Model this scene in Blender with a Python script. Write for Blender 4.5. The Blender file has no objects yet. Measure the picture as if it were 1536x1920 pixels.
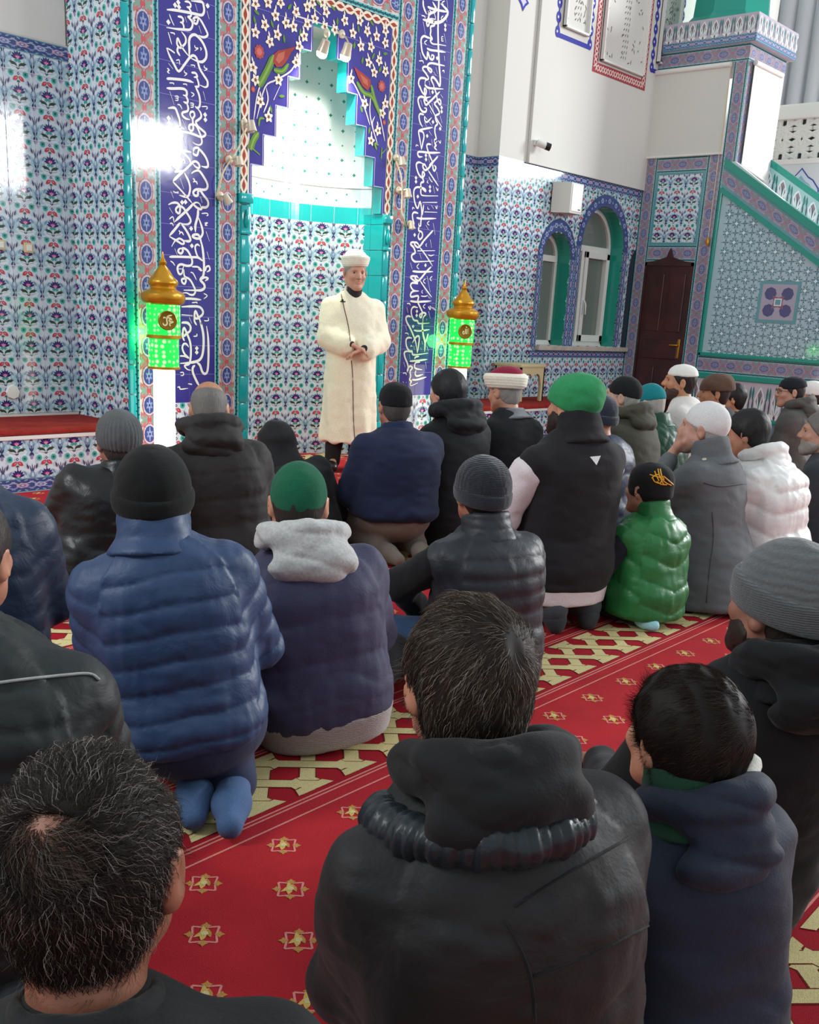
import bpy, bmesh, math, random
import numpy as np
from mathutils import Vector, Matrix

random.seed(7)
RNG = np.random.default_rng(11)
SC = bpy.context.scene
COL = SC.collection

# ------------------------------------------------------------------ camera, world, lights, exposure
CAM_F, CAM_CX, CAM_CY = 1913.31, 758.82, 1146.6
CAM_H = 1.25
YAW, PITCH, ROLL = (math.radians(a) for a in (48.439, 16.392, 3.2204))
def cam_axes():
    cy, sy, cp, sp = math.cos(YAW), math.sin(YAW), math.cos(PITCH), math.sin(PITCH)
    f = np.array([sy*cp, cy*cp, -sp]); r = np.array([cy, -sy, 0.0]); u = np.cross(r, f)
    c, s = math.cos(ROLL), math.sin(ROLL)
    return c*r+s*u, -s*r+c*u, f
AX_R, AX_U, AX_F = cam_axes()
EYE = np.array([0.0, 0.0, CAM_H])
cd = bpy.data.cameras.new('camera'); cam = bpy.data.objects.new('camera', cd); COL.objects.link(cam)
cd.sensor_fit = 'VERTICAL'; cd.sensor_height = 36.0; cd.sensor_width = 28.8
cd.lens = 36.0*CAM_F/1920.0
cd.shift_x = (768-CAM_CX)/1920.0; cd.shift_y = (CAM_CY-960)/1920.0
cd.clip_start = 0.05; cd.clip_end = 100
mw = Matrix([[AX_R[0], AX_U[0], -AX_F[0], 0], [AX_R[1], AX_U[1], -AX_F[1], 0], [AX_R[2], AX_U[2], -AX_F[2], CAM_H], [0, 0, 0, 1]])
cam.matrix_world = mw
SC.camera = cam
SC.view_settings.view_transform = 'Standard'; SC.view_settings.look = 'None'
SC.view_settings.exposure = 0.12; SC.view_settings.gamma = 1.0; SC.view_settings.use_curve_mapping = False

w = bpy.data.worlds.new('hall_daylight'); SC.world = w; w.use_nodes = True
bg = w.node_tree.nodes['Background']; bg.inputs[0].default_value = (0.88, 0.95, 1.0, 1); bg.inputs[1].default_value = 0.66

def aim(o, loc, target):
    d = (Vector(target)-Vector(loc)).normalized()
    o.location = loc; o.rotation_euler = d.to_track_quat('-Z', 'Y').to_euler()
def area(name, loc, target, sx, sy, power, color=(1, 1, 1)):
    l = bpy.data.lights.new(name, 'AREA'); l.shape = 'RECTANGLE'; l.size = sx; l.size_y = sy; l.energy = power; l.color = color
    o = bpy.data.objects.new(name, l); COL.objects.link(o); aim(o, loc, target); return o
# daylight through the windows of the back wall and of the right-hand wall
area('daylight_window_back', (9.75, -5.4, 3.62), (4, 5.5, 1.2), 1.3, 1.3, 130, (0.97, 0.99, 1.0))
area('daylight_window_back', (12.2, -5.4, 3.98), (5, 5.5, 1.2), 1.05, .8, 110, (0.97, 0.99, 1.0))
area('daylight_window_right', (21.0, -2.0, 6.0), (4, 2.6, 0.4), 4.2, 3.0, 2200, (0.97, 0.99, 1.0))
area('fill_light_left', (-3.5, 4.0, 5.0), (6.5, 6, 1.5), 2.0, 2.0, 230, (0.97, 0.99, 1.0))  # unseen fill added on the left to lift the darker tile faces

# ------------------------------------------------------------------ pixel -> place helpers (1536 x 1920 frame)
def ray(x, y): return AX_F + AX_R*(x-CAM_CX)/CAM_F - AX_U*(y-CAM_CY)/CAM_F
def on_floor(x, y, z=0.0):
    d = ray(x, y); return EYE + d*(z-CAM_H)/d[2]
def on_y(x, y, Y):
    d = ray(x, y); return EYE + d*Y/d[1]
def on_x(x, y, X):
    d = ray(x, y); return EYE + d*X/d[0]
def at_depth(x, y, z): return EYE + ray(x, y)*z

# ------------------------------------------------------------------ object helpers
def tag(o, label=None, cat=None, group=None, kind=None):
    if label: o['label'] = label
    if cat: o['category'] = cat
    if group: o['group'] = group
    if kind: o['kind'] = kind
    return o
def empty(name, loc=(0, 0, 0), rz=0.0, label=None, cat=None, group=None, kind=None):
    o = bpy.data.objects.new(name, None); COL.objects.link(o); o.location = [float(c) for c in loc]; o.rotation_euler = (0, 0, rz)
    o.empty_display_size = 0.1
    return tag(o, label, cat, group, kind)
def mesh_obj(name, verts, faces, mat, parent=None, smooth=False, world=True):
    me = bpy.data.meshes.new(name)
    V = np.asarray(verts, dtype=np.float32).reshape(-1, 3)
    if isinstance(faces, np.ndarray) and faces.ndim == 2:
        n, k = faces.shape
        me.vertices.add(len(V)); me.vertices.foreach_set('co', V.ravel())
        me.loops.add(n*k); me.loops.foreach_set('vertex_index', faces.astype(np.int32).ravel())
        me.polygons.add(n); me.polygons.foreach_set('loop_start', np.arange(0, n*k, k, dtype=np.int32))
        me.update(calc_edges=True)
    else:
        me.from_pydata([tuple(map(float, v)) for v in V], [], [tuple(f) for f in faces])
        me.update()
    me.validate()
    if smooth: me.polygons.foreach_set('use_smooth', np.ones(len(me.polygons), dtype=bool))
    mats = mat if isinstance(mat, (list, tuple)) else [mat]
    for m in mats: me.materials.append(m)
    o = bpy.data.objects.new(name, me); COL.objects.link(o)
    if parent is not None:
        o.parent = parent
        if world: o.matrix_parent_inverse = parent_inv(parent)
    return o
def parent_inv(p):
    return (Matrix.Translation(p.location) @ p.rotation_euler.to_matrix().to_4x4()).inverted() if p.parent is None else Matrix.Identity(4)

class MB:
    """collects boxes, lathes, tubes, prisms in world space; build() links them as one mesh"""
    def __init__(s): s.v = []; s.f = []
    def add(s, vs, fs):
        n = len(s.v); s.v += [tuple(map(float, p)) for p in vs]; s.f += [tuple(i+n for i in f) for f in fs]; return s
    def box(s, a, b, bev=0.0):
        x0, y0, z0 = (min(a[i], b[i]) for i in range(3)); x1, y1, z1 = (max(a[i], b[i]) for i in range(3))
        if bev <= 0:
            return s.add([(x0,y0,z0),(x1,y0,z0),(x1,y1,z0),(x0,y1,z0),(x0,y0,z1),(x1,y0,z1),(x1,y1,z1),(x0,y1,z1)],
                         [(0,3,2,1),(4,5,6,7),(0,1,5,4),(1,2,6,5),(2,3,7,6),(3,0,4,7)])
        bm = bmesh.new(); bmesh.ops.create_cube(bm, size=1)
        for v in bm.verts: v.co = Vector((x0+(v.co.x+.5)*(x1-x0), y0+(v.co.y+.5)*(y1-y0), z0+(v.co.z+.5)*(z1-z0)))
        bmesh.ops.bevel(bm, geom=list(bm.edges), offset=bev, segments=2, affect='EDGES', profile=.6)
        bm.verts.index_update(); s.add([v.co for v in bm.verts], [[v.index for v in f.verts] for f in bm.faces]); bm.free(); return s
    def obox(s, c, ax, ay, az, hx, hy, hz):
        c = np.array(c, float); ax, ay, az = (np.array(a, float) for a in (ax, ay, az)); vs = []
        for k in (-1, 1):
            for j, i in ((-1,-1),(-1,1),(1,1),(1,-1)): vs.append(c+ax*hx*i+ay*hy*j+az*hz*k)
        return s.add(vs, [(0,3,2,1),(4,5,6,7),(0,1,5,4),(1,2,6,5),(2,3,7,6),(3,0,4,7)])
    def tube(s, pts, r, n=8, caps=True):
        P = [np.array(p, float) for p in pts]; m = len(P); rs = r if hasattr(r, '__len__') else [r]*m
        up = np.array([0, 0, 1.0]); vs = []
        for i in range(m):
            t = P[min(i+1, m-1)]-P[max(i-1, 0)]; t /= (np.linalg.norm(t)+1e-9)
            a = np.cross(t, up)
            if np.linalg.norm(a) < .1: a = np.cross(t, [1.0, 0, 0])
            a /= np.linalg.norm(a); b = np.cross(t, a)
            for k in range(n):
                th = 2*math.pi*k/n; vs.append(P[i]+rs[i]*(a*math.cos(th)+b*math.sin(th)))
        fs = [(i*n+k, i*n+(k+1) % n, (i+1)*n+(k+1) % n, (i+1)*n+k) for i in range(m-1) for k in range(n)]
        if caps: fs += [tuple(range(n))[::-1], tuple((m-1)*n+k for k in range(n))]
        return s.add(vs, fs)
    def lathe(s, prof, c=(0, 0, 0), n=32, ax=(0, 0, 1)):
        """prof: list of (r, h) ; about axis ax through c"""
        ax = np.array(ax, float); ax /= np.linalg.norm(ax); a = np.cross(ax, [0, 1, 0.1]); a /= np.linalg.norm(a); b = np.cross(ax, a)
        vs = []
        for r, h in prof:
            for k in range(n):
                th = 2*math.pi*k/n; vs.append(np.array(c)+ax*h+r*(a*math.cos(th)+b*math.sin(th)))
        m = len(prof); fs = [(i*n+k, i*n+(k+1) % n, (i+1)*n+(k+1) % n, (i+1)*n+k) for i in range(m-1) for k in range(n)]
        fs += [tuple(range(n))[::-1], tuple((m-1)*n+k for k in range(n))]
        return s.add(vs, fs)
    def prism(s, poly, off):
        """poly: list of 3D points (planar, may be concave), off: extrusion vector"""
        n = len(poly); P = [np.array(p, float) for p in poly]; off = np.array(off, float)
        return s.add(P+[p+off for p in P], [tuple(range(n)), tuple(range(2*n-1, n-1, -1))]+[(i, i+n, (i+1) % n+n, (i+1) % n) for i in range(n)])
    def build(s, name, mat, parent=None, smooth=False):
        o = mesh_obj(name, s.v, s.f, mat, parent, smooth)
        bm = bmesh.new(); bm.from_mesh(o.data); bmesh.ops.recalc_face_normals(bm, faces=bm.faces); bm.to_mesh(o.data); bm.free()
        if smooth:
            o.data.polygons.foreach_set('use_smooth', np.ones(len(o.data.polygons), dtype=bool))
            try: o.data.set_sharp_from_angle(angle=math.radians(40))
            except Exception: pass
        return o

# ------------------------------------------------------------------ materials
def lin(c):
    return tuple(((x/12.92) if x <= .04045 else ((x+.055)/1.055)**2.4) for x in c)
def hx(h): h = h.lstrip('#'); return lin(tuple(int(h[i:i+2], 16)/255 for i in (0, 2, 4)))
def nodes(name):
    m = bpy.data.materials.new(name); m.use_nodes = True; nt = m.node_tree
    return m, nt, nt.nodes['Principled BSDF']
def noise_bump(nt, b, scale, strength, dist=0.01, detail=3, stretch=None, coord='Object', rough=.5):
    tc = nt.nodes.new('ShaderNodeTexCoord'); nz = nt.nodes.new('ShaderNodeTexNoise'); bp = nt.nodes.new('ShaderNodeBump')
    nz.inputs['Scale'].default_value = scale; nz.inputs['Detail'].default_value = detail; nz.inputs['Roughness'].default_value = rough
    if stretch:
        mp = nt.nodes.new('ShaderNodeMapping'); mp.inputs['Scale'].default_value = stretch
        nt.links.new(tc.outputs[coord], mp.inputs['Vector']); nt.links.new(mp.outputs[0], nz.inputs['Vector'])
    else: nt.links.new(tc.outputs[coord], nz.inputs['Vector'])
    bp.inputs['Strength'].default_value = strength; bp.inputs['Distance'].default_value = dist
    nt.links.new(nz.outputs['Fac'], bp.inputs['Height']); nt.links.new(bp.outputs[0], b.inputs['Normal'])
    return nz
def mat(name, color, rough=.6, metal=0.0, bump=None, vary=0.0, vscale=8, sheen=0.0, coat=0.0, spec=None, emit=None, estr=0.0, sss=0.0, stretch=None):
    m, nt, b = nodes(name); c = hx(color) if isinstance(color, str) else color
    b.inputs['Base Color'].default_value = (*c, 1); b.inputs['Roughness'].default_value = rough; b.inputs['Metallic'].default_value = metal
    if spec is not None: b.inputs['Specular IOR Level'].default_value = spec
    if sheen: b.inputs['Sheen Weight'].default_value = sheen; b.inputs['Sheen Roughness'].default_value = .5
    if coat: b.inputs['Coat Weight'].default_value = coat; b.inputs['Coat Roughness'].default_value = .08
    if sss:
        b.inputs['Subsurface Weight'].default_value = sss; b.inputs['Subsurface Radius'].default_value = (.01, .004, .002); b.inputs['Subsurface Scale'].default_value = 1.0
    if emit: b.inputs['Emission Color'].default_value = (*(hx(emit) if isinstance(emit, str) else emit), 1); b.inputs['Emission Strength'].default_value = estr
    if bump: noise_bump(nt, b, bump[0], bump[1], bump[2] if len(bump) > 2 else .01, stretch=stretch)
    if vary:
        tc = nt.nodes.new('ShaderNodeTexCoord'); nz = nt.nodes.new('ShaderNodeTexNoise'); nz.inputs['Scale'].default_value = vscale; nz.inputs['Detail'].default_value = 4
        rp = nt.nodes.new('ShaderNodeValToRGB'); rp.color_ramp.elements[0].position = .3; rp.color_ramp.elements[1].position = .7
        rp.color_ramp.elements[0].color = (*[x*(1-vary) for x in c], 1); rp.color_ramp.elements[1].color = (*[min(1, x*(1+vary)) for x in c], 1)
        nt.links.new(tc.outputs['Object'], nz.inputs['Vector']); nt.links.new(nz.outputs['Fac'], rp.inputs[0]); nt.links.new(rp.outputs[0], b.inputs['Base Color'])
    return m
def attr_mat(name, rough, bump=None, coat=0.0, spec=None, noise_mix=0.0, nscale=300):
    m, nt, b = nodes(name); a = nt.nodes.new('ShaderNodeAttribute'); a.attribute_name = 'Col'
    src = a.outputs['Color']
    if noise_mix:
        tc = nt.nodes.new('ShaderNodeTexCoord'); nz = nt.nodes.new('ShaderNodeTexNoise'); nz.inputs['Scale'].default_value = nscale; nz.inputs['Detail'].default_value = 2
        nz2 = nt.nodes.new('ShaderNodeTexNoise'); nz2.inputs['Scale'].default_value = 5; nz2.inputs['Detail'].default_value = 5
        mr = nt.nodes.new('ShaderNodeMapRange'); mr.inputs[1].default_value = .3; mr.inputs[2].default_value = .7; mr.inputs[3].default_value = 1-noise_mix; mr.inputs[4].default_value = 1+noise_mix
        ad = nt.nodes.new('ShaderNodeMath'); ad.operation = 'ADD'; hf = nt.nodes.new('ShaderNodeMath'); hf.operation = 'MULTIPLY'; hf.inputs[1].default_value = .5
        nt.links.new(tc.outputs['Object'], nz.inputs['Vector']); nt.links.new(tc.outputs['Object'], nz2.inputs['Vector'])
        nt.links.new(nz.outputs['Fac'], ad.inputs[0]); nt.links.new(nz2.outputs['Fac'], ad.inputs[1]); nt.links.new(ad.outputs[0], hf.inputs[0]); nt.links.new(hf.outputs[0], mr.inputs[0])
        mx = nt.nodes.new('ShaderNodeVectorMath'); mx.operation = 'SCALE'; nt.links.new(src, mx.inputs[0]); nt.links.new(mr.outputs[0], mx.inputs['Scale']); src = mx.outputs[0]
    nt.links.new(src, b.inputs['Base Color']); b.inputs['Roughness'].default_value = rough
    if coat: b.inputs['Coat Weight'].default_value = coat; b.inputs['Coat Roughness'].default_value = .05
    if spec is not None: b.inputs['Specular IOR Level'].default_value = spec
    if bump: noise_bump(nt, b, *bump)
    return m
M = {}
M['tile'] = attr_mat('glazed_tile', .085, bump=(7, .025, .02))
M['carpet'] = attr_mat('wool_carpet', .95, bump=(420, .5, .004), spec=.1, noise_mix=.22, nscale=260)
M['paint'] = attr_mat('painted_plaster', .8)
M['plaster'] = mat('cream_plaster', '#d6d7d0', .85, bump=(30, .08))
M['plaster_cool'] = mat('white_plaster', '#d3d8da', .85, bump=(30, .08))
M['teal'] = mat('teal_glazed_tile', '#16a3a6', .12, bump=(14, .06))
M['teal_dark'] = mat('green_glazed_tile', '#1f9482', .2, bump=(14, .06))
M['gold'] = mat('gold_paint', '#c89020', .28, .55, bump=(20, .05))
M['green_glow'] = None
M['pvc'] = mat('white_pvc', '#dfe2dc', .35)
M['black_plastic'] = mat('black_plastic', '#15161a', .4)
M['wood'] = mat('dark_mahogany', '#3a1416', .38, vary=.45, vscale=5, coat=.2, stretch=(8, 8, 1))
M['chrome'] = mat('chrome', '#c9cacc', .15, 1.0)
M['cream_plastic'] = mat('cream_plastic', '#cdbf92', .45)
M['red_cushion'] = mat('red_velour', '#93302a', .9, vary=.18, vscale=14, bump=(160, .4), spec=.1)
M['white_paint'] = mat('white_trim_paint', '#e3e3dd', .5)
M['blind'] = mat('cream_blind_fabric', '#d2d3cb', .9, bump=(300, .05))
M['sill'] = mat('stone_sill', '#b9b4a6', .6, vary=.15)
M['glass_grey'] = mat('window_glass', '#717a74', .08, spec=.6)
M['cable'] = mat('cream_cable', '#d8c9a8', .5)
# ------------------------------------------------------------------ flat tile art: coloured polygons laid into a glazed panel
def rot2(p, a):
    c, s = math.cos(a), math.sin(a); p = np.asarray(p, float); return p @ np.array([[c, s], [-s, c]])
def ngon(cx, cy, rx, n=10, ry=None, rot=0):
    th = np.arange(n)*2*math.pi/n+rot; return np.stack([cx+rx*np.cos(th), cy+(ry or rx)*np.sin(th)], 1)
def star(cx, cy, r, n, inner=.55, rot=0):
    th = np.arange(2*n)*math.pi/n+rot; rr = np.where(np.arange(2*n) % 2 == 0, r, r*inner); return np.stack([cx+rr*np.cos(th), cy+rr*np.sin(th)], 1)
def petal(cx, cy, deg, ln, wd, bend=0.0):
    t = np.array([0, .2, .5, .8, 1.0]); h = np.array([.12, .75, 1, .6, 0])*wd/2
    off = bend*ln*t*t
    top = np.stack([t*ln, h+off], 1); bot = np.stack([t*ln, -h+off], 1)[:-1][::-1]
    return rot2(np.concatenate([top, bot]), math.radians(deg))+[cx, cy]
def rect(u0, v0, u1, v1): return np.array([[u0, v0], [u1, v0], [u1, v1], [u0, v1]], float)
def smooth_line(pts, sub=5):
    P = np.asarray(pts, float)
    if len(P) < 3: return P
    Q = np.vstack([2*P[0]-P[1], P, 2*P[-1]-P[-2]]); out = []
    for i in range(1, len(Q)-2):
        p0, p1, p2, p3 = Q[i-1:i+3]
        for t in np.linspace(0, 1, sub, endpoint=False):
            out.append(.5*((2*p1)+(-p0+p2)*t+(2*p0-5*p1+4*p2-p3)*t*t+(-p0+3*p1-3*p2+p3)*t**3))
    out.append(P[-1]); return np.array(out)
def clip_rect(p, u0, v0, u1, v1):
    if p[:, 0].min() >= u0 and p[:, 0].max() <= u1 and p[:, 1].min() >= v0 and p[:, 1].max() <= v1: return p
    for ax, lim, sg in ((0, u0, 1), (0, u1, -1), (1, v0, 1), (1, v1, -1)):
        d = (p[:, ax]-lim)*sg; n = len(p)
        if n == 0: return None
        if (d >= 0).all(): continue
        out = []
        for i in range(n):
            j = (i+1) % n
            if d[i] >= 0: out.append(p[i])
            if (d[i] >= 0) != (d[j] >= 0):
                t = d[i]/(d[i]-d[j]); out.append(p[i]+(p[j]-p[i])*t)
        if len(out) < 3: return None
        p = np.array(out)
    return p
class Art:
    def __init__(s): s.polys = []; s.ribs = []
    def poly(s, p, col, layer=1, clip=None):
        p = np.asarray(p, float)
        if clip is not None: p = clip_rect(p, *clip)
        if p is not None and len(p) >= 3:
            s.n = getattr(s, 'n', 0)+1; s.polys.append((p, col, layer+(s.n % 23)*.04))
        return s
    def line(s, pts, w, col, layer=2, taper=True, clip=None, sub=4):
        L = smooth_line(pts, sub); n = len(L)
        if n < 2: return s
        t = np.gradient(L, axis=0); t /= (np.linalg.norm(t, axis=1, keepdims=True)+1e-9); nn = np.stack([-t[:, 1], t[:, 0]], 1)
        k = np.linspace(0, 1, n); wd = np.ones(n)*w/2
        if taper: wd = w/2*np.clip(np.minimum(.45+k*6, .3+(1-k)*4), 0, 1)
        A = L+nn*wd[:, None]; B = L-nn*wd[:, None]
        for i in range(n-1): s.poly(np.array([A[i], B[i], B[i+1], A[i+1]]), col, layer, clip)
        return s
    def tiles(s, tpl, u0, v0, u1, v1, tw, th, pu=0.0, pv=0.0, skip=None, grout=None, gl=9, gw=.004):
        """repeat template (list of (poly, colour, layer)) in cells tw x th over a rectangle, phase pu/pv, clipped"""
        i0, i1 = math.floor((u0-pu)/tw)-1, math.ceil((u1-pu)/tw)+1; j0, j1 = math.floor((v0-pv)/th)-1, math.ceil((v1-pv)/th)+1
        sc = np.array([tw, th])
        for i in range(i0, i1):
            for j in range(j0, j1):
                o = np.array([pu+i*tw, pv+j*th])
                for p, c, l in tpl:
                    q = p*sc+o
                    if q[:, 0].max() < u0 or q[:, 0].min() > u1 or q[:, 1].max() < v0 or q[:, 1].min() > v1: continue
                    if skip is not None and skip(*q.mean(0)): continue
                    s.poly(q, c, l, (u0, v0, u1, v1))
        if grout:
            for i in range(i0, i1):
                u = pu+i*tw
                if u0 < u < u1 and not skip: s.poly(rect(u-gw/2, v0, u+gw/2, v1), grout, gl)
            for j in range(j0, j1):
                v = pv+j*th
                if v0 < v < v1 and not skip: s.poly(rect(u0, v-gw/2, u1, v+gw/2), grout, gl)
        return s
    def build(s, name, place, material, parent=None, step=.0006):
        """place(uv Nx2, layer N) -> N x 3 world points"""
        nv = sum(len(p) for p, _, _ in s.polys); V = np.empty((nv, 2)); Ly = np.empty(nv); C = np.ones((nv, 4), np.float32)
        cnt = np.array([len(p) for p, _, _ in s.polys], np.int32); k = 0
        for p, c, l in s.polys:
            n = len(p); V[k:k+n] = p; Ly[k:k+n] = l; C[k:k+n, :3] = c; k += n
        P = place(V, Ly*step)
        me = bpy.data.meshes.new(name); me.vertices.add(nv); me.vertices.foreach_set('co', P.astype(np.float32).ravel())
        me.loops.add(nv); me.loops.foreach_set('vertex_index', np.arange(nv, dtype=np.int32))
        st = np.concatenate([[0], np.cumsum(cnt)[:-1]]).astype(np.int32)
        me.polygons.add(len(cnt)); me.polygons.foreach_set('loop_start', st); me.update(calc_edges=True)
        at = me.color_attributes.new('Col', 'FLOAT_COLOR', 'POINT'); at.data.foreach_set('color', C.ravel())
        me.materials.append(material)
        o = bpy.data.objects.new(name, me); COL.objects.link(o)
        if parent is not None: o.parent = parent; o.matrix_parent_inverse = parent_inv(parent)
        return o
    def slab(s, u0, v0, u1, v1, col, thick=None): s.poly(rect(u0, v0, u1, v1), col, 0); return s
def plane(O, U, V, N):
    O, U, V, N = (np.array(a, float) for a in (O, U, V, N))
    return lambda uv, l: O+uv[:, :1]*U+uv[:, 1:2]*V+l[:, None]*N
def wall_y(Y): return plane((0, Y, 0), (1, 0, 0), (0, 0, 1), (0, -1, 0))        # faces -y, u = x, v = z
def wall_x(X): return plane((X, 0, 0), (0, 1, 0), (0, 0, 1), (-1, 0, 0))        # faces -x, u = y, v = z
def backing(o, verts, faces, mname): pass

# colours
W0 = hx('#d3e1e9'); PALE = hx('#a9cbd6'); PALE2 = hx('#b9d6de'); NAVY = hx('#2c3a66'); DEEP = hx('#30215f'); PURP = hx('#4a3b86')
PINK = hx('#d85a86'); RED = hx('#c23a4c'); GRN = hx('#1f5a44'); DGRN = hx('#2f4a34'); TEALC = hx('#3fa19c'); TEALP = hx('#7cc4c2'); STEEL = hx('#7a93b4')
TQ = hx('#12a5a8'); BLUE = hx('#3c388c'); WHT = hx('#f4f2ee'); GROUT = hx('#cfd3dc'); LILAC = hx('#8f86b4'); DARK = hx('#2a2c3a')

def tpl_floral():
    T = []
    a = lambda p, c, l=1: T.append((np.asarray(p, float), c, l))
    # pale leaves round the vase column (x = 0) and its repeats
    for ang, ln, wd in ((52, .40, .17), (128, .40, .17), (22, .32, .12), (158, .32, .12), (-30, .26, .10), (-150, .26, .10)):
        a(petal(0, .16, ang, ln, wd, .15 if ang < 90 else -.15), PALE, 1)
    for sx in (-1, 1):
        a(petal(.27*sx, .30, 90-12*sx, .30, .11, -.2*sx), PALE, 1); a(petal(.25*sx, .62, 90+20*sx, .26, .09, .2*sx), PALE2, 1); a(petal(.30*sx, .12, 90+8*sx, .2, .07), STEEL, 1); a(petal(.33*sx, .70, 90-30*sx, .16, .05), STEEL, 2)
    for ang in (62, 118): a(petal(0, .16, ang, .30, .05), STEEL, 2)
    a(ngon(0, .40, .085, 9, .12), STEEL, 2); a(ngon(0, .40, .05, 8, .08), PALE2, 3)
    for ang, ln in ((90, .34), (72, .32), (108, .32)): a(petal(0, .42, ang, ln, .04), hx('#4a5478'), 2)
    for sx in (-1, 1):
        a(petal(.13*sx, .58, 90-18*sx, .20, .085), LILAC, 2); a(petal(.13*sx, .60, 90-18*sx, .14, .04), DARK, 3)
        a(petal(.20*sx, .40, 90-35*sx, .18, .07), STEEL, 2)
    for ang in (60, 120, -60, -120): a(petal(0, .13, ang, .16, .05), NAVY, 3)
    a(ngon(0, .05, .045, 8), LILAC, 2); a(ngon(0, .96, .05, 8, .07), LILAC, 2); a(rect(-.012, .02, .012, .42), DARK, 2)
    # lotus column (x = .5)
    a(rect(.488, .56, .512, .72), DARK, 2)
    for ang in (15, 40, 65, 90, 115, 140, 165): a(petal(.5, .36, ang, .235, .085), DEEP, 3)
    for ang in (28, 53, 78, 102, 127, 152): a(petal(.5, .36, ang, .17, .045), PURP, 4)
    for ang in (48, 90, 132): a(petal(.5, .35, ang, .12, .065), PINK, 5)
    a(ngon(.47, .41, .018, 6), W0, 6); a(ngon(.53, .41, .018, 6), W0, 6); a(ngon(.5, .36, .02, 6), W0, 6)
    for ang in (-35, -145, -62, -118): a(petal(.5, .36, ang, .15, .06), TEALC, 3)
    for sx in (-1, 1):
        a(petal(.5+.03*sx, .13, 90-48*sx, .28, .11, -.35*sx), DGRN, 4); a(petal(.5+.03*sx, .10, 90-62*sx, .22, .05, -.3*sx), W0, 5)
        a(ngon(.5+.245*sx, -.075, .135, 10), hx('#f2f6f6'), 2); a(ngon(.5+.25*sx, -.075, .115, 10), TEALP, 3); a(ngon(.5+.25*sx, -.075, .08, 9), TEALC, 4); a(ngon(.5+.25*sx, -.075, .036, 6), GRN, 5)
        a(petal(.5+.18*sx, -.19, 90+70*sx, .2, .06, .2*sx), PALE2, 2)
        a(petal(.5+.015*sx, -.165, 90-125*sx, .22, .125), RED, 4); a(petal(.5+.04*sx, -.185, 90-125*sx, .10, .045), hx('#e07f86'), 5)
        a(petal(.5, .04, 90-35*sx, .14, .035), DARK, 4); a(petal(.5+.02*sx, -.27, 90+200*sx, .08, .03), DGRN, 4)
    a(star(.5, -.08, .088, 4, .7), W0, 4); a(star(.5, -.08, .052, 4, .75), DEEP, 5); a(ngon(.5, -.08, .02, 6), W0, 6)
    return T
def tpl_cartouche():
    """one tile of the cartouche border, unit cell, border runs along v"""
    T = []; a = lambda p, c, l=1: T.append((np.asarray(p, float), c, l))
    redp = hx('#c98f8c'); gr = hx('#83a094'); wine = hx('#b87672')
    for v in (0.0,):
        for sx in (-1, 1):
            for ang, c in ((40, wine), (75, gr), (15, gr)): [a(petal(.5+.12*sx, v, (ang*q) if sx > 0 else 180-ang*q, .40, .13), c, 2) for q in (1, -1)]
            [a(petal(.5+.44*sx, v+.1*q, 90*q, .2, .1), wine, 2) for q in (1, -1)]
        a(ngon(.5, v, .13, 8), hx('#c4545a'), 3)
    og = np.array([[.5, .0], [.56, .1], [.82, .22], [.9, .5], [.82, .78], [.56, .9], [.5, 1.0], [.44, .9], [.18, .78], [.1, .5], [.18, .22], [.44, .1]])
    a(og, hx('#b5646a'), 3); a((og-.5)*.88+.5, hx('#c4bcc2'), 4)
    el = ngon(.5, .5, .30, 14, .29); a(el, hx('#44508a'), 5)
    for k in range(6): a(petal(.5, .5, 30+60*k, .20, .10), hx('#8597c4'), 6)
    a(rect(.475, .25, .525, .75), hx('#93a6cc'), 6); a(ngon(.5, .5, .05, 6), hx('#343f74'), 7)
    for ang in range(0, 360, 45): a(ngon(.5+.36*math.cos(math.radians(ang)), .5+.36*math.sin(math.radians(ang)), .03, 5), hx('#5d70a8'), 5)
    return T
def tpl_dots():
    T = []
    for k in range(8):
        v = (k+.5)/8; sx = .14 if k % 2 else -.14
        T.append((petal(.5-sx, v-.05, 60 if sx > 0 else 120, .42, .2), hx('#0f4f5a'), 2)); T.append((ngon(.5+sx*1.6, v, .13, 6, .03), hx('#0c4450'), 2))
    T.append((rect(0, 0, .1, 1), hx('#bfe3e2'), 1)); T.append((rect(.9, 0, 1, 1), hx('#bfe3e2'), 1))
    return T
def tpl_frieze():
    """runs along u"""
    T = []; a = lambda p, c, l=1: T.append((np.asarray(p, float), c, l))
    for k, c in ((.25, hx('#a9b3d2')), (.75, hx('#c3a3b4'))):
        a(star(k, .5, .2, 7, .78), c, 2); a(ngon(k, .5, .1, 8), hx('#6a78ac'), 3); a(ngon(k, .5, .045, 6), hx('#d7c4d0'), 4)
        for sx in (-1, 1):
            a(petal(k+.12*sx, .62, 90-60*sx, .26, .08, .3*sx), hx('#9fb0cc'), 2); a(petal(k+.12*sx, .38, -90+60*sx, .26, .08, -.3*sx), hx('#8296bf'), 2)
            a(petal(k+.05*sx, .8, 90-40*sx, .16, .07), hx('#7fb0b8'), 2); a(petal(k+.05*sx, .2, -90+40*sx, .16, .07), hx('#7fb0b8'), 2)
    a(rect(0, 0, 1, .07), hx('#7fa9b8'), 1); a(rect(0, .93, 1, 1), hx('#6d93ad'), 1)
    return T
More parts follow.
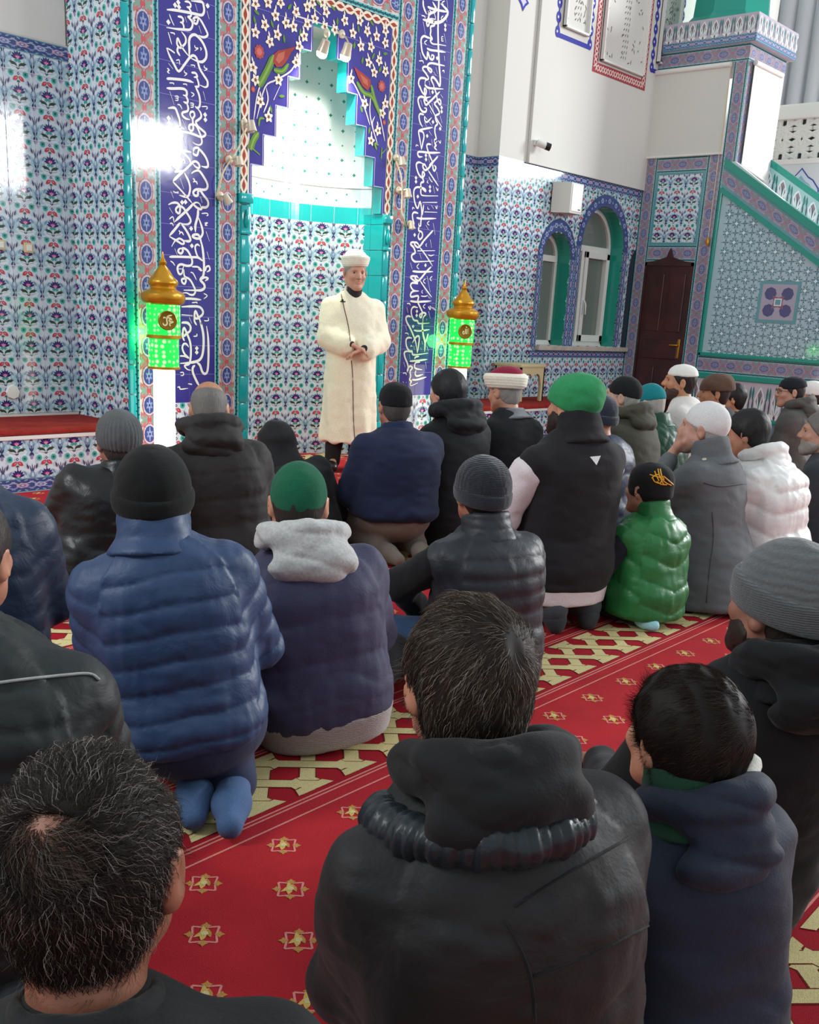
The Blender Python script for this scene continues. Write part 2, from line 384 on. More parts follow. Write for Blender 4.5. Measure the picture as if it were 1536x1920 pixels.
def tpl_geo():
    T = []; a = lambda p, c, l=1: T.append((np.asarray(p, float), c, l))
    dk = hx('#3a5666'); lt = hx('#cfe3e8'); md = hx('#7ea7b4')
    for x, y in ((0, 0), (.5, .5)):
        a(star(x, y, .2, 8, .7), md, 1); a(star(x, y, .13, 4, .72, math.pi/4), dk, 2); a(ngon(x, y, .11, 4), hx('#e2f0f4'), 3)
        for k in range(8): a(petal(x+.15*math.cos(k*math.pi/4+.39), y+.15*math.sin(k*math.pi/4+.39), math.degrees(k*math.pi/4+.39), .13, .05), dk, 2)
    for x, y in ((.5, 0), (0, .5)):
        a(star(x, y, .17, 8, .55), hx('#4a6b86'), 1); a(ngon(x, y, .08, 8), md, 2); a(ngon(x, y, .035, 6), dk, 3)
        for k in range(4): a(petal(x, y, 45+90*k, .3, .03), lt, 2)
        for k in range(4): a(petal(x, y, 90*k, .34, .025), dk, 2)
    return T
def tpl_tulip():
    T = []; a = lambda p, c, l=1: T.append((np.asarray(p, float), c, l))
    lt = hx('#dde6e6'); dk = hx('#4b5a66')
    a(petal(.5, .05, 90, .85, .62), lt, 1); a(petal(.5, .1, 90, .72, .44), hx('#8d7b86'), 2)
    for an in (55, 75, 90, 105, 125): a(petal(.5, .12, an, .58, .08), lt if an != 90 else hx('#2f6b66'), 3)
    for sx in (-1, 1):
        a(petal(.5, .02, 90-70*sx, .4, .12), lt, 2); a(petal(.5+.38*sx, .1, 90, .5, .1), dk, 1); a(petal(.5+.42*sx, .5, 90, .4, .14), hx('#3f7d78'), 1)
    a(ngon(.5, .06, .07, 6), hx('#7a3f4e'), 3)
    return T
T_FL, T_CA, T_DO, T_FR, T_GE, T_TU = tpl_floral(), tpl_cartouche(), tpl_dots(), tpl_frieze(), tpl_geo(), tpl_tulip()
rot_tpl = lambda T: [(p[:, ::-1][::-1], c, l) for p, c, l in T]
T_CAH = rot_tpl(T_CA); T_DOH = rot_tpl(T_DO)
TS = .2
C_CART = hx('#cfc6c4'); C_DOT = hx('#58b3b4'); C_FRZ = hx('#3f4d84')

def cart_v(A, u0, u1, v0, v1, phase=0.0, d=.28, t=TS):
    """vertical cartouche band: dotted | cartouche | dotted"""
    w = u1-u0; dw = w*d/2
    A.slab(u0, v0, u1, v1, C_CART)
    A.tiles(T_CA, u0+dw, v0, u1-dw, v1, w-2*dw, t, u0+dw, phase)
    for a, b in ((u0, u0+dw), (u1-dw, u1)): A.poly(rect(a, v0, b, v1), C_DOT, 1); A.tiles([(p, c, l+1) for p, c, l in T_DO], a, v0, b, v1, b-a, t, a, phase)
def cart_h(A, u0, u1, v0, v1, phase=0.0, d=.28, t=TS, base=None):
    w = v1-v0; dw = w*d/2
    A.slab(u0, v0, u1, v1, base or C_CART)
    A.tiles(T_CAH, u0, v0+dw, u1, v1-dw, t, w-2*dw, phase, v0+dw)
    for a, b in ((v0, v0+dw), (v1-dw, v1)): A.poly(rect(u0, a, u1, b), C_DOT, 1); A.tiles([(p, c, l+1) for p, c, l in T_DOH], u0, a, u1, b, t, b-a, phase, a)
def frieze(A, u0, u1, v0, v1, phase=0.0):
    A.slab(u0, v0, u1, v1, C_FRZ); A.tiles(T_FR, u0, v0, u1, v1, .25, v1-v0, phase, v0)
def floral(A, u0, u1, v0, v1, pu=0.0, pv=0.0, skip=None, grout=None):
    A.slab(u0, v0, u1, v1, W0); A.tiles(T_FL, u0, v0, u1, v1, TS, TS, pu, pv, skip, grout)
# ================================================================== SETTING
YW, YM, XM = 6.83, 6.20, 11.55          # qibla wall, mihrab front, minbar side
# ---- floor with its woven carpet
CA_A = math.radians(2.05)
def place_floor(uv, l):
    c, s = math.cos(CA_A), math.sin(CA_A)
    return np.stack([uv[:, 0]*c-uv[:, 1]*s, uv[:, 0]*s+uv[:, 1]*c, l], 1)
CR = hx('#ad2830'); CR2 = hx('#a01c28'); CRM = hx('#d0c28c'); CLN = hx('#d98a80'); CGD = hx('#b98a4a'); CGD2 = hx('#cfae62'); CDK = hx('#6e2a1c')
def carpet():
    A = Art(); A.poly(rect(-3, -3, 18, 9), CR, 0)
    for k in range(-1, 5):
        v0 = 1.757+1.4555*k; v1 = v0+.25; ulo, uhi = (-.6, 9.5) if k < 4 else (3, 9)
        A.poly(rect(-3, v0-.02, 16, v1+.02), CR2, 1)
        for a, b in ((-.022, -.016), (-.036, -.030), (-.083, -.077)):
            A.poly(rect(-3, v0+a, 16, v0+b), CLN, 2)
        for a, b in ((.016, .022), (.030, .036), (.077, .083)): A.poly(rect(-3, v1+a, 16, v1+b), CLN, 2)
        P = .178; W = .021; h = .25
        i0, i1 = int((ulo-3.313)/P)-1, int((uhi-3.313)/P)+1
        for i in range(i0, i1):
            uc = 3.313+i*P; vc = v0+.125
            for sg in (1, -1):
                d = np.array([1, sg])/math.sqrt(2); n = np.array([-d[1], d[0]]); c = np.array([uc, vc])
                L = .125*math.sqrt(2)+.012
                # strip with little notched points on either edge, darker woven outline
                tt = [-L, -.105, -.094, -.083, .083, .094, .105, L]; oo = [0, 0, .013, 0, 0, .013, 0, 0]
                for wd, col, ly in ((W+.004, CDK, 3 if sg > 0 else 5), (W, CRM, 4 if sg > 0 else 6)):
                    up = [c+d*t+n*(wd+o) for t, o in zip(tt, oo)]; dn = [c+d*t-n*(wd+o) for t, o in zip(tt, oo)][::-1]
                    A.poly(np.array(up+dn), col, ly, (ulo, v0, uhi, v1))
            for vv, sg in ((v0, 1), (v1, -1)):
                ub = uc-.125*sg if True else uc
                A.poly(np.array([[uc-.089-.066, vv], [uc-.089+.066, vv], [uc-.089+.05, vv+.03*sg], [uc-.089-.05, vv+.03*sg]]), CRM, 7)
    # rows of small star motifs between the borders
    for k in range(-2, 4):
        for r in range(7):
            v = 1.597+1.4555*k-.152*r; off = .12125*(r % 2)
            for i in range(-9, 34):
                u = 1.529+.2425*i+off-.2425
                if not (-.4 < u < 9 and v > -.6): continue
                s = .034
                for a0, a1 in (((1.35, 0), (0, 1.35)), ((0, 1.35), (-1.35, 0)), ((-1.35, 0), (0, -1.35)), ((0, -1.35), (1.35, 0))):
                    p, q = np.array(a0)*s*.86, np.array(a1)*s*.86; m = (p+q)/2*1.0
                    A.line([p+[u, v], m*.88+[u, v], q+[u, v]], .005, CLN, 2, taper=False, sub=1)
                for an in range(4):
                    A.poly(star(u+s*.92*math.cos(an*math.pi/2+math.pi/4), v+s*.92*math.sin(an*math.pi/2+math.pi/4), .0115, 4, .55, math.pi/4), CGD, 3)
                A.poly(petal(u-.018, v-.012, 35, .05, .016, .2), CGD2, 3); A.poly(petal(u+.018, v+.010, 200, .04, .014, -.3), CGD2, 3)
                A.poly(ngon(u+.002, v+.002, .0085, 6), CRM, 4); A.poly(petal(u+.002, v-.016, 60, .03, .01), CGD, 3)
    return A
fl_o = carpet().build('floor', place_floor, M['carpet'], step=.0003)
tag(fl_o, kind='structure')

# ---- solid masonry behind the tiles
mb = MB(); mb.box((-2, YW+.002, 0), (4.0, YW+.25, 6.0)); o = mb.build('wall_left', M['plaster'])
tag(o, kind='structure')
A = Art(); floral(A, 1.2, 4.0126, .42, 2.715, 3.66-.5*TS-.01, .0, grout=GROUT); frieze(A, 1.2, 4.0126, 2.715, 2.805)
A.poly(rect(1.2, 2.805, 4.0126, 2.815), hx('#c9c8c0'), 1)
tag(A.build('trim_1', wall_y(YW), M['tile']), kind='structure')

# ---- left bench against the wall
def bench(name, x0, x1, label):
    r = empty(name, ((x0+x1)/2, 6.5, 0), 0, label, 'bench')
    MB().box((x0, 6.16, 0), (x1, YW-.002, .335)).build('base', M['white_paint'], r)
    A = Art(); floral(A, x0, x1, .09, .335, x0+.06, .03); frieze(A, x0, x1, 0, .09)
    A.build('tiled_front', wall_y(6.158), M['tile'], r)
    MB().box((x0, 6.145, .336), (x1, YW-.002, .362), .004).build('edge_board', M['white_paint'], r)
    MB().box((x0, 6.138, .363), (x1, YW-.004, .402), .016).build('seat_pad', M['red_cushion'], r, True)
    return r
bench('wall_bench', 1.2, 4.005, 'low tiled bench with red seat pad along the left wall')
bench('wall_bench', 7.46, 11.5, 'low tiled bench with red seat pad under the arched windows')

# ---- mihrab
mih = empty('mihrab', (5.74, 6.5, 0), 0, 'tall tiled prayer niche with stepped arch and calligraphy panels', 'niche')
XL0, XL1, XR0, XR1 = 4.0126, 5.05, 6.461, 7.445
MB().box((XL0+.003, YM+.001, 0), (XL1, YW+.2, 5.0)).build('pier', M['plaster'], mih)
MB().box((XR0, YM+.001, 0), (XR1, YW+.2, 5.0)).build('pier', M['plaster'], mih)
MB().box((XL1, YM+.12, 3.34), (XR0, YW+.2, 5.0)).build('lintel', M['plaster'], mih)
# return side (faces the left wall)
A = Art(); floral(A, YM, YW, .0, 4.9, YW-.1, .0)
A.build('side_panel', wall_x(XL0), M['tile'], mih)
ZT = 4.9
def tealbar(x0, x1, z0, z1, name='teal_edge', y=YM, r=.028):
    b = MB(); n = int((z1-z0)/TS)
    for k in range(n+1):
        a = z0+k*TS; c = min(z1, a+TS-.003)
        if c > a: b.box((x0, y-.018, a), (x1, y+.02, c), .012)
    return b.build(name, M['teal'], mih, True)
tealbar(4.012, 4.062, 0, ZT); tealbar(7.395, 7.445, 0, ZT)
A = Art(); cart_v(A, 4.062, 4.291, .06, ZT, .02, .36); A.build('cartouche_border', wall_y(YM), M['tile'], mih)
A = Art(); cart_v(A, 7.178, 7.395, .06, ZT, .02, .36); A.build('cartouche_border', wall_y(YM), M['tile'], mih)
A = Art(); cart_v(A, 4.744, 4.964, .06, ZT, .02, .36); A.build('cartouche_border', wall_y(YM), M['tile'], mih)
A = Art(); cart_v(A, 6.526, 6.748, .06, ZT, .02, .36); A.build('cartouche_border', wall_y(YM), M['tile'], mih)
A = Art(); cart_h(A, 4.964, 6.526, 3.425, 3.65, 4.99, .36); A.slab(4.964, 3.65, 6.526, ZT, BLUE); A.build('cartouche_border', wall_y(YM), M['tile'], mih)

# ---- calligraphy panels: brush strokes followed from the tiles themselves
KP = 11.815
CL = {}
CL['A'] = (290, 0, """50:265,215 450,225 730,275 900,310 1040,335 1090,260 1085,150 1050,50 930,30 800,20|40:660,35 740,40 790,90 790,150 740,165 700,150|40:745,170 800,260 800,350 750,370 720,370|45:720,365 790,430 835,510 825,600 770,660 650,655 500,645 255,610|42:505,365 590,380 630,440 610,500 555,490|40:610,500 640,580 640,660|42:905,450 850,450 880,390 960,390 950,470 920,530 860,500 850,450|45:980,390 1060,520 1140,680 1170,770 1120,820 1040,820 975,780|22:320,310 380,470 430,570|22:295,710 340,860 375,990|22:895,90 945,250|22:1155,240 1205,425|22:975,570 1030,745|20:670,370 705,500|24:340,720 430,740 430,775|42:590,700 680,830 680,950 610,1030 560,1060 500,1000 490,920 510,850 560,960 610,1060 700,1180 770,1260|45:520,1030 500,1130 560,1240|52:760,1270 765,1100 760,900 800,800 890,770 990,850 1080,980 1140,1150 1130,1290 1050,1370 930,1350 800,1290|30:445,1180 360,1115 260,1060|48:260,1060 320,1220 430,1430 530,1580 650,1440 770,1280 850,1230 920,1280 960,1400 1000,1530 1090,1680 1160,1790 1170,1880 1150,1920 1100,1930 1000,1885|48:260,1745 380,1745 700,1780 860,1830|22:880,1000 900,1060 960,1070 880,1130|22:1000,1050 1030,1080 1010,1120|22:470,1340 540,1330 550,1440|22:480,1400 520,1390|22:1095,1450 1100,1500 1160,1530 1090,1570|22:650,1560 660,1610 710,1630 650,1690|26:270,1510 320,1550 280,1590 330,1630|22:300,1400 400,1530|20:790,1440 880,1450 880,1490|42:810,1610 900,1620 940,1700 860,1710|42:930,1720 970,1850 960,1920 880,1912""", [(450, 115), (520, 50), (535, 155), (1170, 130), (300, 490)])
CL['B'] = (290, 150, """45:900,150 970,300 1000,450 990,580 940,620 890,580|45:940,620 1020,740 1020,830 950,890 910,930 950,1020 1050,1110 1120,1180 1100,1240 1010,1260 880,1210 750,1170 550,1140 260,1110|48:260,180 380,190 600,190 690,230 710,300 690,350 620,330|45:690,350 730,450 710,510 630,480|45:710,510 740,620 720,690 620,720 610,780 680,850 780,880|42:830,870 780,770 800,710 860,710 880,790 840,860 840,970 770,1000 760,1080 810,1130 850,1080 850,990 920,1020 980,1140 1030,1280 1040,1390 990,1440 900,1420 835,1370|50:290,625 440,620 500,740 550,900 560,1060 560,1180 520,1280 450,1290 360,1250|25:400,1080 470,1040 600,1060 660,1100|20:330,250 430,550|20:370,780 440,990|20:610,880 690,1080|20:625,1245 715,1500|20:1070,250 1125,455|22:440,360 510,360 510,400 450,400|22:510,400 510,450 450,450|22:780,510 850,520 850,555 785,555|22:850,555 850,600 790,605|24:500,540 560,560 605,650|22:800,270 870,320 810,375|22:1035,590 1150,590 1160,630 1130,650|22:320,65 410,70 420,105|22:620,90 700,95 705,130|40:265,1240 420,1380 560,1540 720,1700 780,1790 780,1870|48:290,1530 400,1530 600,1560 810,1600|45:850,1590 880,1510 970,1510 960,1600 930,1670 860,1640 850,1590|48:970,1510 1080,1640 1150,1760 1180,1880 1150,1932 1030,1912|48:290,1650 330,1600 420,1600 480,1700 510,1880 520,2000|45:300,1680 340,1800 460,1940|28:570,1740 600,1790 590,1830|28:600,1800 640,1760 670,1860""", [(305, 845), (312, 960), (1115, 770), (1120, 880)])
CL['C'] = (290, 300, """45:310,0 390,110 500,210|55:500,100 510,160 510,220 430,270|45:430,270 560,250 640,240 760,130 830,60 900,30 970,80 990,150 960,180 890,140 830,60|58:640,240 520,350 400,470|34:400,480 560,650 720,830 830,960|45:650,280 740,450 780,600 770,720 730,810 650,810 540,780|48:810,300 880,250 980,240 1080,370 1160,520 1160,620 1100,660 980,650 900,660 850,720 890,790 950,780 960,700 1000,670 1080,780 1170,900 1180,1000 1130,1050 1050,1050 1020,1090 940,1060 860,980 920,940 990,970 1030,1060|52:860,960 760,1070 640,1180 540,1270 440,1370|45:300,990 390,950 490,950 550,1010 560,1100 540,1180 480,1150 470,1080 540,1020 630,1060 700,1160 780,1290 790,1370 740,1420 640,1420 560,1390|52:560,1390 450,1530 320,1680|40:320,1690 460,1770 540,1740 620,1780 650,1840 600,1860 500,1800 450,1790 370,1920|48:580,1400 690,1550 780,1720 780,1790 720,1800 640,1780|54:960,1090 950,1250 900,1440 900,1600|48:970,1280 1040,1480 1060,1620 1010,1720 930,1740 840,1700 860,1660 940,1650 990,1700 1040,1880 1060,2000|22:565,410 640,640|22:355,690 415,845|22:1010,815 1050,950|22:320,1050 400,1190|22:1135,1580 1210,1800|28:840,410 880,440 850,500|28:870,480 920,480 945,545|28:530,1560 560,1600 545,1650|28:570,1610 600,1600 640,1670|22:1035,1185 1150,1180 1180,1220 1140,1235|22:1100,1400 1170,1390 1110,1440 1170,1450|24:320,1310 400,1260 430,1400|24:335,1410 380,1400 415,1465|22:400,690 460,720 520,710 500,745""", [(605, 940), (680, 930), (805, 1520)])
CL['D'] = (290, 450, """52:1020,0 1060,200 1085,450 1090,640 1070,800 1010,880 1090,980 1100,1060 1030,1110 900,1115 640,1110|38:1085,470 960,380 900,220 900,130 950,100 1000,140|45:320,375 460,370 800,380 960,390 1060,470|45:620,180 540,200 520,260 580,300 620,250 620,180 720,230 800,370 830,480 800,560 700,570 600,540 530,560 500,640 540,750 600,740 620,650 640,560|36:520,640 620,640|42:640,650 650,780 680,840 600,870 610,940 660,970 690,900 680,830 780,880 870,1040 900,1130 860,1210 780,1210 700,1170 590,1180|34:820,590 960,600 1040,680 960,640|38:1120,690 1140,600 1200,580 1220,660 1150,710|40:1010,880 1100,830 1180,850 1110,910|45:590,1300 800,1300 1030,1325|46:590,1480 800,1470 980,1480 1060,1560 1060,1640 1000,1700 930,1740 880,1700 900,1570 960,1700 1010,1800 1040,1900|42:590,1655 840,1675|40:880,1700 880,1800 930,1890|44:590,1830 720,1830 790,1890|22:440,190 500,335|22:1155,260 1210,440|22:765,1715 820,1850|24:790,715 850,740 925,890|24:345,465 400,500 445,570|22:1080,1180 1160,1235 1080,1305|22:820,1390 930,1380 930,1410|22:1180,1720 1190,1780 1110,1790 1100,1770""", [(820, 130)])
CL['E'] = (290, 590, """54:990,100 1050,300 1080,500 1075,750 1040,930 960,1020 800,1060 560,1080|46:590,185 720,190 790,260 780,360 700,420 650,470 620,400 650,290 720,440 780,600 800,780 790,980 760,1090 660,1130 720,1210 800,1230|40:600,400 620,500 660,585|40:760,960 660,870 610,740 640,650 700,650 750,720|32:555,915 660,920 760,970|50:930,1060 1000,1120 1050,1260 1110,1310 1170,1230 1190,900 1180,500 1145,250|50:890,1120 840,1180 850,1300 930,1480 1000,1600|25:930,420 930,470 850,480|22:560,1280 630,1280 630,1340 570,1350|22:735,1530 820,1540 790,1550|25:500,1610 550,1600 570,1650 740,1630""", [(930, 745), (930, 835)])
CRT = {}
CRT['A'] = (750, 0, """48:860,-160 860,0 845,300 840,700 850,1100 870,1500 890,1750 880,1900 840,1850 800,1780 730,1710 690,1760 740,1880 760,1960|45:510,0 520,150 590,320|44:610,150 700,190 860,230 1070,270|42:650,220 690,280 640,340 630,400 590,470 600,570 640,540 650,430 740,480 760,560 680,590 680,690 670,780 710,860 670,900 720,970 850,985 1020,1015|42:620,240 640,330|42:710,860 610,830 530,800 470,860 470,1000 500,1180 590,1310 610,1150 660,1290 720,1320 750,1250 700,1220 690,1310|40:590,1070 680,1110 850,1130 1010,1160|40:990,1460 850,1430 700,1400 620,1430 610,1520 680,1600 700,1550 610,1490 530,1480 500,1530 580,1640 630,1740 560,1790 550,1890|42:600,1760 520,1730 440,1740 410,1830 430,1950|20:1035,0 1060,185|20:745,250 785,420 680,400|20:1000,325 1040,490|20:510,480 560,760|20:975,740 1015,950|20:440,1160 470,1310|20:790,1490 830,1640|22:990,20 930,60 970,120|22:960,350 910,400 945,470|22:600,890 540,940 590,1000|22:475,345 540,360 560,410|22:420,1350 500,1350 520,1410|22:980,1240 990,1350|22:740,1590 800,1680|22:930,1580 970,1560 975,1620|18:960,810 920,820 920,860 960,865|18:920,860 920,905 965,910""", [(1000, 565), (1000, 655), (820, 1290)])
CRT['B'] = (750, 150, """40:430,120 440,150 490,270 560,330 580,230 540,190 550,340 580,390 680,370|40:550,100 560,120 650,180 960,200|38:740,130 750,160 800,300 830,460 890,550 900,470 860,430 790,490 760,530 840,640 870,740 790,790 790,880 830,970 780,1030 770,1150 800,1300 760,1320 770,1400 830,1350|36:760,1400 800,1450 760,1490 820,1560|42:880,260 780,360 640,500 570,550 530,440 580,450 620,500|28:640,540 740,720 830,890 930,1050|42:600,420 480,370 410,400 400,480 440,620 500,700 570,700 580,630 530,620|38:530,770 450,750 420,800 440,930 500,1050|34:540,800 550,900 600,930 700,830|34:600,880 540,800|38:720,1050 560,1080 440,1110 410,1160 440,1330 470,1540|38:470,1540 500,1400 530,1250 500,1150 420,1140|40:890,1610 650,1610 430,1590 390,1630 420,1700 500,1700|38:690,1430 620,1420 590,1460 620,1580 680,1730 740,1850|40:840,1690 740,1800 640,1890|20:640,20 660,130|20:640,200 665,330|20:455,440 495,590|20:705,510 740,690|20:660,680 710,760|20:885,790 930,960|20:540,940 590,1030|20:640,930 710,1010|22:640,1130 700,1230|20:700,1310 720,1480|20:630,1670 650,1830|20:350,1480 360,1440 410,1460|22:900,320 950,400|22:850,1340 890,1400 900,1330""", [(720, 270), (918, 610), (920, 700), (728, 930), (888, 1080), (600, 1240), (572, 1670), (575, 1760)])
CRT['C'] = (740, 300, """42:870,20 740,190 660,220 620,130 660,100 720,200|30:740,230 850,400 970,580|40:840,100 850,200 880,240 910,170 870,110|40:640,90 540,50 480,90 490,200 540,330 610,390 660,320 620,260 610,380 640,480 580,510 580,640 580,740 640,790 960,795|38:590,620 680,700 660,640 520,600 440,640 420,760 450,960 510,1070 560,920 600,1150 580,1350 570,1460 530,1440 540,1390|40:940,940 610,940|36:640,990 620,1150 600,1250|36:660,1150 940,1160|38:480,1280 600,1300 920,1295|38:520,1180 430,1160 390,1220 410,1350 440,1420|38:540,1460 530,1560 600,1600 610,1700 550,1760 520,1690 550,1600|40:850,1560 720,1700 570,1870|20:925,260 965,440|20:755,370 800,460 840,490|20:850,570 885,740|20:850,1400 895,1660|20:690,1440 750,1550|20:785,1760 810,1900|16:740,450 715,490 750,515|16:730,1030 730,1080 770,1090|20:770,1350 720,1400 770,1450|22:910,600 950,680 960,620|20:810,1000 860,1080|22:900,1020 930,1080 940,1000|20:390,1100 400,1050 440,1080""", [(470, 395), (470, 480), (780, 595), (780, 685), (440, 1660), (510, 810)])
CRT['D'] = (735, 450, """38:700,40 610,140 560,160 500,100 520,50 570,80 610,150|42:560,60 450,50 410,90 480,170 510,280 440,330 440,410 490,470 560,480 930,465|30:610,160 740,330 900,580|40:560,240 950,235|42:870,590 770,690 620,870 570,900 510,850 540,800 590,850|40:450,690 600,705 910,700|38:560,800 450,800 410,830 500,910 570,960 450,950 410,1010 470,1110 590,1130|38:590,1130 460,1140 410,1200 430,1260 580,1240 570,1370 640,1530 670,1610 640,1720 610,1660 690,1610 750,1640 690,1720 680,1860|28:620,900 740,1080 880,1270|40:400,1350 560,1370 870,1350|36:570,1500 480,1480 430,1540 430,1650 480,1770 560,1790 600,1850 830,1840|20:850,10 875,170|20:610,290 650,420|20:405,500 445,640|20:775,800 845,1160|20:325,1490 355,1620|20:810,1580 845,1740|20:800,330 860,350 935,325|20:600,520 550,590 600,650|20:740,860 690,910 740,970|20:890,800 840,860 880,910|20:640,1240 720,1250 790,1230|20:740,1420 690,1470 730,1520|22:800,1470 840,1540 855,1480|20:330,1405 390,1410 400,1450|16:770,80 745,110 770,150|16:680,1110 655,1150 685,1185|16:770,1740 760,1790""", [(740, 560), (550, 1580), (545, 1670)])
CRT['E'] = (735, 590, """40:420,50 360,30 310,60 320,150 390,280 460,430 520,600 560,850|40:560,850 590,650 600,490 550,480 500,540 450,620|46:680,150 670,250 690,450 730,620 720,820|42:800,420 770,530 730,640|34:480,345 600,360 830,330|38:440,520 360,510 310,560 320,700 380,800 440,810 450,870 520,890 800,850|38:420,830 320,810 270,850 290,960 340,1080 360,1190 340,1250 350,1190 400,1140 450,1180 400,1250 410,1360 390,1440 430,1480 400,1530 430,1570 570,1510|36:390,1030 550,1020 780,990|36:500,980 520,940 600,920|36:620,1050 530,1060 500,1120 520,1190 670,1220|36:530,1230 510,1310 550,1360 690,1320|36:440,1440 550,1440 760,1380|18:300,240 330,365|18:380,880 400,1000|18:255,1050 290,1165|18:740,1040 760,1200|18:655,580 680,660|18:770,690 800,810|18:480,690 495,780|20:285,410 340,410 365,450|20:240,1300 300,1290 320,1340|20:240,1480 260,1510|20:310,1510 320,1490|18:410,720 420,680 450,710|18:630,730 650,780""", [(465, 260)])
def strokes(A, table, clip, col, layer):
    def pt(ox, oy, x, y):
        p = on_y(ox+x/KP, oy+y/KP, YM); return (p[0], p[2])
    for ox, oy, s, dots in table.values():
        for st in s.split('|'):
            wd, pts = st.split(':'); P = [pt(ox, oy, *map(float, q.split(','))) for q in pts.split()]
            m = P[len(P)//2]; k = float(wd)/KP
            dpt = float(np.dot(np.array([m[0], YM, m[1]])-EYE, AX_F))
            A.line(P, k*dpt/CAM_F*1.12, col, layer, taper=True, clip=clip)
        for x, y in dots:
            p = pt(ox, oy, x, y); A.poly(star(p[0], p[1], .017, 4, .72), col, layer, clip)
for x0, x1, zb, tbl, nm in ((4.291, 4.744, .53, CL, 'calligraphy_panel'), (6.748, 7.178, .53, CRT, 'calligraphy_panel')):
    A = Art(); A.slab(x0, zb, x1, ZT, BLUE); A.slab(x0, .06, x1, zb, W0)
    A.tiles(T_FL, x0, .06, x1, zb, .22, .235, x0, .06)
    A.poly(rect(x0, zb-.006, x1, zb), GROUT, 3)
    for k in range(1, 25): A.poly(rect(x0, .2*k-.0015+.13, x1, .2*k+.0015+.13), hx('#8f86cc'), 2)
    A.poly(rect((x0+x1)/2-.0015, zb, (x0+x1)/2+.0015, ZT), hx('#6a62b4'), 2)
    strokes(A, tbl, (x0+.01, zb, x1-.01, ZT), WHT, 3)
    # the text runs on above
    rr = random.Random(5)
    for z in np.arange(3.35 if x0 < 5 else 3.5, 4.8, .17):
        xm = (x0+x1)/2
        A.line([(x0+.06, z), (xm, z+.01), (x1-.12, z+.05), (x1-.07, z+.12), (xm+.05, z+.16)], .024, WHT, 3); A.line([(xm-.1, z+.05), (xm, z+.1), (xm-.05, z+.15)], .02, WHT, 3)
    A.build(nm, wall_y(YM), M['tile'], mih)

# ---- chain border and spandrel with the stepped arch
def chain(A, pts, w=.062):
    P = np.array(pts, float)
    for a, b in zip(P[:-1], P[1:]):
        d = b-a; L = np.linalg.norm(d); d /= L; n = np.array([-d[1], d[0]]); k = max(1, round(L/.098)); s = L/k
        A.poly(np.array([a-n*w/2, b-n*w/2, b+n*w/2, a+n*w/2]), hx('#e9dcc6'), 1)
        for i in range(k):
            c = a+d*(i+.5)*s
            A.poly(np.array([c+d*s*.40, c+n*w*.2+d*s*.12, c+n*w*.24, c+n*w*.2-d*s*.12, c-d*s*.40, c-n*w*.2-d*s*.12, c-n*w*.24, c-n*w*.2+d*s*.12]), hx('#a13a28'), 3)
            for sg in (1, -1):
                e = a+d*i*s+n*sg*w*.5
                A.poly(np.array([e+d*s*.28, e-n*sg*w*.3, e-d*s*.28]), hx('#4a3a3a'), 2)
SPX = [.705, .675, .565, .453, .341, .234, .12]; SPZ = [2.0, 2.2, 2.41, 2.62, 2.83, 3.035, 3.235]
XC = 5.748
arch = [(XC-.705, 2.0)]
lft = []
for i in range(1, 7): lft += [(XC-SPX[i], SPZ[i-1]), (XC-SPX[i], SPZ[i])]
lft = [(5.05, 2.0)]+lft
rgt = [(2*XC-x, z) for x, z in lft][::-1]; rgt[-1] = (6.461, 2.0)
top = 3.36
outline = lft+rgt+[(6.461, top), (5.05, top)]
MB().prism([(x, YM+.001, z) for x, z in outline], (0, .1, 0)).build('arch_plate', M['teal'], mih)
A = Art(); A.poly(np.array(outline), BLUE, 0)
chain(A, [(5.0, 2.0), (5.0, 3.388)]); chain(A, [(6.497, 2.0), (6.497, 3.388)]); chain(A, [(4.97, 3.39), (6.526, 3.39)])
ed = [(x-.014*(1 if x < XC else -1), z) for x, z in lft+rgt]
for a, b in zip(ed[:-1], ed[1:]):
    A.line([a, b], .006, hx('#b9b2e4'), 4, taper=False, sub=1)
def sp(x, y): p = on_y(440+x/4.267, y/4.267, YM); return np.array([p[0], p[2]])
FLW = [(265,20),(365,20),(325,125),(240,200),(410,185),(340,275),(280,335),(165,260),(490,95),(580,55),(580,195),(555,290),(515,370),(490,500),(145,540),(165,640),(350,640),(205,815),(270,935),(165,30),(470,215),(730,95),(880,165),(1000,165),(800,240),(945,265),(1060,250),(1135,290),(1205,245),(1010,370),(1090,375),(1205,345),(1070,500),(1155,485),(1115,580),(1205,570),(930,630),(1040,830),(1205,830),(1180,905),(1145,1045),(1090,1125),(720,215),(640,150),(620,20),(700,20)]
for i, (x, y) in enumerate(FLW):
    c = sp(x, y); r0 = .4+i*.7
    for k in range(5): A.poly(petal(c[0], c[1], math.degrees(r0)+72*k, .042, .026), hx('#f1e8d2'), 6)
    A.poly(star(c[0], c[1], .017, 5, .5, r0+.6), hx('#7d4634'), 7)
    A.poly(petal(c[0], c[1]+.03, 70+(i*37) % 60, .04, .014), hx('#efe6d4'), 5)
for x, y, r in ((195, 415, .048), (1175, 690, .044), (145, 715, .022), (1195, 980, .02)):
    c = sp(x, y); A.poly(star(c[0], c[1], r, 9, .82), hx('#b04a48'), 6); A.poly(star(c[0], c[1], r*.6, 8, .75), hx('#c87066'), 7)
def sppoly(pts, col, ly): A.poly(np.array([sp(*p) for p in pts]), col, ly)
sppoly([(300, 490), (305, 440), (345, 405), (400, 395), (490, 372), (450, 420), (420, 480), (380, 530), (335, 540)], hx('#a24038'), 7)
sppoly([(325, 480), (345, 430), (400, 410), (390, 470), (350, 510)], hx('#bd6a55'), 8)
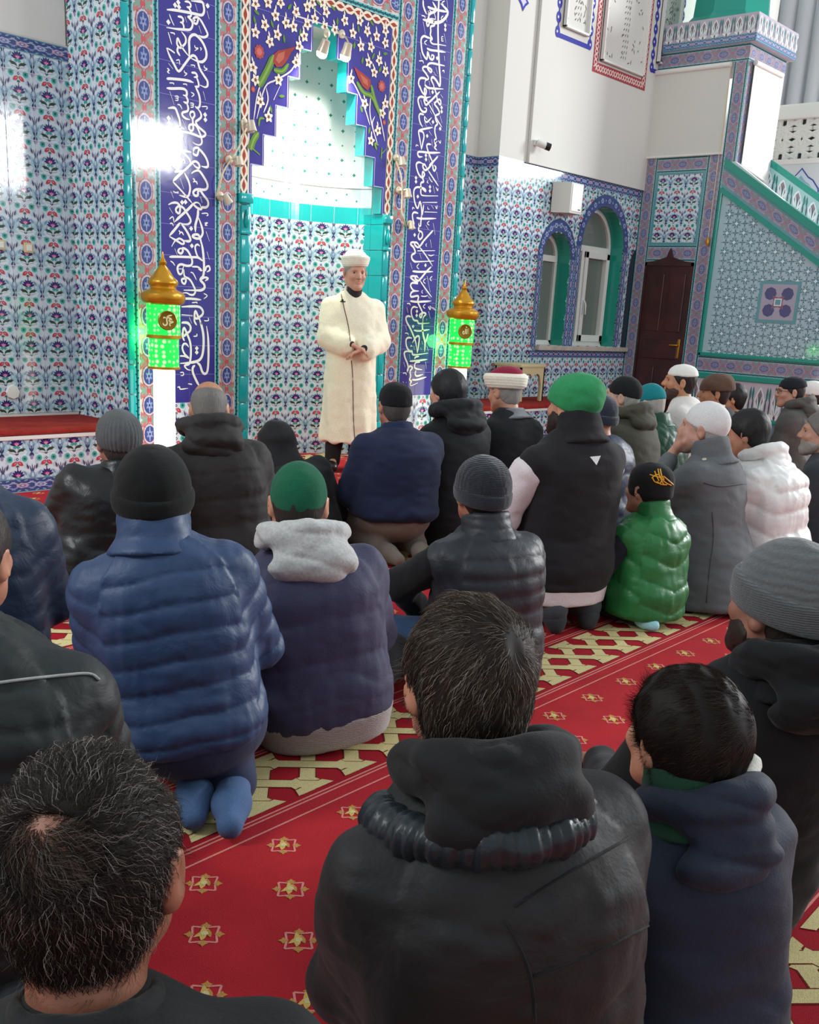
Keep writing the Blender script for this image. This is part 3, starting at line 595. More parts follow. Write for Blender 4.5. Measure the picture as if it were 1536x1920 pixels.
sppoly([(950, 530), (985, 560), (1040, 600), (1085, 640), (1085, 690), (1060, 725), (1020, 690), (985, 620)], hx('#a24038'), 7)
sppoly([(1000, 590), (1060, 640), (1065, 690), (1025, 660)], hx('#bd6a55'), 8)
GR = hx('#5b8a34'); GR2 = hx('#87a84e')
for L, wd in (([(190, 690), (230, 620), (280, 520), (310, 440)], .055), ([(310, 560), (380, 570), (430, 510)], .035), ([(975, 655), (1030, 740), (1100, 780), (1160, 930)], .034), ([(1090, 680), (1120, 800), (1170, 930)], .034), ([(125, 1200), (150, 1120), (190, 1060)], .05), ([(130, 1180), (200, 1240)], .03), ([(1170, 1270), (1175, 1180)], .03), ([(1175, 1230), (1210, 1190)], .02), ([(190, 1010), (200, 950), (235, 950)], .018), ([(1135, 1200), (1120, 1150), (1150, 1160)], .018)):
    A.line([sp(*p) for p in L], wd, GR, 6); A.line([sp(*p) for p in L], wd*.35, GR2, 7)
for L in ([(150, 960), (190, 720), (290, 510)], [(175, 950), (240, 700), (330, 640), (440, 575), (490, 500)], [(310, 800), (360, 690)], [(230, 900), (265, 800), (250, 700)], [(1080, 1000), (1040, 870), (980, 720), (930, 630)], [(1200, 1130), (1160, 930), (1090, 720)], [(1110, 1060), (1080, 900), (1090, 740)], [(1140, 1150), (1100, 1000), (1120, 930)], [(470, 120), (560, 150), (700, 190)], [(620, 60), (690, 120)]):
    A.line([sp(*p) for p in L], .011, hx('#ded6dc'), 5)
for x, y, an in ((180, 105, 160), (435, 60, 50), (160, 170, 110), (300, 200, 120), (395, 320, 100), (525, 270, 95), (640, 80, 95), (680, 30, 170), (790, 70, 150), (820, 180, 90), (990, 240, 105), (1100, 190, 150), (955, 370, 80), (1020, 490, 80), (1105, 455, 60), (1200, 430, 10), (1015, 880, 120), (370, 770, 10), (290, 880, 110), (1075, 1050, 80), (460, 220, 70), (1160, 560, 60)):
    c = sp(x, y); A.poly(petal(c[0]-.02*math.cos(math.radians(an)), c[1]-.02*math.sin(math.radians(an)), an, .055, .022), GR, 5)
for k in range(6): A.poly(rect(5.03, 2.2+.2*k, 6.47, 2.203+.2*k), hx('#8f86cc'), 3, None) if k > 4 else None
A.build('spandrel_panel', wall_y(YM), M['tile'], mih)

# ---- teal half columns at the mouth of the niche
def half_col(x0, x1, nm):
    b = MB(); xm = (x0+x1)/2; r = (x1-x0)/2
    for k in range(10):
        z0, z1 = .12+k*.2, min(2.0, .12+k*.2+.197)
        if z1 <= z0: break
        b.box((x0, YM-.02, z0), (x1, YM+.03, z1), .014)
    o = b.build(nm, M['teal'], mih, True)
    c = MB(); c.box((x0-.015, YM-.035, 1.93), (x1+.015, YM+.03, 1.995), .01); c.lathe([(.0, -.0), (.012, .01), (.022, .05), (.012, .1), (.004, .13)], (xm, YM-.03, 1.76), 10)
    c.box((x0-.006, YM-.03, 1.72), (x1+.006, YM+.03, 1.745), .006)
    m = c.build('capital', M['teal'], o, True); m.matrix_parent_inverse = Matrix.Identity(4)
    return o
half_col(4.966, 5.05, 'column'); half_col(6.461, 6.526, 'column')
# reveals
MB().box((5.05, YM+.001, .12), (5.062, 6.42, 2.0)).build('reveal', M['teal'], mih)
b = MB()
for k in range(10): b.box((6.445, YM-.01, .12+k*.2), (6.4625, 6.33, min(2.0, .12+k*.2+.197)), .004); b.box((6.445, 6.332, .12+k*.2), (6.4625, 6.42, min(2.0, .12+k*.2+.197)), .004)
b.build('reveal', M['teal'], mih)

# ---- curved niche wall
NCX, NCY, NA, NB = 5.755, 6.34, .70, .43
th = np.linspace(math.pi, 0, 400); ex, ey = NCX+NA*np.cos(th), NCY+NB*np.sin(th)
sl = np.concatenate([[0], np.cumsum(np.hypot(np.diff(ex), np.diff(ey)))]); NL = sl[-1]
def place_niche(uv, l):
    x = np.interp(uv[:, 0], sl, ex); y = np.interp(uv[:, 0], sl, ey); nx = (NCX-x)/NA**2; ny = (NCY-y)/NB**2; n = np.hypot(nx, ny)+1e-9
    return np.stack([x+nx/n*l, y+ny/n*l, uv[:, 1]], 1)
A = Art()
NS = 48
for i in range(NS):
    a, c = NL*i/NS, NL*(i+1)/NS
    A.poly(rect(a, 0, c, 1.92), W0, 0); A.poly(rect(a, 1.92, c, 2.05), hx('#1fb8bb'), 0); A.poly(rect(a, 2.05, c, 2.19), W0, 0)
    A.poly(rect(a, 2.19, c, 2.2), hx('#8a8f94'), 0); A.poly(rect(a, 2.2, c, 3.28), hx('#e8f2f4'), 0)
A.tiles(T_FL, 0, .0, NL, 1.92, TS, TS, .07, .0)
for k in range(9): A.poly(rect(.07+k*TS-.0015, 1.92, .07+k*TS+.0015, 2.05), GROUT, 2)
for k in range(20): A.poly(ngon(.04+k*.085, 2.15-.05*(k % 2), .009, 6), hx('#3f9c8c'), 2)
for r in range(9):
    for k in range(16):
        A.poly(star(.05+k*.105, 2.3+r*.11, .016 if (k+r) % 2 else .009, 4, .6), hx('#2f8f86'), 2)
A.build('niche_tiles', place_niche, M['tile'], mih)
vs = []; n = 24
for z in (0, 3.28):
    for i in range(n+1):
        t = math.pi*(1-i/n); vs.append((NCX+(NA+.03)*math.cos(t), NCY+(NB+.03)*math.sin(t), z))
MB().add(vs, [(i, i+1, n+2+i, n+1+i) for i in range(n)]+[tuple(range(n+1, 2*n+2))]).build('niche_shell', M['plaster'], mih)

# ---- spot lamps on the mihrab
M['lamp_glow'] = mat('lamp_glow', '#ffffff', .3, emit='#fff3dc', estr=25)
M['lamp_body'] = mat('cream_lamp_metal', '#cfc4ae', .3, .3)
def spot_lamp(px, label, lit=None, dirv=(0, -.3, -1), size=.035, Y=YM-.09, wall_px=None):
    p = on_y(px[0], px[1], Y)
    wp = on_y(*(wall_px or (px[0]-6, px[1]-10)), YM-.004)
    r = empty('spot_lamp', wp, 0, label, 'lamp', 'small spot lamps fixed on the mihrab')
    MB().lathe([(.03, 0), (.03, .012), (.012, .02)], wp, 16, (0, -1, 0)).build('wall_rose', M['lamp_body'], r, True)
    d = np.array(dirv, float); d /= np.linalg.norm(d)
    MB().tube([wp+np.array([0, -.015, 0]), (wp+p)/2+np.array([0, -.03, .02]), p-d*size*1.3], .006, 8).build('arm', M['lamp_body'], r, True)
    s = size
    MB().lathe([(s*.5, -1.4*s), (s*.72, -1.3*s), (s*.8, -.3*s), (s, .7*s), (s*.95, .72*s), (s*.7, .1*s)], p, 20, d).build('lamp_head', M['lamp_body'], r, True)
    MB().lathe([(s*.05, -.2*s), (s*.6, .0), (s*.85, .6*s), (s*.95, 1.0*s), (s*.7, 1.5*s), (s*.05, 1.7*s)] if lit else [(s*.05, -.2*s), (s*.6, .0), (s*.75, .4*s), (s*.5, .75*s), (s*.05, .9*s)], p, 16, d).build('bulb', M['lamp_glow'] if lit else M['pvc'], r, True)
    if lit:
        l = bpy.data.lights.new('spot_lamp_light', 'SPOT'); l.energy = lit; l.color = (1, .9, .74); l.spot_size = math.radians(126); l.spot_blend = .6; l.shadow_soft_size = .035
        lo = bpy.data.objects.new('light', l); COL.objects.link(lo); q = p+d*s*1.8
        aim(lo, q, q+d); lo.parent = r; lo.matrix_parent_inverse = parent_inv(r)
    return r
spot_lamp((607, 90), 'left lit spot lamp at the top of the mihrab arch', 60, (-.02, .50, -1), .042, YM-.12, (612, 62))
spot_lamp((650, 96), 'right lit spot lamp at the top of the mihrab arch', 72, (.04, .42, -1), .042, YM-.12, (640, 64))
spot_lamp((472, 240), 'unlit spot lamp on the left end of the stepped arch', None, (.05, -.2, -1), .036, YM-.07, (458, 232))
spot_lamp((448, 305), 'unlit spot lamp beside the gold rose left of the arch', None, (0, -.2, -1), .030, YM-.07, (428, 300))
spot_lamp((427, 376), 'lowest unlit spot lamp left of the niche, tilted', None, (.6, -.2, -1), .032, YM-.07, (412, 368))
spot_lamp((754, 305), 'upper unlit spot lamp on the right border of the mihrab', None, (0, -.2, -1), .032, YM-.07, (742, 296))
spot_lamp((765, 365), 'middle unlit spot lamp on the right border of the mihrab', None, (0, -.2, -1), .034, YM-.07, (747, 357))
spot_lamp((772, 425), 'lowest unlit spot lamp on the right calligraphy panel', None, (0, -.2, -1), .030, YM-.06, (768, 420))
for nm, pts, lab in (('cable', [(459, 225), (456, 255), (440, 290), (420, 320), (412, 345), (411, 368)], 'cream cable looping down between the left spot lamps'),
                     ('cable', [(748, 300), (752, 330), (754, 365), (753, 395), (758, 412), (767, 424)], 'cream cable hanging between the right spot lamps')):
    P = [on_y(x, y, YM-.045) for x, y in pts]; P[0][1] = P[-1][1] = YM-.01
    Q = np.array([smooth_line(np.array(P), 6)[i] for i in range(len(smooth_line(np.array(P), 6)))])
    tag(MB().tube(Q, .0065, 8).build(nm, M['cable'], None, True), lab, 'cable')

# ---- green lantern posts
def green_mat():
    m, nt, b = nodes('green_lit_shade')
    tc = nt.nodes.new('ShaderNodeTexCoord'); mp = nt.nodes.new('ShaderNodeMapping'); vo = nt.nodes.new('ShaderNodeTexVoronoi'); vo.inputs['Scale'].default_value = 30; vo.inputs['Randomness'].default_value = .35
    nt.links.new(tc.outputs['Object'], vo.inputs['Vector'])
    rp = nt.nodes.new('ShaderNodeValToRGB'); e = rp.color_ramp.elements
    e[0].position = .0; e[0].color = (.62, 1.0, .50, 1); e[1].position = .62; e[1].color = (.0, .62, .05, 1)
    x = rp.color_ramp.elements.new(.36); x.color = (.30, 1.0, .24, 1); x2 = rp.color_ramp.elements.new(.44); x2.color = (.0, .62, .05, 1)
    nt.links.new(vo.outputs['Distance'], rp.inputs[0]); nt.links.new(rp.outputs[0], b.inputs['Emission Color'])
    b.inputs['Emission Strength'].default_value = 1.5; b.inputs['Base Color'].default_value = (.02, .3, .05, 1); b.inputs['Roughness'].default_value = .25
    return m
M['green_glow'] = green_mat()
M['post_glow'] = mat('lit_white_post', '#fffaf0', .4, emit='#fff8ea', estr=2.6)
def lantern(x, y, word, label):
    r = empty('lantern_post', (x, y, 0), 0, label, 'lantern', 'green lantern posts flanking the mihrab')
    MB().lathe([(.11, 0), (.11, .03), (.075, .05)], (x, y, 0), 32).build('foot', M['gold'], r, True)
    MB().lathe([(.072, .05), (.072, .785)], (x, y, 0), 32).build('post', M['post_glow'], r, True)
    MB().lathe([(.095, .785), (.108, .79), (.108, .803), (.1, .806)], (x, y, 0), 32).build('lower_ring', M['gold'], r, True)
    MB().lathe([(.1, .806), (.1, .985)], (x, y, 0), 40).build('lower_shade', M['green_glow'], r, True)
    MB().lathe([(.1, .985), (.117, .99), (.117, 1.008), (.11, 1.012)], (x, y, 0), 32).build('middle_ring', M['gold'], r, True)
    MB().lathe([(.11, 1.012), (.11, 1.205)], (x, y, 0), 40).build('upper_shade', M['green_glow'], r, True)
    prof = [(.1, 1.2), (.122, 1.207), (.138, 1.222), (.146, 1.245), (.143, 1.27), (.122, 1.288), (.094, 1.298), (.084, 1.307), (.084, 1.318), (.094, 1.326), (.1, 1.342), (.094, 1.36), (.074, 1.378), (.062, 1.392), (.05, 1.412), (.03, 1.44), (.018, 1.452), (.024, 1.46), (.026, 1.47), (.018, 1.482), (.01, 1.495), (.003, 1.535)]
    MB().lathe(prof, (x, y, 0), 40).build('dome', M['gold'], r, True)
    gl_ = bpy.data.lights.new('lantern_glow', 'POINT'); gl_.energy = 2.6; gl_.color = (.12, 1, .15); gl_.shadow_soft_size = .075
    go_ = bpy.data.objects.new('glow', gl_); COL.objects.link(go_); go_.location = (x-.01, y+.20, 1.0); go_.parent = r; go_.matrix_parent_inverse = parent_inv(r)
    # round plaque facing the hall
    v = np.array([-x*.55, -y, 0]); v /= np.linalg.norm(v); c = np.array([x, y, 1.105])+v*.104
    MB().lathe([(.062, -.006), (.062, .012), (.057, .016), (.05, .014)], c, 30, v).build('plaque', mat('bronze_plaque', '#8f6a12', .35, .5), r, True)
    t = np.cross([0, 0, 1], v); A = Art()
    for wd, pts in word:
        A.line(pts, wd, hx('#e8e29a'), 1, taper=True)
    A.build('plaque_lettering', plane(c+v*.0175, t, (0, 0, 1), v), M['paint'], r)
MUH = [(.009, [(-.030, .012), (-.026, .020), (-.018, .016), (-.020, .024)]), (.010, [(.028, .036), (.005, .030), (-.004, .022), (.012, .016), (.026, .012)]), (.011, [(-.006, .026), (-.008, .004), (-.006, -.018), (-.016, -.030), (-.030, -.026), (-.034, -.014)]),
       (.010, [(.028, .004), (.014, .010), (.008, -.002), (.022, -.006), (.034, -.006), (.020, -.014), (.006, -.014)]), (.009, [(.014, -.016), (.010, -.026), (.018, -.034)])]
ALL_ = [(.010, [(.026, .03), (.026, -.022)]), (.010, [(.012, .026), (.012, -.014), (.004, -.018)]), (.010, [(-.002, .026), (-.002, -.012), (-.008, -.018)]), (.010, [(-.008, -.018), (-.020, -.020), (-.026, -.008), (-.018, .002), (-.012, -.010)]), (.007, [(.0, .034), (.004, .040), (.008, .034), (.012, .040)])]
lantern(4.13, 5.95, MUH, 'green lit lantern post with gold dome left of the mihrab')
lantern(7.26, 5.95, ALL_, 'green lit lantern post with gold dome right of the mihrab')

# ---- window wall right of the mihrab
WX0, WX1 = 7.445, XM
W1 = (9.63, 10.17, .965, 1.90)          # x0,x1,sill,spring
W2 = (10.36, 11.27, .965, 2.06)
def arch_pts(w, n=18, grow=0.0, point=.0):
    x0, x1, zs, sp_ = w; xc = (x0+x1)/2; r = (x1-x0)/2+grow
    return [(xc+r*math.cos(t), sp_+(r*1.02+point*abs(math.sin(t)))*math.sin(t)) for t in np.linspace(math.pi, 0, n)]
WTOP = 6.0
poly = [(WX0, 0), (WX0, WTOP), (WX1+3, WTOP), (WX1+3, 0)]
b = MB()
def wpoly(pts): b.prism([(x, YW+.001, z) for x, z in pts], (0, .24, 0))
wpoly([(8.74, 0), (8.74, WTOP), (W1[0], WTOP), (W1[0], 0)]); wpoly([(W1[1], 0), (W1[1], WTOP), (W2[0], WTOP), (W2[0], 0)]); wpoly([(W2[1], 0), (W2[1], WTOP), (WX1+3, WTOP), (WX1+3, 0)])
for w_ in (W1, W2):
    wpoly([(w_[0], 0), (w_[0], w_[2]), (w_[1], w_[2]), (w_[1], 0)]); wpoly([(w_[0], WTOP)]+arch_pts(w_)+[(w_[1], WTOP)])
b.box((WX0, 7.101, 0), (8.745, 7.35, WTOP)); b.box((8.743, YW+.0015, 0), (8.75, 7.12, WTOP))
tag(b.build('wall_right', M['plaster']), kind='structure')
def in_win(u, v):
    for w_ in (W1, W2):
        g = .0; xc = (w_[0]+w_[1])/2; r = (w_[1]-w_[0])/2
        if w_[0] < u < w_[1] and w_[2] < v < w_[3]: return True
        if v >= w_[3] and (u-xc)**2+(v-w_[3])**2 < (r*1.02)**2: return True
    return False
A = Art()
ZF0, ZF1 = 2.69, 2.785
for xs, xe in ((8.74, W1[0]), (W1[1], W2[0]), (W2[1], WX1)): A.poly(rect(xs, 0, xe, ZF0), W0, 0)
for w_ in (W1, W2):
    A.poly(rect(w_[0], 0, w_[1], w_[2]), W0, 0); A.poly(np.array([(w_[0], ZF0)]+arch_pts(w_)+[(w_[1], ZF0)]), W0, 0)
A.tiles(T_FL, 8.74, .0, WX1, ZF0, TS, TS, 8.80, .0, in_win)
frieze(A, 8.74, WX1, ZF0, ZF1, 8.74)
# frieze bands around the arches
def band(w_, g=.095):
    x0, x1, zs, sp_ = w_
    for a, c in ((x0-g, x0), (x1, x1+g)):
        A.poly(rect(a, zs-.02, c, sp_), C_FRZ, 10); A.tiles([(p, cc, l+10) for p, cc, l in rot_tpl(T_FR)], a, zs-.02, c, sp_, g, .18, a, zs)
    inn, out = arch_pts(w_, 22), arch_pts(w_, 22, g, .03)
    for i in range(21): A.poly(np.array([inn[i], out[i], out[i+1], inn[i+1]]), C_FRZ, 10)
    for i in range(1, 21, 2):
        m = (np.array(inn[i])+np.array(out[i]))/2; A.poly(star(m[0], m[1], .032, 6, .7), hx('#a9b3d2'), 12); A.poly(ngon(m[0], m[1], .016, 6), hx('#5a6aa0'), 13)
        k = (np.array(inn[i+1])+np.array(out[i+1]))/2; A.poly(ngon(k[0], k[1], .014, 6), hx('#7fa0b8'), 12)
band(W1); band(W2)
A.poly(rect(9.535, .83, WX1, .91), C_FRZ, 10); A.tiles([(p, c, l+10) for p, c, l in T_FR], 9.535, .83, WX1, .91, .2, .08, 9.5, .83)
# third arch, half hidden by the minbar: recess shade painted as a dark shape
A.poly(np.array([(11.44, .965), (11.44, 1.9), (11.47, 2.03), (11.55, 2.12), (11.55, .965)]), hx('#23313f'), 14)
tag(A.build('trim_2', wall_y(YW), M['tile']), kind='structure')
A = Art(); floral(A, 7.445, 8.74, 0, ZF0, 7.6, 0); frieze(A, 7.445, 8.74, ZF0, ZF1); tag(A.build('trim_3', wall_y(7.1), M['tile']), kind='structure')
A = Art(); floral(A, YW, 7.1, 0, ZF0, YW, 0); frieze(A, YW, 7.1, ZF0, ZF1); tag(A.build('trim_4', wall_x(8.74), M['tile']), kind='structure')
# thicker plaster face above the tiles on the right
MB().box((9.2, YW-.035, 2.778), (XM, YW, WTOP), .004).build('trim_5', M['plaster'])['kind'] = 'structure'
# windows
def window(n, w_, leaves):
    x0, x1, zs, sp_ = w_; r = empty('window_%d' % n, ((x0+x1)/2, YW, zs), 0, None, None, None, 'structure')
    yo = YW+.17
    ring = MB(); e_ = .004; P = [(x0+e_, zs)]+arch_pts((x0+e_, x1-e_, zs, sp_), 20)+[(x1-e_, zs)]
    for (xa, za), (xb, zb) in zip(P[:-1], P[1:]): ring.add([(xa, YW-.002, za), (xb, YW-.002, zb), (xb, YW+.22, zb), (xa, YW+.22, za)], [(0, 1, 2, 3)])
    ring.build('reveal', M['teal_dark'], r)
    fr = MB(); ft = .05; inn = arch_pts((x0+ft, x1-ft, zs, sp_), 20)
    O = [(x0, zs)]+arch_pts(w_, 20)+[(x1, zs)]; I = [(x0+ft, zs+ft)]+inn+[(x1-ft, zs+ft)]
    for i in range(len(O)-1):
        a, c, d, e = O[i], O[i+1], I[i+1], I[i]
        fr.add([(a[0], yo, a[1]), (c[0], yo, c[1]), (d[0], yo, d[1]), (e[0], yo, e[1]), (a[0], yo+.06, a[1]), (c[0], yo+.06, c[1]), (d[0], yo+.06, d[1]), (e[0], yo+.06, e[1])], [(0, 1, 2, 3), (2, 3, 7, 6)])
    fr.box((x0, yo, zs), (x1, yo+.06, zs+.05)); fr.box((x0+.02, yo-.005, sp_-.03), (x1-.02, yo+.06, sp_+.035))
    f = fr.build('frame', M['pvc'], r)
    if leaves:
        xm = x0+.34*(x1-x0)
        MB().box((xm-.028, yo-.01, zs+.04), (xm+.028, yo+.06, sp_)).build('mullion', M['pvc'], r)
        s = MB(); a, c = xm+.03, x1-.045
        for q in (((a, yo-.03, zs+.05), (a+.065, yo+.03, sp_-.03)), ((c-.065, yo-.03, zs+.05), (c, yo+.03, sp_-.03)), ((a, yo-.03, zs+.05), (c, yo+.03, zs+.125)), ((a, yo-.03, sp_-.10), (c, yo+.03, sp_-.03))): s.box(*q, .004)
        sa = s.build('casement', M['pvc'], r)
        h = MB(); h.box((a+.02, yo-.05, zs+.42), (a+.045, yo-.03, zs+.52), .004); h.tube([(a+.032, yo-.055, zs+.50), (a+.032, yo-.07, zs+.46), (a+.034, yo-.07, zs+.36)], .011, 8)
        ho = h.build('handle', M['pvc'], sa, True); ho.matrix_parent_inverse = Matrix.Identity(4)
    P = [(x0+.01, zs+.01)]+arch_pts((x0+.01, x1-.01, zs, sp_), 20)+[(x1-.01, zs+.01)]
    MB().prism([(x, yo+.03, z) for x, z in P], (0, .006, 0)).build('pane', M['glass_grey'], r)
    return r
window(1, W1, False); window(2, W2, True)
tag(MB().box((9.63, YW-.06, .912), (11.54, YW+.2, .962), .006).build('trim_6', M['sill']), kind='structure')

# ---- things on the walls
def plate(x, z, Y, s, label, cat, name, m='cream_plastic', depth=.02):
    r = empty(name, (x, Y, z), 0, label, cat)
    MB().box((x-s, Y-depth, z-s), (x+s, Y, z+s), .006).build('cover', M[m], r)
    MB().box((x-s*.6, Y-depth-.004, z-s*.6), (x+s*.6, Y-depth+.002, z+s*.6), .003).build('rocker', M['white_paint'], r)
    return r
plate(3.66, 1.52, YW, .032, 'small square light switch on the left tiled wall', 'switch', 'light_switch')
plate(3.462, 1.525, YW, .032, 'half seen switch at the left edge of the photo', 'switch', 'light_switch')
tag(MB().lathe([(.005, 0), (.05, 0), (.05, -.012), (.045, -.018), (.005, -.02)], (3.495, YW-.0, .567), 8, (0, 1, 0)).build('junction_cover', M['white_paint']), 'white round cover plate low on the left tiled wall', 'cover')
tag(MB().box((8.33, 7.06, 2.385), (8.44, 7.098, 2.50), .008).build('wall_sensor_box', M['pvc']), 'small white box on the tiles right of the mihrab', 'box')
sp_r = empty('wall_speaker', (9.84, YW-.1, 2.5), 0, 'pale box loudspeaker mounted above the small arched window', 'speaker')
MB().prism([(9.68, YW-.02, 2.352), (9.77, YW-.2, 2.352), (10.0, YW-.2, 2.352), (10.06, YW-.02, 2.352)], (0, 0, .305)).build('cabinet', M['blind'], sp_r)
MB().box((9.79, YW-.206, 2.372), (9.98, YW-.199, 2.64), .003).build('grille', M['pvc'], sp_r)
MB().box((9.92, YW-.21, 2.39), (9.955, YW-.205, 2.4)).build('badge', M['black_plastic'], sp_r)
MB().box((9.8, YW-.03, 2.45), (9.95, YW, 2.55)).build('bracket', M['black_plastic'], sp_r)
sc_r = empty('security_camera', (9.28, YW-.05, 2.965), 0, 'small white bullet camera with dark lens on the cream wall', 'camera')
MB().lathe([(.02, 0), (.035, .005), (.035, .14), (.028, .15)], (9.27, YW-.06, 2.98), 16, (.75, -.6, -.25)).build('housing', M['pvc'], sc_r, True)
MB().lathe([(.037, .10), (.037, .152), (.02, .153)], (9.27, YW-.06, 2.98), 16, (.75, -.6, -.25)).build('lens', M['black_plastic'], sc_r, True)
MB().box((9.245, YW-.06, 2.95), (9.29, YW-.034, 3.0), .004).build('bracket', M['pvc'], sc_r)

# ---- carved plaster windows with painted borders, high on the right wall
def relief(x0, x1, z0, z1, style, label):
    r = empty('plaster_relief', ((x0+x1)/2, YW-.04, z0), 0, label, 'relief', 'carved plaster panels high on the wall')
    bw = .085 if style == 'blue' else .1; Y = YW-.037
    A = Art(); col = hx('#2f34a0') if style == 'blue' else hx('#a8404a'); lt = hx('#cfcfe0') if style == 'blue' else hx('#e8cfc8')
    if style == 'blue':
        for a, c in ((x0, x0+bw), (x1-bw, x1)):
            m = (a+c)/2
            A.poly(rect(m-.02 if a == x0 else m-.0, z0, m if a == x0 else m+.02, z1), col, 1)
            k = 0
            while z0+k*.13 < z1:
                zc = z0+.05+k*.13; s = -1 if a == x0 else 1
                A.poly(ngon(m+s*.012, zc, .042, 10, .055), col, 2); A.poly(ngon(m+s*.02, zc, .014, 7), lt, 3); k += 1
        A.poly(rect(x0+.02, z0-.0, x1-.02, z0+.045), col, 2)
    else:
        for rc_ in ((x0, z0, x0+bw, z1), (x1-bw, z0, x1, z1), (x0, z0, x1, z0+bw)): A.poly(rect(*rc_), col, 1)
        for a in (x0+bw/2, x1-bw/2):
            zz = np.arange(z0+.05, z1, .05); A.line([(a+.028*(1 if i % 2 else -1), z) for i, z in enumerate(zz)], .016, lt, 2, False); A.line([(a-.028*(1 if i % 2 else -1), z) for i, z in enumerate(zz)], .012, lt, 3, False)
        xx = np.arange(x0+.06, x1-.04, .05); A.line([(x, z0+bw/2+.026*(1 if i % 2 else -1)) for i, x in enumerate(xx)], .016, lt, 2, False); A.line([(x, z0+bw/2-.026*(1 if i % 2 else -1)) for i, x in enumerate(xx)], .012, lt, 3, False)
    A.build('painted_border', wall_y(Y), M['paint'], r)
    b = MB(); i0, i1, j0 = x0+bw+.02, x1-bw-.02, z0+bw+.02
    for q in (((i0, Y-.05, j0), (i0+.02, Y, z1)), ((i1-.02, Y-.05, j0), (i1, Y, z1)), ((i0, Y-.05, j0), (i1, Y, j0+.02))): b.box(*q, .003)
    b.build('moulding', M['white_paint'], r)
    MB().box((i0, Y-.012, j0), (i1, Y, z1)).build('carved_slab', M['plaster'], r)
    A = Art(); rr = random.Random(int(x0*100)); dk = hx('#6d6f5e')
    xm = (i0+i1)/2
    for _ in range(90):
        x = rr.uniform(i0+.05, i1-.05); z = rr.uniform(j0+.06, z1); A.poly(petal(x, z, rr.uniform(20, 160), rr.uniform(.03, .06), .014), dk, 1)
    for z in np.arange(j0+.1, z1, .055):
        for k in range(-1, 2): A.poly(petal(xm+k*.05+(z*7 % .02), z, 60+20*k, .04, .013), dk, 1)
    A.build('carving', wall_y(Y-.0125), M['paint'], r)
relief(9.47, 10.13, 4.0, 5.6, 'blue', 'narrow carved plaster panel with blue border, left of the red one')
relief(10.19, 11.30, 3.815, 5.6, 'red', 'wide carved plaster panel with a red scroll border')
relief(11.37, 12.0, 4.03, 5.6, 'blue', 'narrow carved plaster panel with blue border, right of the red one')
A = Art(); A.poly(star(8.94, 4.2, .09, 4, .6), hx('#2f34a0'), 1); A.poly(star(8.94, 4.2, .05, 4, .6), hx('#c9c9e0'), 2)
tag(A.build('painted_rosette', wall_y(YW-.003), M['paint']), 'small blue painted rosette at the top of the cream wall', 'ornament')

# ---- minbar
def tint(T, c, k): return [(p, tuple(a*(1-k)+b*k for a, b in zip(cc, c)), l) for p, cc, l in T]
T_CA = tint(T_CA, hx('#8586a0'), .55); T_CAH = tint(T_CAH, hx('#8586a0'), .55); C_CART = hx('#a9a4b2'); C_DOT = hx('#5f9aa2')
mn = empty('minbar', (12.0, 5.0, 0), 0, 'tiled pulpit staircase with wooden door and screened canopy', 'pulpit')
MX = plane((XM, 0, 0), (0, 1, 0), (0, 0, 1), (-1, 0, 0))
PF = 5.69
def hyp(y): return 2.76+(y-5.80)*.6245
b = MB(); b.prism([(XM+.05, YW, 0), (XM+.05, YW, 3.05), (XM+.05, PF, 3.05), (XM+.05, PF, 2.5), (XM+.05, 1.7, .01), (XM+.05, 1.7, 0)], (.9, 0, 0)); b.build('stair_block', M['plaster_cool'], mn)
b = MB(); b.prism([(XM+.001, YW, 0), (XM+.001, YW, 3.05), (XM+.001, PF, 3.05), (XM+.001, 2.2, hyp(2.2)+.2), (XM+.001, 1.2, .2), (XM+.001, 1.2, 0)], (.06, 0, 0)); b.build('parapet_wall', M['plaster_cool'], mn)
MB().box((XM+.001, PF, 3.05), (XM+.16, PF+.16, 4.12)).build('canopy_pillar', M['plaster_cool'], mn)
MB().box((XM+.80, PF, 3.05), (XM+.95, PF+.16, 4.12)).build('canopy_pillar', M['plaster_cool'], mn)
b = MB(); b.box((XM+.001, PF-.0, 4.12), (XM+.95, YW-.1, 4.24)); b.box((XM-.06, PF-.08, 4.24), (XM+1.0, YW-.1, 4.52), .0); b.build('canopy_crown', M['plaster_cool'], mn)
# crown tiles: side and front
CP = hx('#8d8398'); C_PUR = hx('#a8a2b4')
def crown(A, u0, u1):
    A.slab(u0, 4.32, u1, 4.52, hx('#b3aebb')); A.tiles(T_TU, u0, 4.32, u1, 4.52, .14, .2, u0, 4.32); A.slab(u0, 4.24, u1, 4.32, hx('#4a6f94')); A.tiles([(p, c, l) for p, c, l in T_FR], u0, 4.25, u1, 4.32, .2, .07, u0, 4.25)
A = Art(); crown(A, PF-.08, YW-.1); A.build('crown_tiles', wall_x(XM-.061), M['tile'], mn)
A = Art(); crown(A, XM-.06, XM+1.0); A.build('crown_tiles', wall_y(PF-.081), M['tile'], mn)
A = Art(); cart_h(A, PF, YW, 4.07, 4.24, PF, .3, base=C_PUR); cart_v(A, PF, PF+.16, 3.05, 4.07, 0, .3); A.build('canopy_tiles', MX, M['tile'], mn)
A = Art(); cart_h(A, XM, XM+.95, 4.07, 4.24, XM, .3, base=C_PUR); cart_v(A, XM, XM+.16, 3.05, 4.07, 0, .3); A.build('canopy_tiles', wall_y(PF-.001), M['tile'], mn)
# green cap
MB().lathe([(.52, 4.52), (.50, 4.56), (.44, 4.62), (.40, 5.2), (.02, 6.6)], (XM+.47, 6.2, 0), 8).build('canopy_cap', M['teal_dark'], mn)
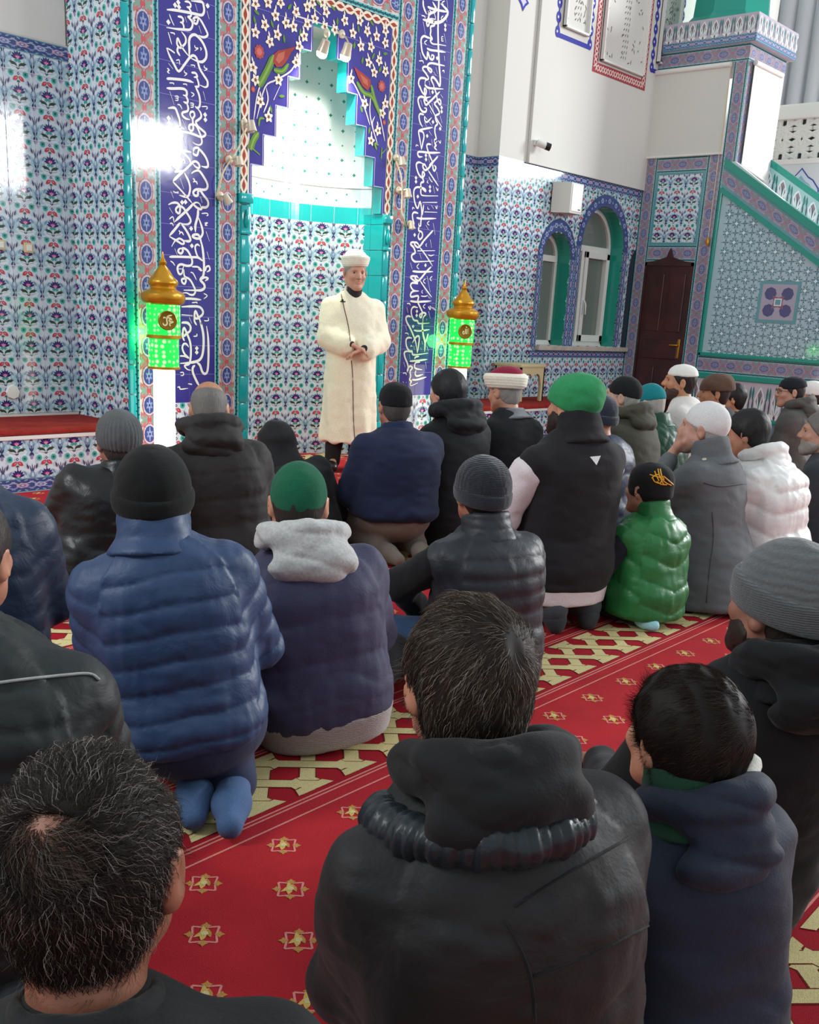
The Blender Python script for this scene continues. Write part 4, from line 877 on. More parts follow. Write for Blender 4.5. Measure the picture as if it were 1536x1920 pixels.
# door column frame
A = Art()
cart_v(A, 6.655, YW, 0, 3.13, 0, .3); cart_v(A, PF+.13, 6.025, 0, 3.13, 0, .3)
cart_h(A, 6.025, 6.655, 2.965, 3.13, 6.03, .3, base=C_PUR); cart_h(A, 6.025, 6.655, 1.985, 2.165, 6.03, .3, base=C_PUR)
floral(A, 6.06, 6.62, 2.195, 2.94, 6.06, 2.195)
for q in ((6.025, 2.165, 6.655, 2.195), (6.025, 2.94, 6.655, 2.965), (6.025, 2.165, 6.06, 2.965), (6.62, 2.165, 6.655, 2.965)): A.poly(rect(*q), C_DOT, 3)
A.slab(6.025, 0, 6.655, 1.985, hx('#8b8792'))
A.build('door_surround', MX, M['tile'], mn)
# triangular field and rails
A = Art()
y1, zb = 5.80, .965
tri = np.array([[y1, zb], [y1, hyp(y1)], [2.95, zb+.01]])
fld = np.array([[1.3, zb], [y1, zb], [y1, hyp(y1)], [1.3, max(zb, hyp(1.3))]])
A.poly(np.array([[2.93, zb], [y1, zb], [y1, hyp(y1)]]), hx('#a6c2cb'), 0)
for i in range(16):
    for j in range(10):
        o_ = np.array([y1-.03-(i+1)*TS, zb+.03+j*TS])
        if hyp(o_[0]) < o_[1]: continue
        for p, c, l in T_GE:
            q = p*TS+o_
            q = clip_rect(q, 2.9, zb, y1-.0, 3.0)
            if q is None: continue
            if (q[:, 1] > 2.76+(q[:, 0]-5.80)*.6245).any():
                d = 2.76+(q[:, 0]-5.80)*.6245-q[:, 1]; out = []
                for k in range(len(q)):
                    m2 = (k+1) % len(q)
                    if d[k] >= 0: out.append(q[k])
                    if (d[k] >= 0) != (d[m2] >= 0): t = d[k]/(d[k]-d[m2]); out.append(q[k]+(q[m2]-q[k])*t)
                if len(out) < 3: continue
                q = np.array(out)
            A.poly(q, c, l)
# square medallion
A.poly(rect(4.72, 1.34, 5.185, 1.79), C_DOT, 10); A.poly(rect(4.755, 1.375, 5.15, 1.755), C_PUR, 11)
for dy, dz in ((.1, .1), (.295, .1), (.1, .28), (.295, .28)): A.poly(ngon(4.755+dy, 1.375+dz, .07, 8), hx('#4a4a7c'), 12)
A.poly(star(4.952, 1.565, .1, 4, .5, math.pi/4), hx('#8a5a6a'), 12); A.poly(rect(4.91, 1.525, 4.995, 1.605), hx('#e0e6ea'), 13); A.poly(rect(4.922, 1.537, 4.983, 1.593), C_DOT, 14)
A.build('geometric_panel', MX, M['tile'], mn)
# sloping cartouche band (sheared along the stair)
def slope_place(z_off): return lambda uv, l: np.stack([np.full(len(uv), XM)-l, uv[:, 0], uv[:, 1]+hyp(uv[:, 0])+z_off], 1)
A = Art(); A.slab(2.4, .02, PF+.13, .24, C_PUR); A.tiles(T_CAH, 2.4, .06, PF+.13, .2, TS, .14, 2.4, .06)
for a, c in ((.02, .06), (.2, .24)): A.poly(rect(2.4, a, PF+.13, c), C_DOT, 2)
A.build('sloping_border', slope_place(0), M['tile'], mn)
def slope_bar(name, z0, z1, y0=2.4, y1_=PF+.11, x=XM, th=.03):
    return MB().prism([(x-th, y0, hyp(y0)+z0), (x-th, y1_, hyp(y1_)+z0), (x-th, y1_, hyp(y1_)+z1), (x-th, y0, hyp(y0)+z1)], (th+.04, 0, 0)).build(name, M['teal_dark'], mn)
slope_bar('lower_rail', -.035, .02); slope_bar('upper_rail', .24, .33)
b = MB(); b.box((XM-.025, 5.785, .935), (XM+.02, 5.82, 2.78), .008); b.build('teal_edge', M['teal_dark'], mn)
MB().box((XM-.025, 2.5, .935), (XM+.02, 5.82, .975), .008).build('teal_edge', M['teal_dark'], mn)
A = Art(); cart_h(A, 2.5, 5.82, .745, .935, 2.5, .3, base=C_PUR); A.slab(2.5, .28, 5.82, .68, hx('#c2bcc4')); A.tiles(T_TU, 2.5, .28, 5.82, .68, .2, .4, 2.5, .28); A.slab(2.5, 0, 5.82, .24, hx('#5d7f94'))
A.build('base_tiles', MX, M['tile'], mn)
MB().box((XM-.02, 2.5, .68), (XM+.02, 5.82, .745), .01).build('teal_edge', M['teal_dark'], mn)
MB().box((XM-.02, 2.5, .235), (XM+.02, 5.82, .28), .01).build('teal_edge', M['teal_dark'], mn)
# far handrail of the stair
xf = XM+.92
MB().prism([(xf, 2.4, hyp(2.4)+.1), (xf, PF, hyp(PF)+.1), (xf, PF, hyp(PF)+.50), (xf, 2.4, hyp(2.4)+.50)], (.05, 0, 0)).build('far_balustrade', M['teal_dark'], mn)
A = Art(); A.slab(2.4, .14, PF, .42, hx('#9fc6c4')); A.tiles(T_TU, 2.4, .14, PF, .42, .2, .28, 2.4, .14)
A.build('far_balustrade_tiles', lambda uv, l: np.stack([np.full(len(uv), xf)-l-.001, uv[:, 0], uv[:, 1]+hyp(uv[:, 0])], 1), M['tile'], mn)
# door
dr = empty('door_1', (XM, 6.34, 0), 0, None, None, None, 'structure')
b = MB(); b.box((XM-.03, 6.63, 0), (XM+.02, 6.655, 1.97)); b.box((XM-.03, 6.025, 0), (XM+.02, 6.05, 1.97)); b.box((XM-.03, 6.025, 1.93), (XM+.02, 6.655, 1.97))
b.prism([(XM-.03, 6.025, 1.97), (XM-.03, 6.15, 1.985), (XM-.03, 6.30, 2.03), (XM-.03, 6.325, 2.10), (XM-.03, 6.34, 2.13), (XM-.03, 6.355, 2.10), (XM-.03, 6.38, 2.03), (XM-.03, 6.53, 1.985), (XM-.03, 6.655, 1.97)], (.03, 0, 0))
b.build('door_frame', M['wood'], dr)
MB().box((XM-.012, 6.05, .01), (XM+.01, 6.63, 1.93)).build('door_leaf', M['wood'], dr)
for ya, yb, za, zb_ in ((6.10, 6.30, 1.18, 1.84), (6.38, 6.58, 1.18, 1.84), (6.10, 6.58, .86, 1.08), (6.10, 6.30, .15, .76), (6.38, 6.58, .15, .76)):
    MB().box((XM-.026, ya, za), (XM-.008, yb, zb_), .009).build('door_panel', M['wood'], dr)
b = MB(); b.box((XM-.018, 6.075, .88), (XM-.01, 6.105, 1.1), .003); b.tube([(XM-.02, 6.09, 1.03), (XM-.06, 6.09, 1.03), (XM-.062, 6.11, 1.03), (XM-.06, 6.19, 1.028)], .009, 8); b.build('door_handle', M['gold'], dr, True)
# blinds
def blind(pts, off, label, rolldir):
    P = [np.array(p, float) for p in pts]; r = empty('roller_blind', (P[2]+P[3])/2, 0, label, 'blind', 'cream blinds on the pulpit canopy'); off = np.array(off, float)
    MB().prism([P[0]+off, P[1]+off, P[3]+off, P[2]+off], off*.15).build('fabric', M['blind'], r)
    MB().tube([P[0]+off*1.3, P[1]+off*1.3], .028, 12).build('roller', M['white_paint'], r, True)
    MB().tube([P[2]+off*1.1, P[3]+off*1.1], .012, 8).build('bottom_bar', M['white_paint'], r, True)
    if rolldir:
        c = P[1]+off*1.6; e = c.copy(); e[2] = 2.25; MB().tube([c, e], .004, 6).build('pull_cord', M['cable'], r, True); MB().lathe([(.004, .0), (.016, -.02), (.019, -.07), (.008, -.1)], e, 10).build('cord_weight', M['gold'], r, True)
blind([(XM, 6.81, 4.04), (XM, 5.87, 4.04), (XM, 6.81, 3.135), (XM, 5.85, 3.135)], (-.03, 0, 0), 'wide cream roller blind above the pulpit door', True)
blind([(11.65, PF, 4.06), (12.36, PF, 4.06), (11.65, PF, 3.03), (12.34, PF, 2.93)], (0, -.03, 0), 'narrow cream roller blind on the stair side of the canopy', False)

# ---- gallery at the far right
XG = 14.0
gl = empty('gallery_balcony', (XG, 5.5, 3), 0, 'white gallery parapet with star lattice at the far right', 'balcony')
MB().box((XG, 4.6, 2.9), (XG+.15, 9, 3.38)).build('fascia', M['plaster_cool'], gl)
MB().box((XG-.03, 4.6, 3.9), (XG+.18, 9, 4.08), .02).build('handrail', M['white_paint'], gl)
MB().box((XG-.03, 4.6, 2.86), (XG+.18, 9, 2.92)).build('ledge', M['white_paint'], gl)
MB().box((XG-.01, 4.6, 3.36), (XG+.13, 9, 3.42)).build('lower_rail', M['white_paint'], gl)
b = MB(); S = .36
for i in range(-1, 9):
    for j in range(0, 2):
        cy, cz = 7.2-i*S*.72, 3.54+j*.25
        for k in range(6):
            a = k*math.pi/3; p0 = (XG+.05, cy+.16*math.cos(a), cz+.13*math.sin(a)); p1 = (XG+.05, cy+.16*math.cos(a+2*math.pi/3), cz+.13*math.sin(a+2*math.pi/3))
            b.tube([p0, p1], .028, 6)
            b.tube([p0, (XG+.05, cy+.27*math.cos(a), cz+.24*math.sin(a))], .028, 6) if abs(.24*math.sin(a)+cz-3.66) < .28 else None
b.build('lattice', M['white_paint'], gl)
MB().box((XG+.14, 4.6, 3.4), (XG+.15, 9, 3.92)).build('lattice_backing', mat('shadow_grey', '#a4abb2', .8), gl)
A = Art()
for y in (5.27, 5.95, 4.6, 6.6):
    out = [(y-.28, 2.93), (y-.26, 3.05), (y-.17, 3.16), (y-.1, 3.2), (y, 3.31), (y+.1, 3.2), (y+.17, 3.16), (y+.26, 3.05), (y+.28, 2.93)]
    A.poly(np.array(out), hx('#3f4f9c'), 1); A.poly((np.array(out)-[y, 3.05])*.93+[y, 3.05-.005], hx('#c9d9e4'), 2)
    A.poly((np.array(out)-[y, 3.03])*.7+[y, 3.02], hx('#8fb4c8'), 3); A.poly(star(y, 3.07, .09, 6, .7), hx('#b08a4a'), 4); A.poly(ngon(y, 3.08, .03, 8), hx('#e8e0d0'), 5)
A.build('painted_medallions', wall_x(XG-.001), M['paint'], gl)
MB().box((16.5, 4.6, 0), (16.7, 8.5, 7)).build('wall_gallery', M['plaster_cool'])['kind'] = 'structure'
MB().box((13.5, 8.5, 0), (16.5, 8.7, 7)).build('wall_corner', M['plaster_cool'])['kind'] = 'structure'
b = MB()
for y in np.arange(5.6, 8.4, .26): b.tube([(15.6, y, 3.2), (15.6, y, 5.8)], .11, 12)
tag(b.build('gallery_curtain', M['plaster_cool'], None, True), 'pale pleated curtain behind the gallery parapet', 'curtain')
w3 = empty('window_3', (16.48, 6.0, 4.2), 0, None, None, None, 'structure')
P = arch_pts((5.55, 6.25, 4.0, 5.0), 20)
MB().prism([(16.47, 5.55, 4.0)]+[(16.47, x, z) for x, z in P]+[(16.47, 6.25, 4.0)], (.02, 0, 0)).build('pane', mat('sky_lit_pane', '#a9c4dc', .2, emit='#b8d2ea', estr=.6), w3)

# ---- plastic stool on the right bench
st = empty('plastic_stool', (9.06, 6.59, .403), 0, 'beige plastic stool standing on the bench under the window', 'stool')
sx0, sx1, sy0, sy1, sz0, sz1 = 8.85, 9.28, 6.42, 6.76, .403, .785
MB().box((sx0-.01, sy0-.01, sz1-.035), (sx1+.01, sy1+.01, sz1), .012).build('seat', M['cream_plastic'], st, True)
def arch_side(axis, c, a0, a1):
    n = 14; m = (a0+a1)/2; lw = .055; o_ = []
    for t in np.linspace(0, 1, n):
        u = a0+lw+(a1-a0-2*lw)*t; cusp = .285-.10*abs(2*t-1)**6-.045*math.exp(-((t-.5)/.09)**2)-.0; o_.append((u, sz0+cusp if 0 < t < 1 else sz0+.17))
    P = [(a0, sz0), (a0, sz1-.03), (a1, sz1-.03), (a1, sz0), (a1-lw, sz0)]+o_[::-1]+[(a0+lw, sz0)]
    return [(u, c, z) if axis == 'y' else (c, u, z) for u, z in P]
for ax, c, a0, a1, off in (('y', sy0, sx0, sx1, (0, .02, 0)), ('y', sy1-.02, sx0, sx1, (0, .02, 0)), ('x', sx0, sy0, sy1, (.02, 0, 0)), ('x', sx1-.02, sy0, sy1, (.02, 0, 0))):
    MB().prism(arch_side(ax, c, a0, a1), off).build('leg_panel', M['cream_plastic'], st)
# ================================================================== PEOPLE: signed-distance modelling, surface-net meshing
def rc(a, b, ra, rb):
    a = np.array(a, float); b = np.array(b, float); ba = b-a; L2 = max(float(ba@ba), 1e-9)
    def f(x, y, z):
        px, py, pz = x-a[0], y-a[1], z-a[2]
        h = np.clip((px*ba[0]+py*ba[1]+pz*ba[2])/L2, 0, 1)
        return np.sqrt((px-ba[0]*h)**2+(py-ba[1]*h)**2+(pz-ba[2]*h)**2)-(ra+(rb-ra)*h)
    r = max(ra, rb); return f, np.minimum(a, b)-r, np.maximum(a, b)+r
def ell(c, r, R=None):
    c = np.array(c, float); r = np.array(r, float)
    def f(x, y, z):
        px, py, pz = x-c[0], y-c[1], z-c[2]
        if R is not None: px, py, pz = (R[0, i]*px+R[1, i]*py+R[2, i]*pz for i in range(3))
        k0 = np.sqrt((px/r[0])**2+(py/r[1])**2+(pz/r[2])**2); k1 = np.sqrt((px/r[0]**2)**2+(py/r[1]**2)**2+(pz/r[2]**2)**2)+1e-9
        return k0*(k0-1)/k1
    m = r.max() if R is not None else r; return f, c-m, c+m
def loft(st, squ=2.4, zr=.03):
    """stack of elliptical sections: rows (z, half width, half depth, y offset)"""
    S = np.array(st, float); Z = S[:, 0]; zz = np.linspace(Z[0], Z[-1], 60)
    def sm(col):
        v = np.interp(zz, Z, S[:, col]); k = np.array([1, 2, 3, 2, 1])/9; vp = np.pad(v, 2, mode='edge'); return np.convolve(vp, k, 'valid')
    A, B, Yo = sm(1), sm(2), sm(3)
    def f(x, y, z):
        a = np.interp(z, zz, A); b = np.interp(z, zz, B); yo = np.interp(z, zz, Yo)
        q = (np.abs(x/a)**squ+np.abs((y-yo)/b)**squ)**(1/squ); d = (q-1)*np.minimum(a, b)
        e = np.maximum(Z[0]-z, z-Z[-1])+zr; o_ = np.maximum(d+zr, 0); p_ = np.maximum(e, 0)
        return np.minimum(np.maximum(d+zr, e), 0)+np.sqrt(o_**2+p_**2)-zr
    m = S[:, 1].max(); n = S[:, 2].max()
    return f, np.array([-m, (S[:, 3]-S[:, 2]).min(), Z[0]]), np.array([m, (S[:, 3]+S[:, 2]).max(), Z[-1]])
def in_frame(p, R, o):
    """place primitive p (built in local axes) at origin o with rotation R (columns = axes)"""
    f, lo, hi = p; R = np.array(R); o = np.array(o, float)
    def g(x, y, z):
        px, py, pz = x-o[0], y-o[1], z-o[2]
        return f(R[0, 0]*px+R[1, 0]*py+R[2, 0]*pz, R[0, 1]*px+R[1, 1]*py+R[2, 1]*pz, R[0, 2]*px+R[1, 2]*py+R[2, 2]*pz)
    c = np.array([[x, y, z] for x in (lo[0], hi[0]) for y in (lo[1], hi[1]) for z in (lo[2], hi[2])]) @ R.T + o
    return g, c.min(0), c.max(0)
class SDF:
    def __init__(s): s.ops = []
    def u(s, p, k=.0): s.ops.append(('u', p, k)); return s
    def sub(s, p, k=.005): s.ops.append(('s', p, k)); return s
    def cut(s, f): s.ops.append(('c', f, 0)); return s          # keep where f <= 0
    def mesh(s, h, pad=.03, extra=None):
        us = [o for o in s.ops if o[0] == 'u']
        lo = np.min([p[1] for _, p, _ in us], 0)-pad; hi = np.max([p[2] for _, p, _ in us], 0)+pad
        n = np.ceil((hi-lo)/h).astype(int)+1
        ax = [lo[i]+h*np.arange(n[i]) for i in range(3)]
        F = np.full(n, 1.0, np.float64); mg = .05+pad
        for op, p, k in s.ops:
            if op == 'c':
                F = np.maximum(F, p(ax[0][:, None, None], ax[1][None, :, None], ax[2][None, None, :])); continue
            f, a, b = p
            i0 = np.clip(np.floor((a-mg-lo)/h).astype(int), 0, n-1); i1 = np.clip(np.ceil((b+mg-lo)/h).astype(int)+1, 1, n)
            sl = tuple(slice(i0[i], i1[i]) for i in range(3))
            d = f(ax[0][sl[0]][:, None, None], ax[1][sl[1]][None, :, None], ax[2][sl[2]][None, None, :]); G = F[sl]
            if op == 'u':
                if k > 0:
                    hh = np.clip(.5+.5*(G-d)/k, 0, 1); F[sl] = G+(d-G)*hh-k*hh*(1-hh)
                else: F[sl] = np.minimum(G, d)
            else:
                hh = np.clip(.5-.5*(G+d)/k, 0, 1); F[sl] = G+(-d-G)*hh+k*hh*(1-hh)
        return surface_nets(F, lo, h)
def surface_nets(F, lo, h):
    I = F < 0; nx, ny, nz = F.shape
    c = np.zeros((nx-1, ny-1, nz-1), np.int8)
    cor = [(i, j, k) for i in (0, 1) for j in (0, 1) for k in (0, 1)]
    for i, j, k in cor: c += I[i:nx-1+i, j:ny-1+j, k:nz-1+k]
    act = np.argwhere((c > 0) & (c < 8)); idx = np.full(c.shape, -1, np.int64); idx[tuple(act.T)] = np.arange(len(act))
    acc = np.zeros((len(act), 3)); cnt = np.zeros(len(act))
    for a, b in [(a, b) for a in range(8) for b in range(a+1, 8) if sum(abs(np.array(cor[a])-np.array(cor[b]))) == 1]:
        A, B = np.array(cor[a]), np.array(cor[b]); fa = F[tuple((act+A).T)]; fb = F[tuple((act+B).T)]
        m = (fa < 0) != (fb < 0); t = np.zeros(len(act)); t[m] = fa[m]/(fa[m]-fb[m])
        acc[m] += A+(B-A)*t[m, None]; cnt[m] += 1
    V = lo+h*(act+acc/np.maximum(cnt, 1)[:, None])
    Q = []
    for d in range(3):
        e = [0, 0, 0]; e[d] = 1; s0 = [slice(1, None)]*3; s0[d] = slice(0, -1); s0 = [slice(1, F.shape[i]-1) if i != d else slice(0, F.shape[i]-1) for i in range(3)]
        s1 = list(s0); s1[d] = slice(1, F.shape[d])
        a = I[tuple(s0)]; b = I[tuple(s1)]; ch = np.argwhere(a != b)
        if not len(ch): continue
        base = ch.copy()
        for i in range(3):
            if i != d: base[:, i] += 1
        o1, o2 = [(1, 2), (2, 0), (0, 1)][d]
        def cell(p, q):
            cc = base.copy(); cc[:, o1] -= p; cc[:, o2] -= q; return idx[tuple(cc.T)]
        q = np.stack([cell(1, 1), cell(0, 1), cell(0, 0), cell(1, 0)], 1)
        ins = a[tuple(ch.T)]; q[~ins] = q[~ins][:, ::-1]; Q.append(q)
    Q = np.concatenate(Q); Q = Q[(Q >= 0).all(1)]
    return V, Q
def vnormals(V, Q):
    n = np.cross(V[Q[:, 2]]-V[Q[:, 0]], V[Q[:, 3]]-V[Q[:, 1]]); N = np.zeros_like(V)
    for i in range(4): np.add.at(N, Q[:, i], n)
    return N/(np.linalg.norm(N, axis=1, keepdims=True)+1e-12)
def relax(V, Q, it=1, f=.5):
    n = len(V)
    for _ in range(it):
        S = np.zeros_like(V); C = np.zeros(n)
        for i in range(4):
            for j in (1, 3):
                np.add.at(S, Q[:, i], V[Q[:, (i+j) % 4]]); np.add.at(C, Q[:, i], 1)
        V = V*(1-f)+f*S/np.maximum(C, 1)[:, None]
    return V
_h = np.random.default_rng(3).random((64, 64, 64))
def vnoise(P, s):
    q = P*s; i = np.floor(q).astype(int); f = q-i; f = f*f*(3-2*f); r = 0
    for a in (0, 1):
        for b in (0, 1):
            for c in (0, 1):
                w_ = (f[:, 0] if a else 1-f[:, 0])*(f[:, 1] if b else 1-f[:, 1])*(f[:, 2] if c else 1-f[:, 2])
                r = r+w_*_h[(i[:, 0]+a) % 64, (i[:, 1]+b) % 64, (i[:, 2]+c) % 64]
    return r*2-1
def Rz(a): c, s = math.cos(a), math.sin(a); return np.array([[c, -s, 0], [s, c, 0], [0, 0, 1.0]])
def Rx(a): c, s = math.cos(a), math.sin(a); return np.array([[1.0, 0, 0], [0, c, -s], [0, s, c]])
def Ry(a): c, s = math.cos(a), math.sin(a); return np.array([[c, 0, s], [0, 1.0, 0], [-s, 0, c]])

# ---- cloth materials
def cloth(name, color, rough=.85, scale=260, strength=.25, sheen=.06, fold=0.0, var=.12):
    m, nt, b = nodes(name); c = hx(color)
    tc = nt.nodes.new('ShaderNodeTexCoord')
    n1 = nt.nodes.new('ShaderNodeTexNoise'); n1.inputs['Scale'].default_value = scale; n1.inputs['Detail'].default_value = 2
    n2 = nt.nodes.new('ShaderNodeTexNoise'); n2.inputs['Scale'].default_value = 11; n2.inputs['Detail'].default_value = 5; n2.inputs['Distortion'].default_value = .6
    for n in (n1, n2): nt.links.new(tc.outputs['Object'], n.inputs['Vector'])
    b1 = nt.nodes.new('ShaderNodeBump'); b1.inputs['Strength'].default_value = strength; b1.inputs['Distance'].default_value = .002
    b2 = nt.nodes.new('ShaderNodeBump'); b2.inputs['Strength'].default_value = .35+fold; b2.inputs['Distance'].default_value = .012
    nt.links.new(n1.outputs['Fac'], b1.inputs['Height']); nt.links.new(n2.outputs['Fac'], b2.inputs['Height']); nt.links.new(b2.outputs[0], b1.inputs['Normal']); nt.links.new(b1.outputs[0], b.inputs['Normal'])
    rp = nt.nodes.new('ShaderNodeMapRange'); rp.inputs[1].default_value = .3; rp.inputs[2].default_value = .7; rp.inputs[3].default_value = 1-var; rp.inputs[4].default_value = 1+var
    mx = nt.nodes.new('ShaderNodeVectorMath'); mx.operation = 'SCALE'; mx.inputs[0].default_value = c
    nt.links.new(n1.outputs['Fac'], rp.inputs[0]); nt.links.new(rp.outputs[0], mx.inputs['Scale']); nt.links.new(mx.outputs[0], b.inputs['Base Color'])
    b.inputs['Roughness'].default_value = rough; b.inputs['Sheen Weight'].default_value = sheen; b.inputs['Sheen Roughness'].default_value = .5; b.inputs['Specular IOR Level'].default_value = .35
    return m
def puffer(name, color, rough=.42): return cloth(name, color, rough, 140, .06, .03, .2, .03)
def knit(name, color, freq=55):
    m, nt, b = nodes(name); c = hx(color); b.inputs['Base Color'].default_value = (*c, 1); b.inputs['Roughness'].default_value = .95; b.inputs['Sheen Weight'].default_value = .3
    tc = nt.nodes.new('ShaderNodeTexCoord'); wv = nt.nodes.new('ShaderNodeTexWave'); wv.inputs['Scale'].default_value = freq; wv.inputs['Distortion'].default_value = 3; wv.inputs['Detail'].default_value = 2; wv.bands_direction = 'Z'
    nz = nt.nodes.new('ShaderNodeTexNoise'); nz.inputs['Scale'].default_value = 180; nz.inputs['Detail'].default_value = 3
    ad = nt.nodes.new('ShaderNodeMath'); ad.operation = 'ADD'; bp = nt.nodes.new('ShaderNodeBump'); bp.inputs['Strength'].default_value = .6; bp.inputs['Distance'].default_value = .003
    nt.links.new(tc.outputs['Object'], wv.inputs['Vector']); nt.links.new(tc.outputs['Object'], nz.inputs['Vector']); nt.links.new(wv.outputs['Fac'], ad.inputs[0]); nt.links.new(nz.outputs['Fac'], ad.inputs[1]); nt.links.new(ad.outputs[0], bp.inputs['Height']); nt.links.new(bp.outputs[0], b.inputs['Normal'])
    rp = nt.nodes.new('ShaderNodeMapRange'); rp.inputs[3].default_value = .75; rp.inputs[4].default_value = 1.25; mx = nt.nodes.new('ShaderNodeVectorMath'); mx.operation = 'SCALE'; mx.inputs[0].default_value = c
    nt.links.new(nz.outputs['Fac'], rp.inputs[0]); nt.links.new(rp.outputs[0], mx.inputs['Scale']); nt.links.new(mx.outputs[0], b.inputs['Base Color'])
    return m
def hair_mat(name, color):
    m = cloth(name, color, .55, 200, .4, .0); nt = m.node_tree
    b = nt.nodes['Principled BSDF']
    tc = nt.nodes.new('ShaderNodeTexCoord'); mp = nt.nodes.new('ShaderNodeMapping'); mp.inputs['Scale'].default_value = (220, 40, 30); nz = nt.nodes.new('ShaderNodeTexNoise'); nz.inputs['Scale'].default_value = 1.0; nz.inputs['Detail'].default_value = 4
    bp = nt.nodes.new('ShaderNodeBump'); bp.inputs['Strength'].default_value = .8; bp.inputs['Distance'].default_value = .004
    nt.links.new(tc.outputs['Object'], mp.inputs[0]); nt.links.new(mp.outputs[0], nz.inputs['Vector']); nt.links.new(nz.outputs['Fac'], bp.inputs['Height']); nt.links.new(bp.outputs[0], b.inputs['Normal'])
    return m
_mc = {}
def MM(fn, *a):
    k = (fn.__name__,)+a
    if k not in _mc: _mc[k] = fn(*a)
    return _mc[k]
def skin(tone='#b98268'):
    m = mat('skin', tone, .5, vary=.12, vscale=30, bump=(140, .12, .002), sss=.12); return m
STRAND = attr_mat('hair_strands', .6, spec=.22)

def strands(V, Q, count, dirf, length, width, colors, rng, lift=.25, curl=0.0, segs=4, mask=None):
    """thin tapering three-sided hairs rooted on a surface; dirf(P,N) -> growth direction"""
    N = vnormals(V, Q); tri = V[Q]; cen = tri.mean(1); nrm = N[Q].mean(1); ar = np.linalg.norm(np.cross(tri[:, 2]-tri[:, 0], tri[:, 3]-tri[:, 1]), axis=1)
    if mask is not None: ar = ar*mask(cen)
    f = rng.choice(len(Q), count, p=ar/ar.sum()); uv = rng.random((count, 2))
    P = (tri[f, 0]*(1-uv[:, :1])+tri[f, 1]*uv[:, :1])*(1-uv[:, 1:])+(tri[f, 3]*(1-uv[:, :1])+tri[f, 2]*uv[:, :1])*uv[:, 1:]
    n = nrm[f]; n /= np.linalg.norm(n, axis=1, keepdims=True)+1e-9
    L = length*(.6+.8*rng.random(count)); d = dirf(P, n)+rng.normal(0, .13, (count, 3)); d -= n*np.sum(d*n, 1)[:, None]; d /= np.linalg.norm(d, axis=1, keepdims=True)+1e-9
    side = np.cross(d, n); ph = rng.random(count)*6.28; lf = lift*(.4+1.2*rng.random(count))
    col = colors[rng.choice(len(colors), count, p=None)]
    VV = np.empty((count, segs+1, 3, 3)); q = P.copy(); dd = d.copy()
    for s in range(segs+1):
        t = s/segs
        wv = width*(1-.85*t)
        off = curl*np.sin(ph+t*7)[:, None]*side*L[:, None]
        c = P+dd*(L*t)[:, None]+n*(lf*L*(t-.75*t*t)*1.6)[:, None]-n*.002+off
        c = c-n*(L*t*t*L*1.6*4)[:, None]*.5
        for k in range(3):
            a = k*2.094; VV[:, s, k] = c+wv*(side*math.cos(a)+n*math.sin(a))
    VV = VV.reshape(-1, 3); base = (np.arange(count)*(segs+1)*3)[:, None, None, None]
    s_ = np.arange(segs)[None, :, None]*3; k_ = np.arange(3)[None, None, :]; k2 = (k_+1) % 3
    F = np.stack([s_+k_, s_+k2, s_+3+k2, s_+3+k_], -1)+base
    return VV, F.reshape(-1, 4), np.repeat(col, (segs+1)*3, 0)
def mesh_colored(name, VQCs, material, parent):
    Vs, Qs, Cs, n = [], [], [], 0
    for V, Q, C in VQCs: Vs.append(V); Qs.append(Q+n); Cs.append(C); n += len(V)
    o = mesh_obj(name, np.concatenate(Vs), np.concatenate(Qs), material, parent, True, False)
    C = np.concatenate(Cs); C = np.concatenate([C, np.ones((len(C), 1))], 1).astype(np.float32)
    at = o.data.color_attributes.new('Col', 'FLOAT_COLOR', 'POINT'); at.data.foreach_set('color', C.ravel())
    return o

# ---- head, in its own axes: origin between the ears, +y face, +z crown
def head_prims(S, R, o, s=1.0, ear=True, neck=None, k=.02):
    P = lambda p: in_frame(p, R*1.0, o)
    g = lambda *v: tuple(np.array(v)*s)
    S.u(P(ell(g(0, -.012, .025), g(.076, .096, .09))), 0)
    S.u(P(ell(g(0, .036, -.03), g(.060, .062, .082))), .03*s)
    for sx in (-1, 1): S.u(P(rc(g(.050*sx, .005, -.055), g(.016*sx, .075, -.098), .026*s, .020*s)), .03*s)
    S.u(P(rc(g(-.03, .086, .026), g(.03, .086, .026), .013*s, .013*s)), .02*s)
    for sx in (-1, 1):
        S.u(P(ell(g(.042*sx, .066, -.025), g(.022, .022, .02))), .02*s)
        S.sub(P(ell(g(.031*sx, .100, .010), g(.019, .016, .012))), .014*s)
    S.u(P(rc(g(0, .093, .016), g(0, .113, -.022), .008*s, .014*s)), .012*s)
    for sx in (-1, 1): S.u(P(ell(g(.012*sx, .104, -.027), g(.009, .010, .008))), .008*s)
    S.u(P(ell(g(0, .092, -.050), g(.024, .012, .006))), .006*s); S.u(P(ell(g(0, .091, -.062), g(.020, .012, .007))), .006*s)
    S.sub(P(ell(g(0, .104, -.056), g(.022, .010, .0022))), .003*s)
    S.u(P(ell(g(0, .083, -.094), g(.020, .016, .015))), .015*s)
    if ear:
        for sx in (-1, 1):
            Re = Rz(math.radians(-22*sx)) @ Rx(math.radians(-8))
            S.u(P(ell(g(.082*sx, -.010, -.008), g(.010, .021, .034), Re)), .010*s)
            S.sub(P(ell(g(.094*sx, -.006, -.004), g(.009, .012, .020), Re)), .006*s)
    if neck is not None:
        S.u(in_frame(rc((0, 0, 0), tuple(neck), .054*s, .058*s), np.eye(3), np.array(o)+R @ np.array([0, -.022*s, -.06*s])), .03*s)
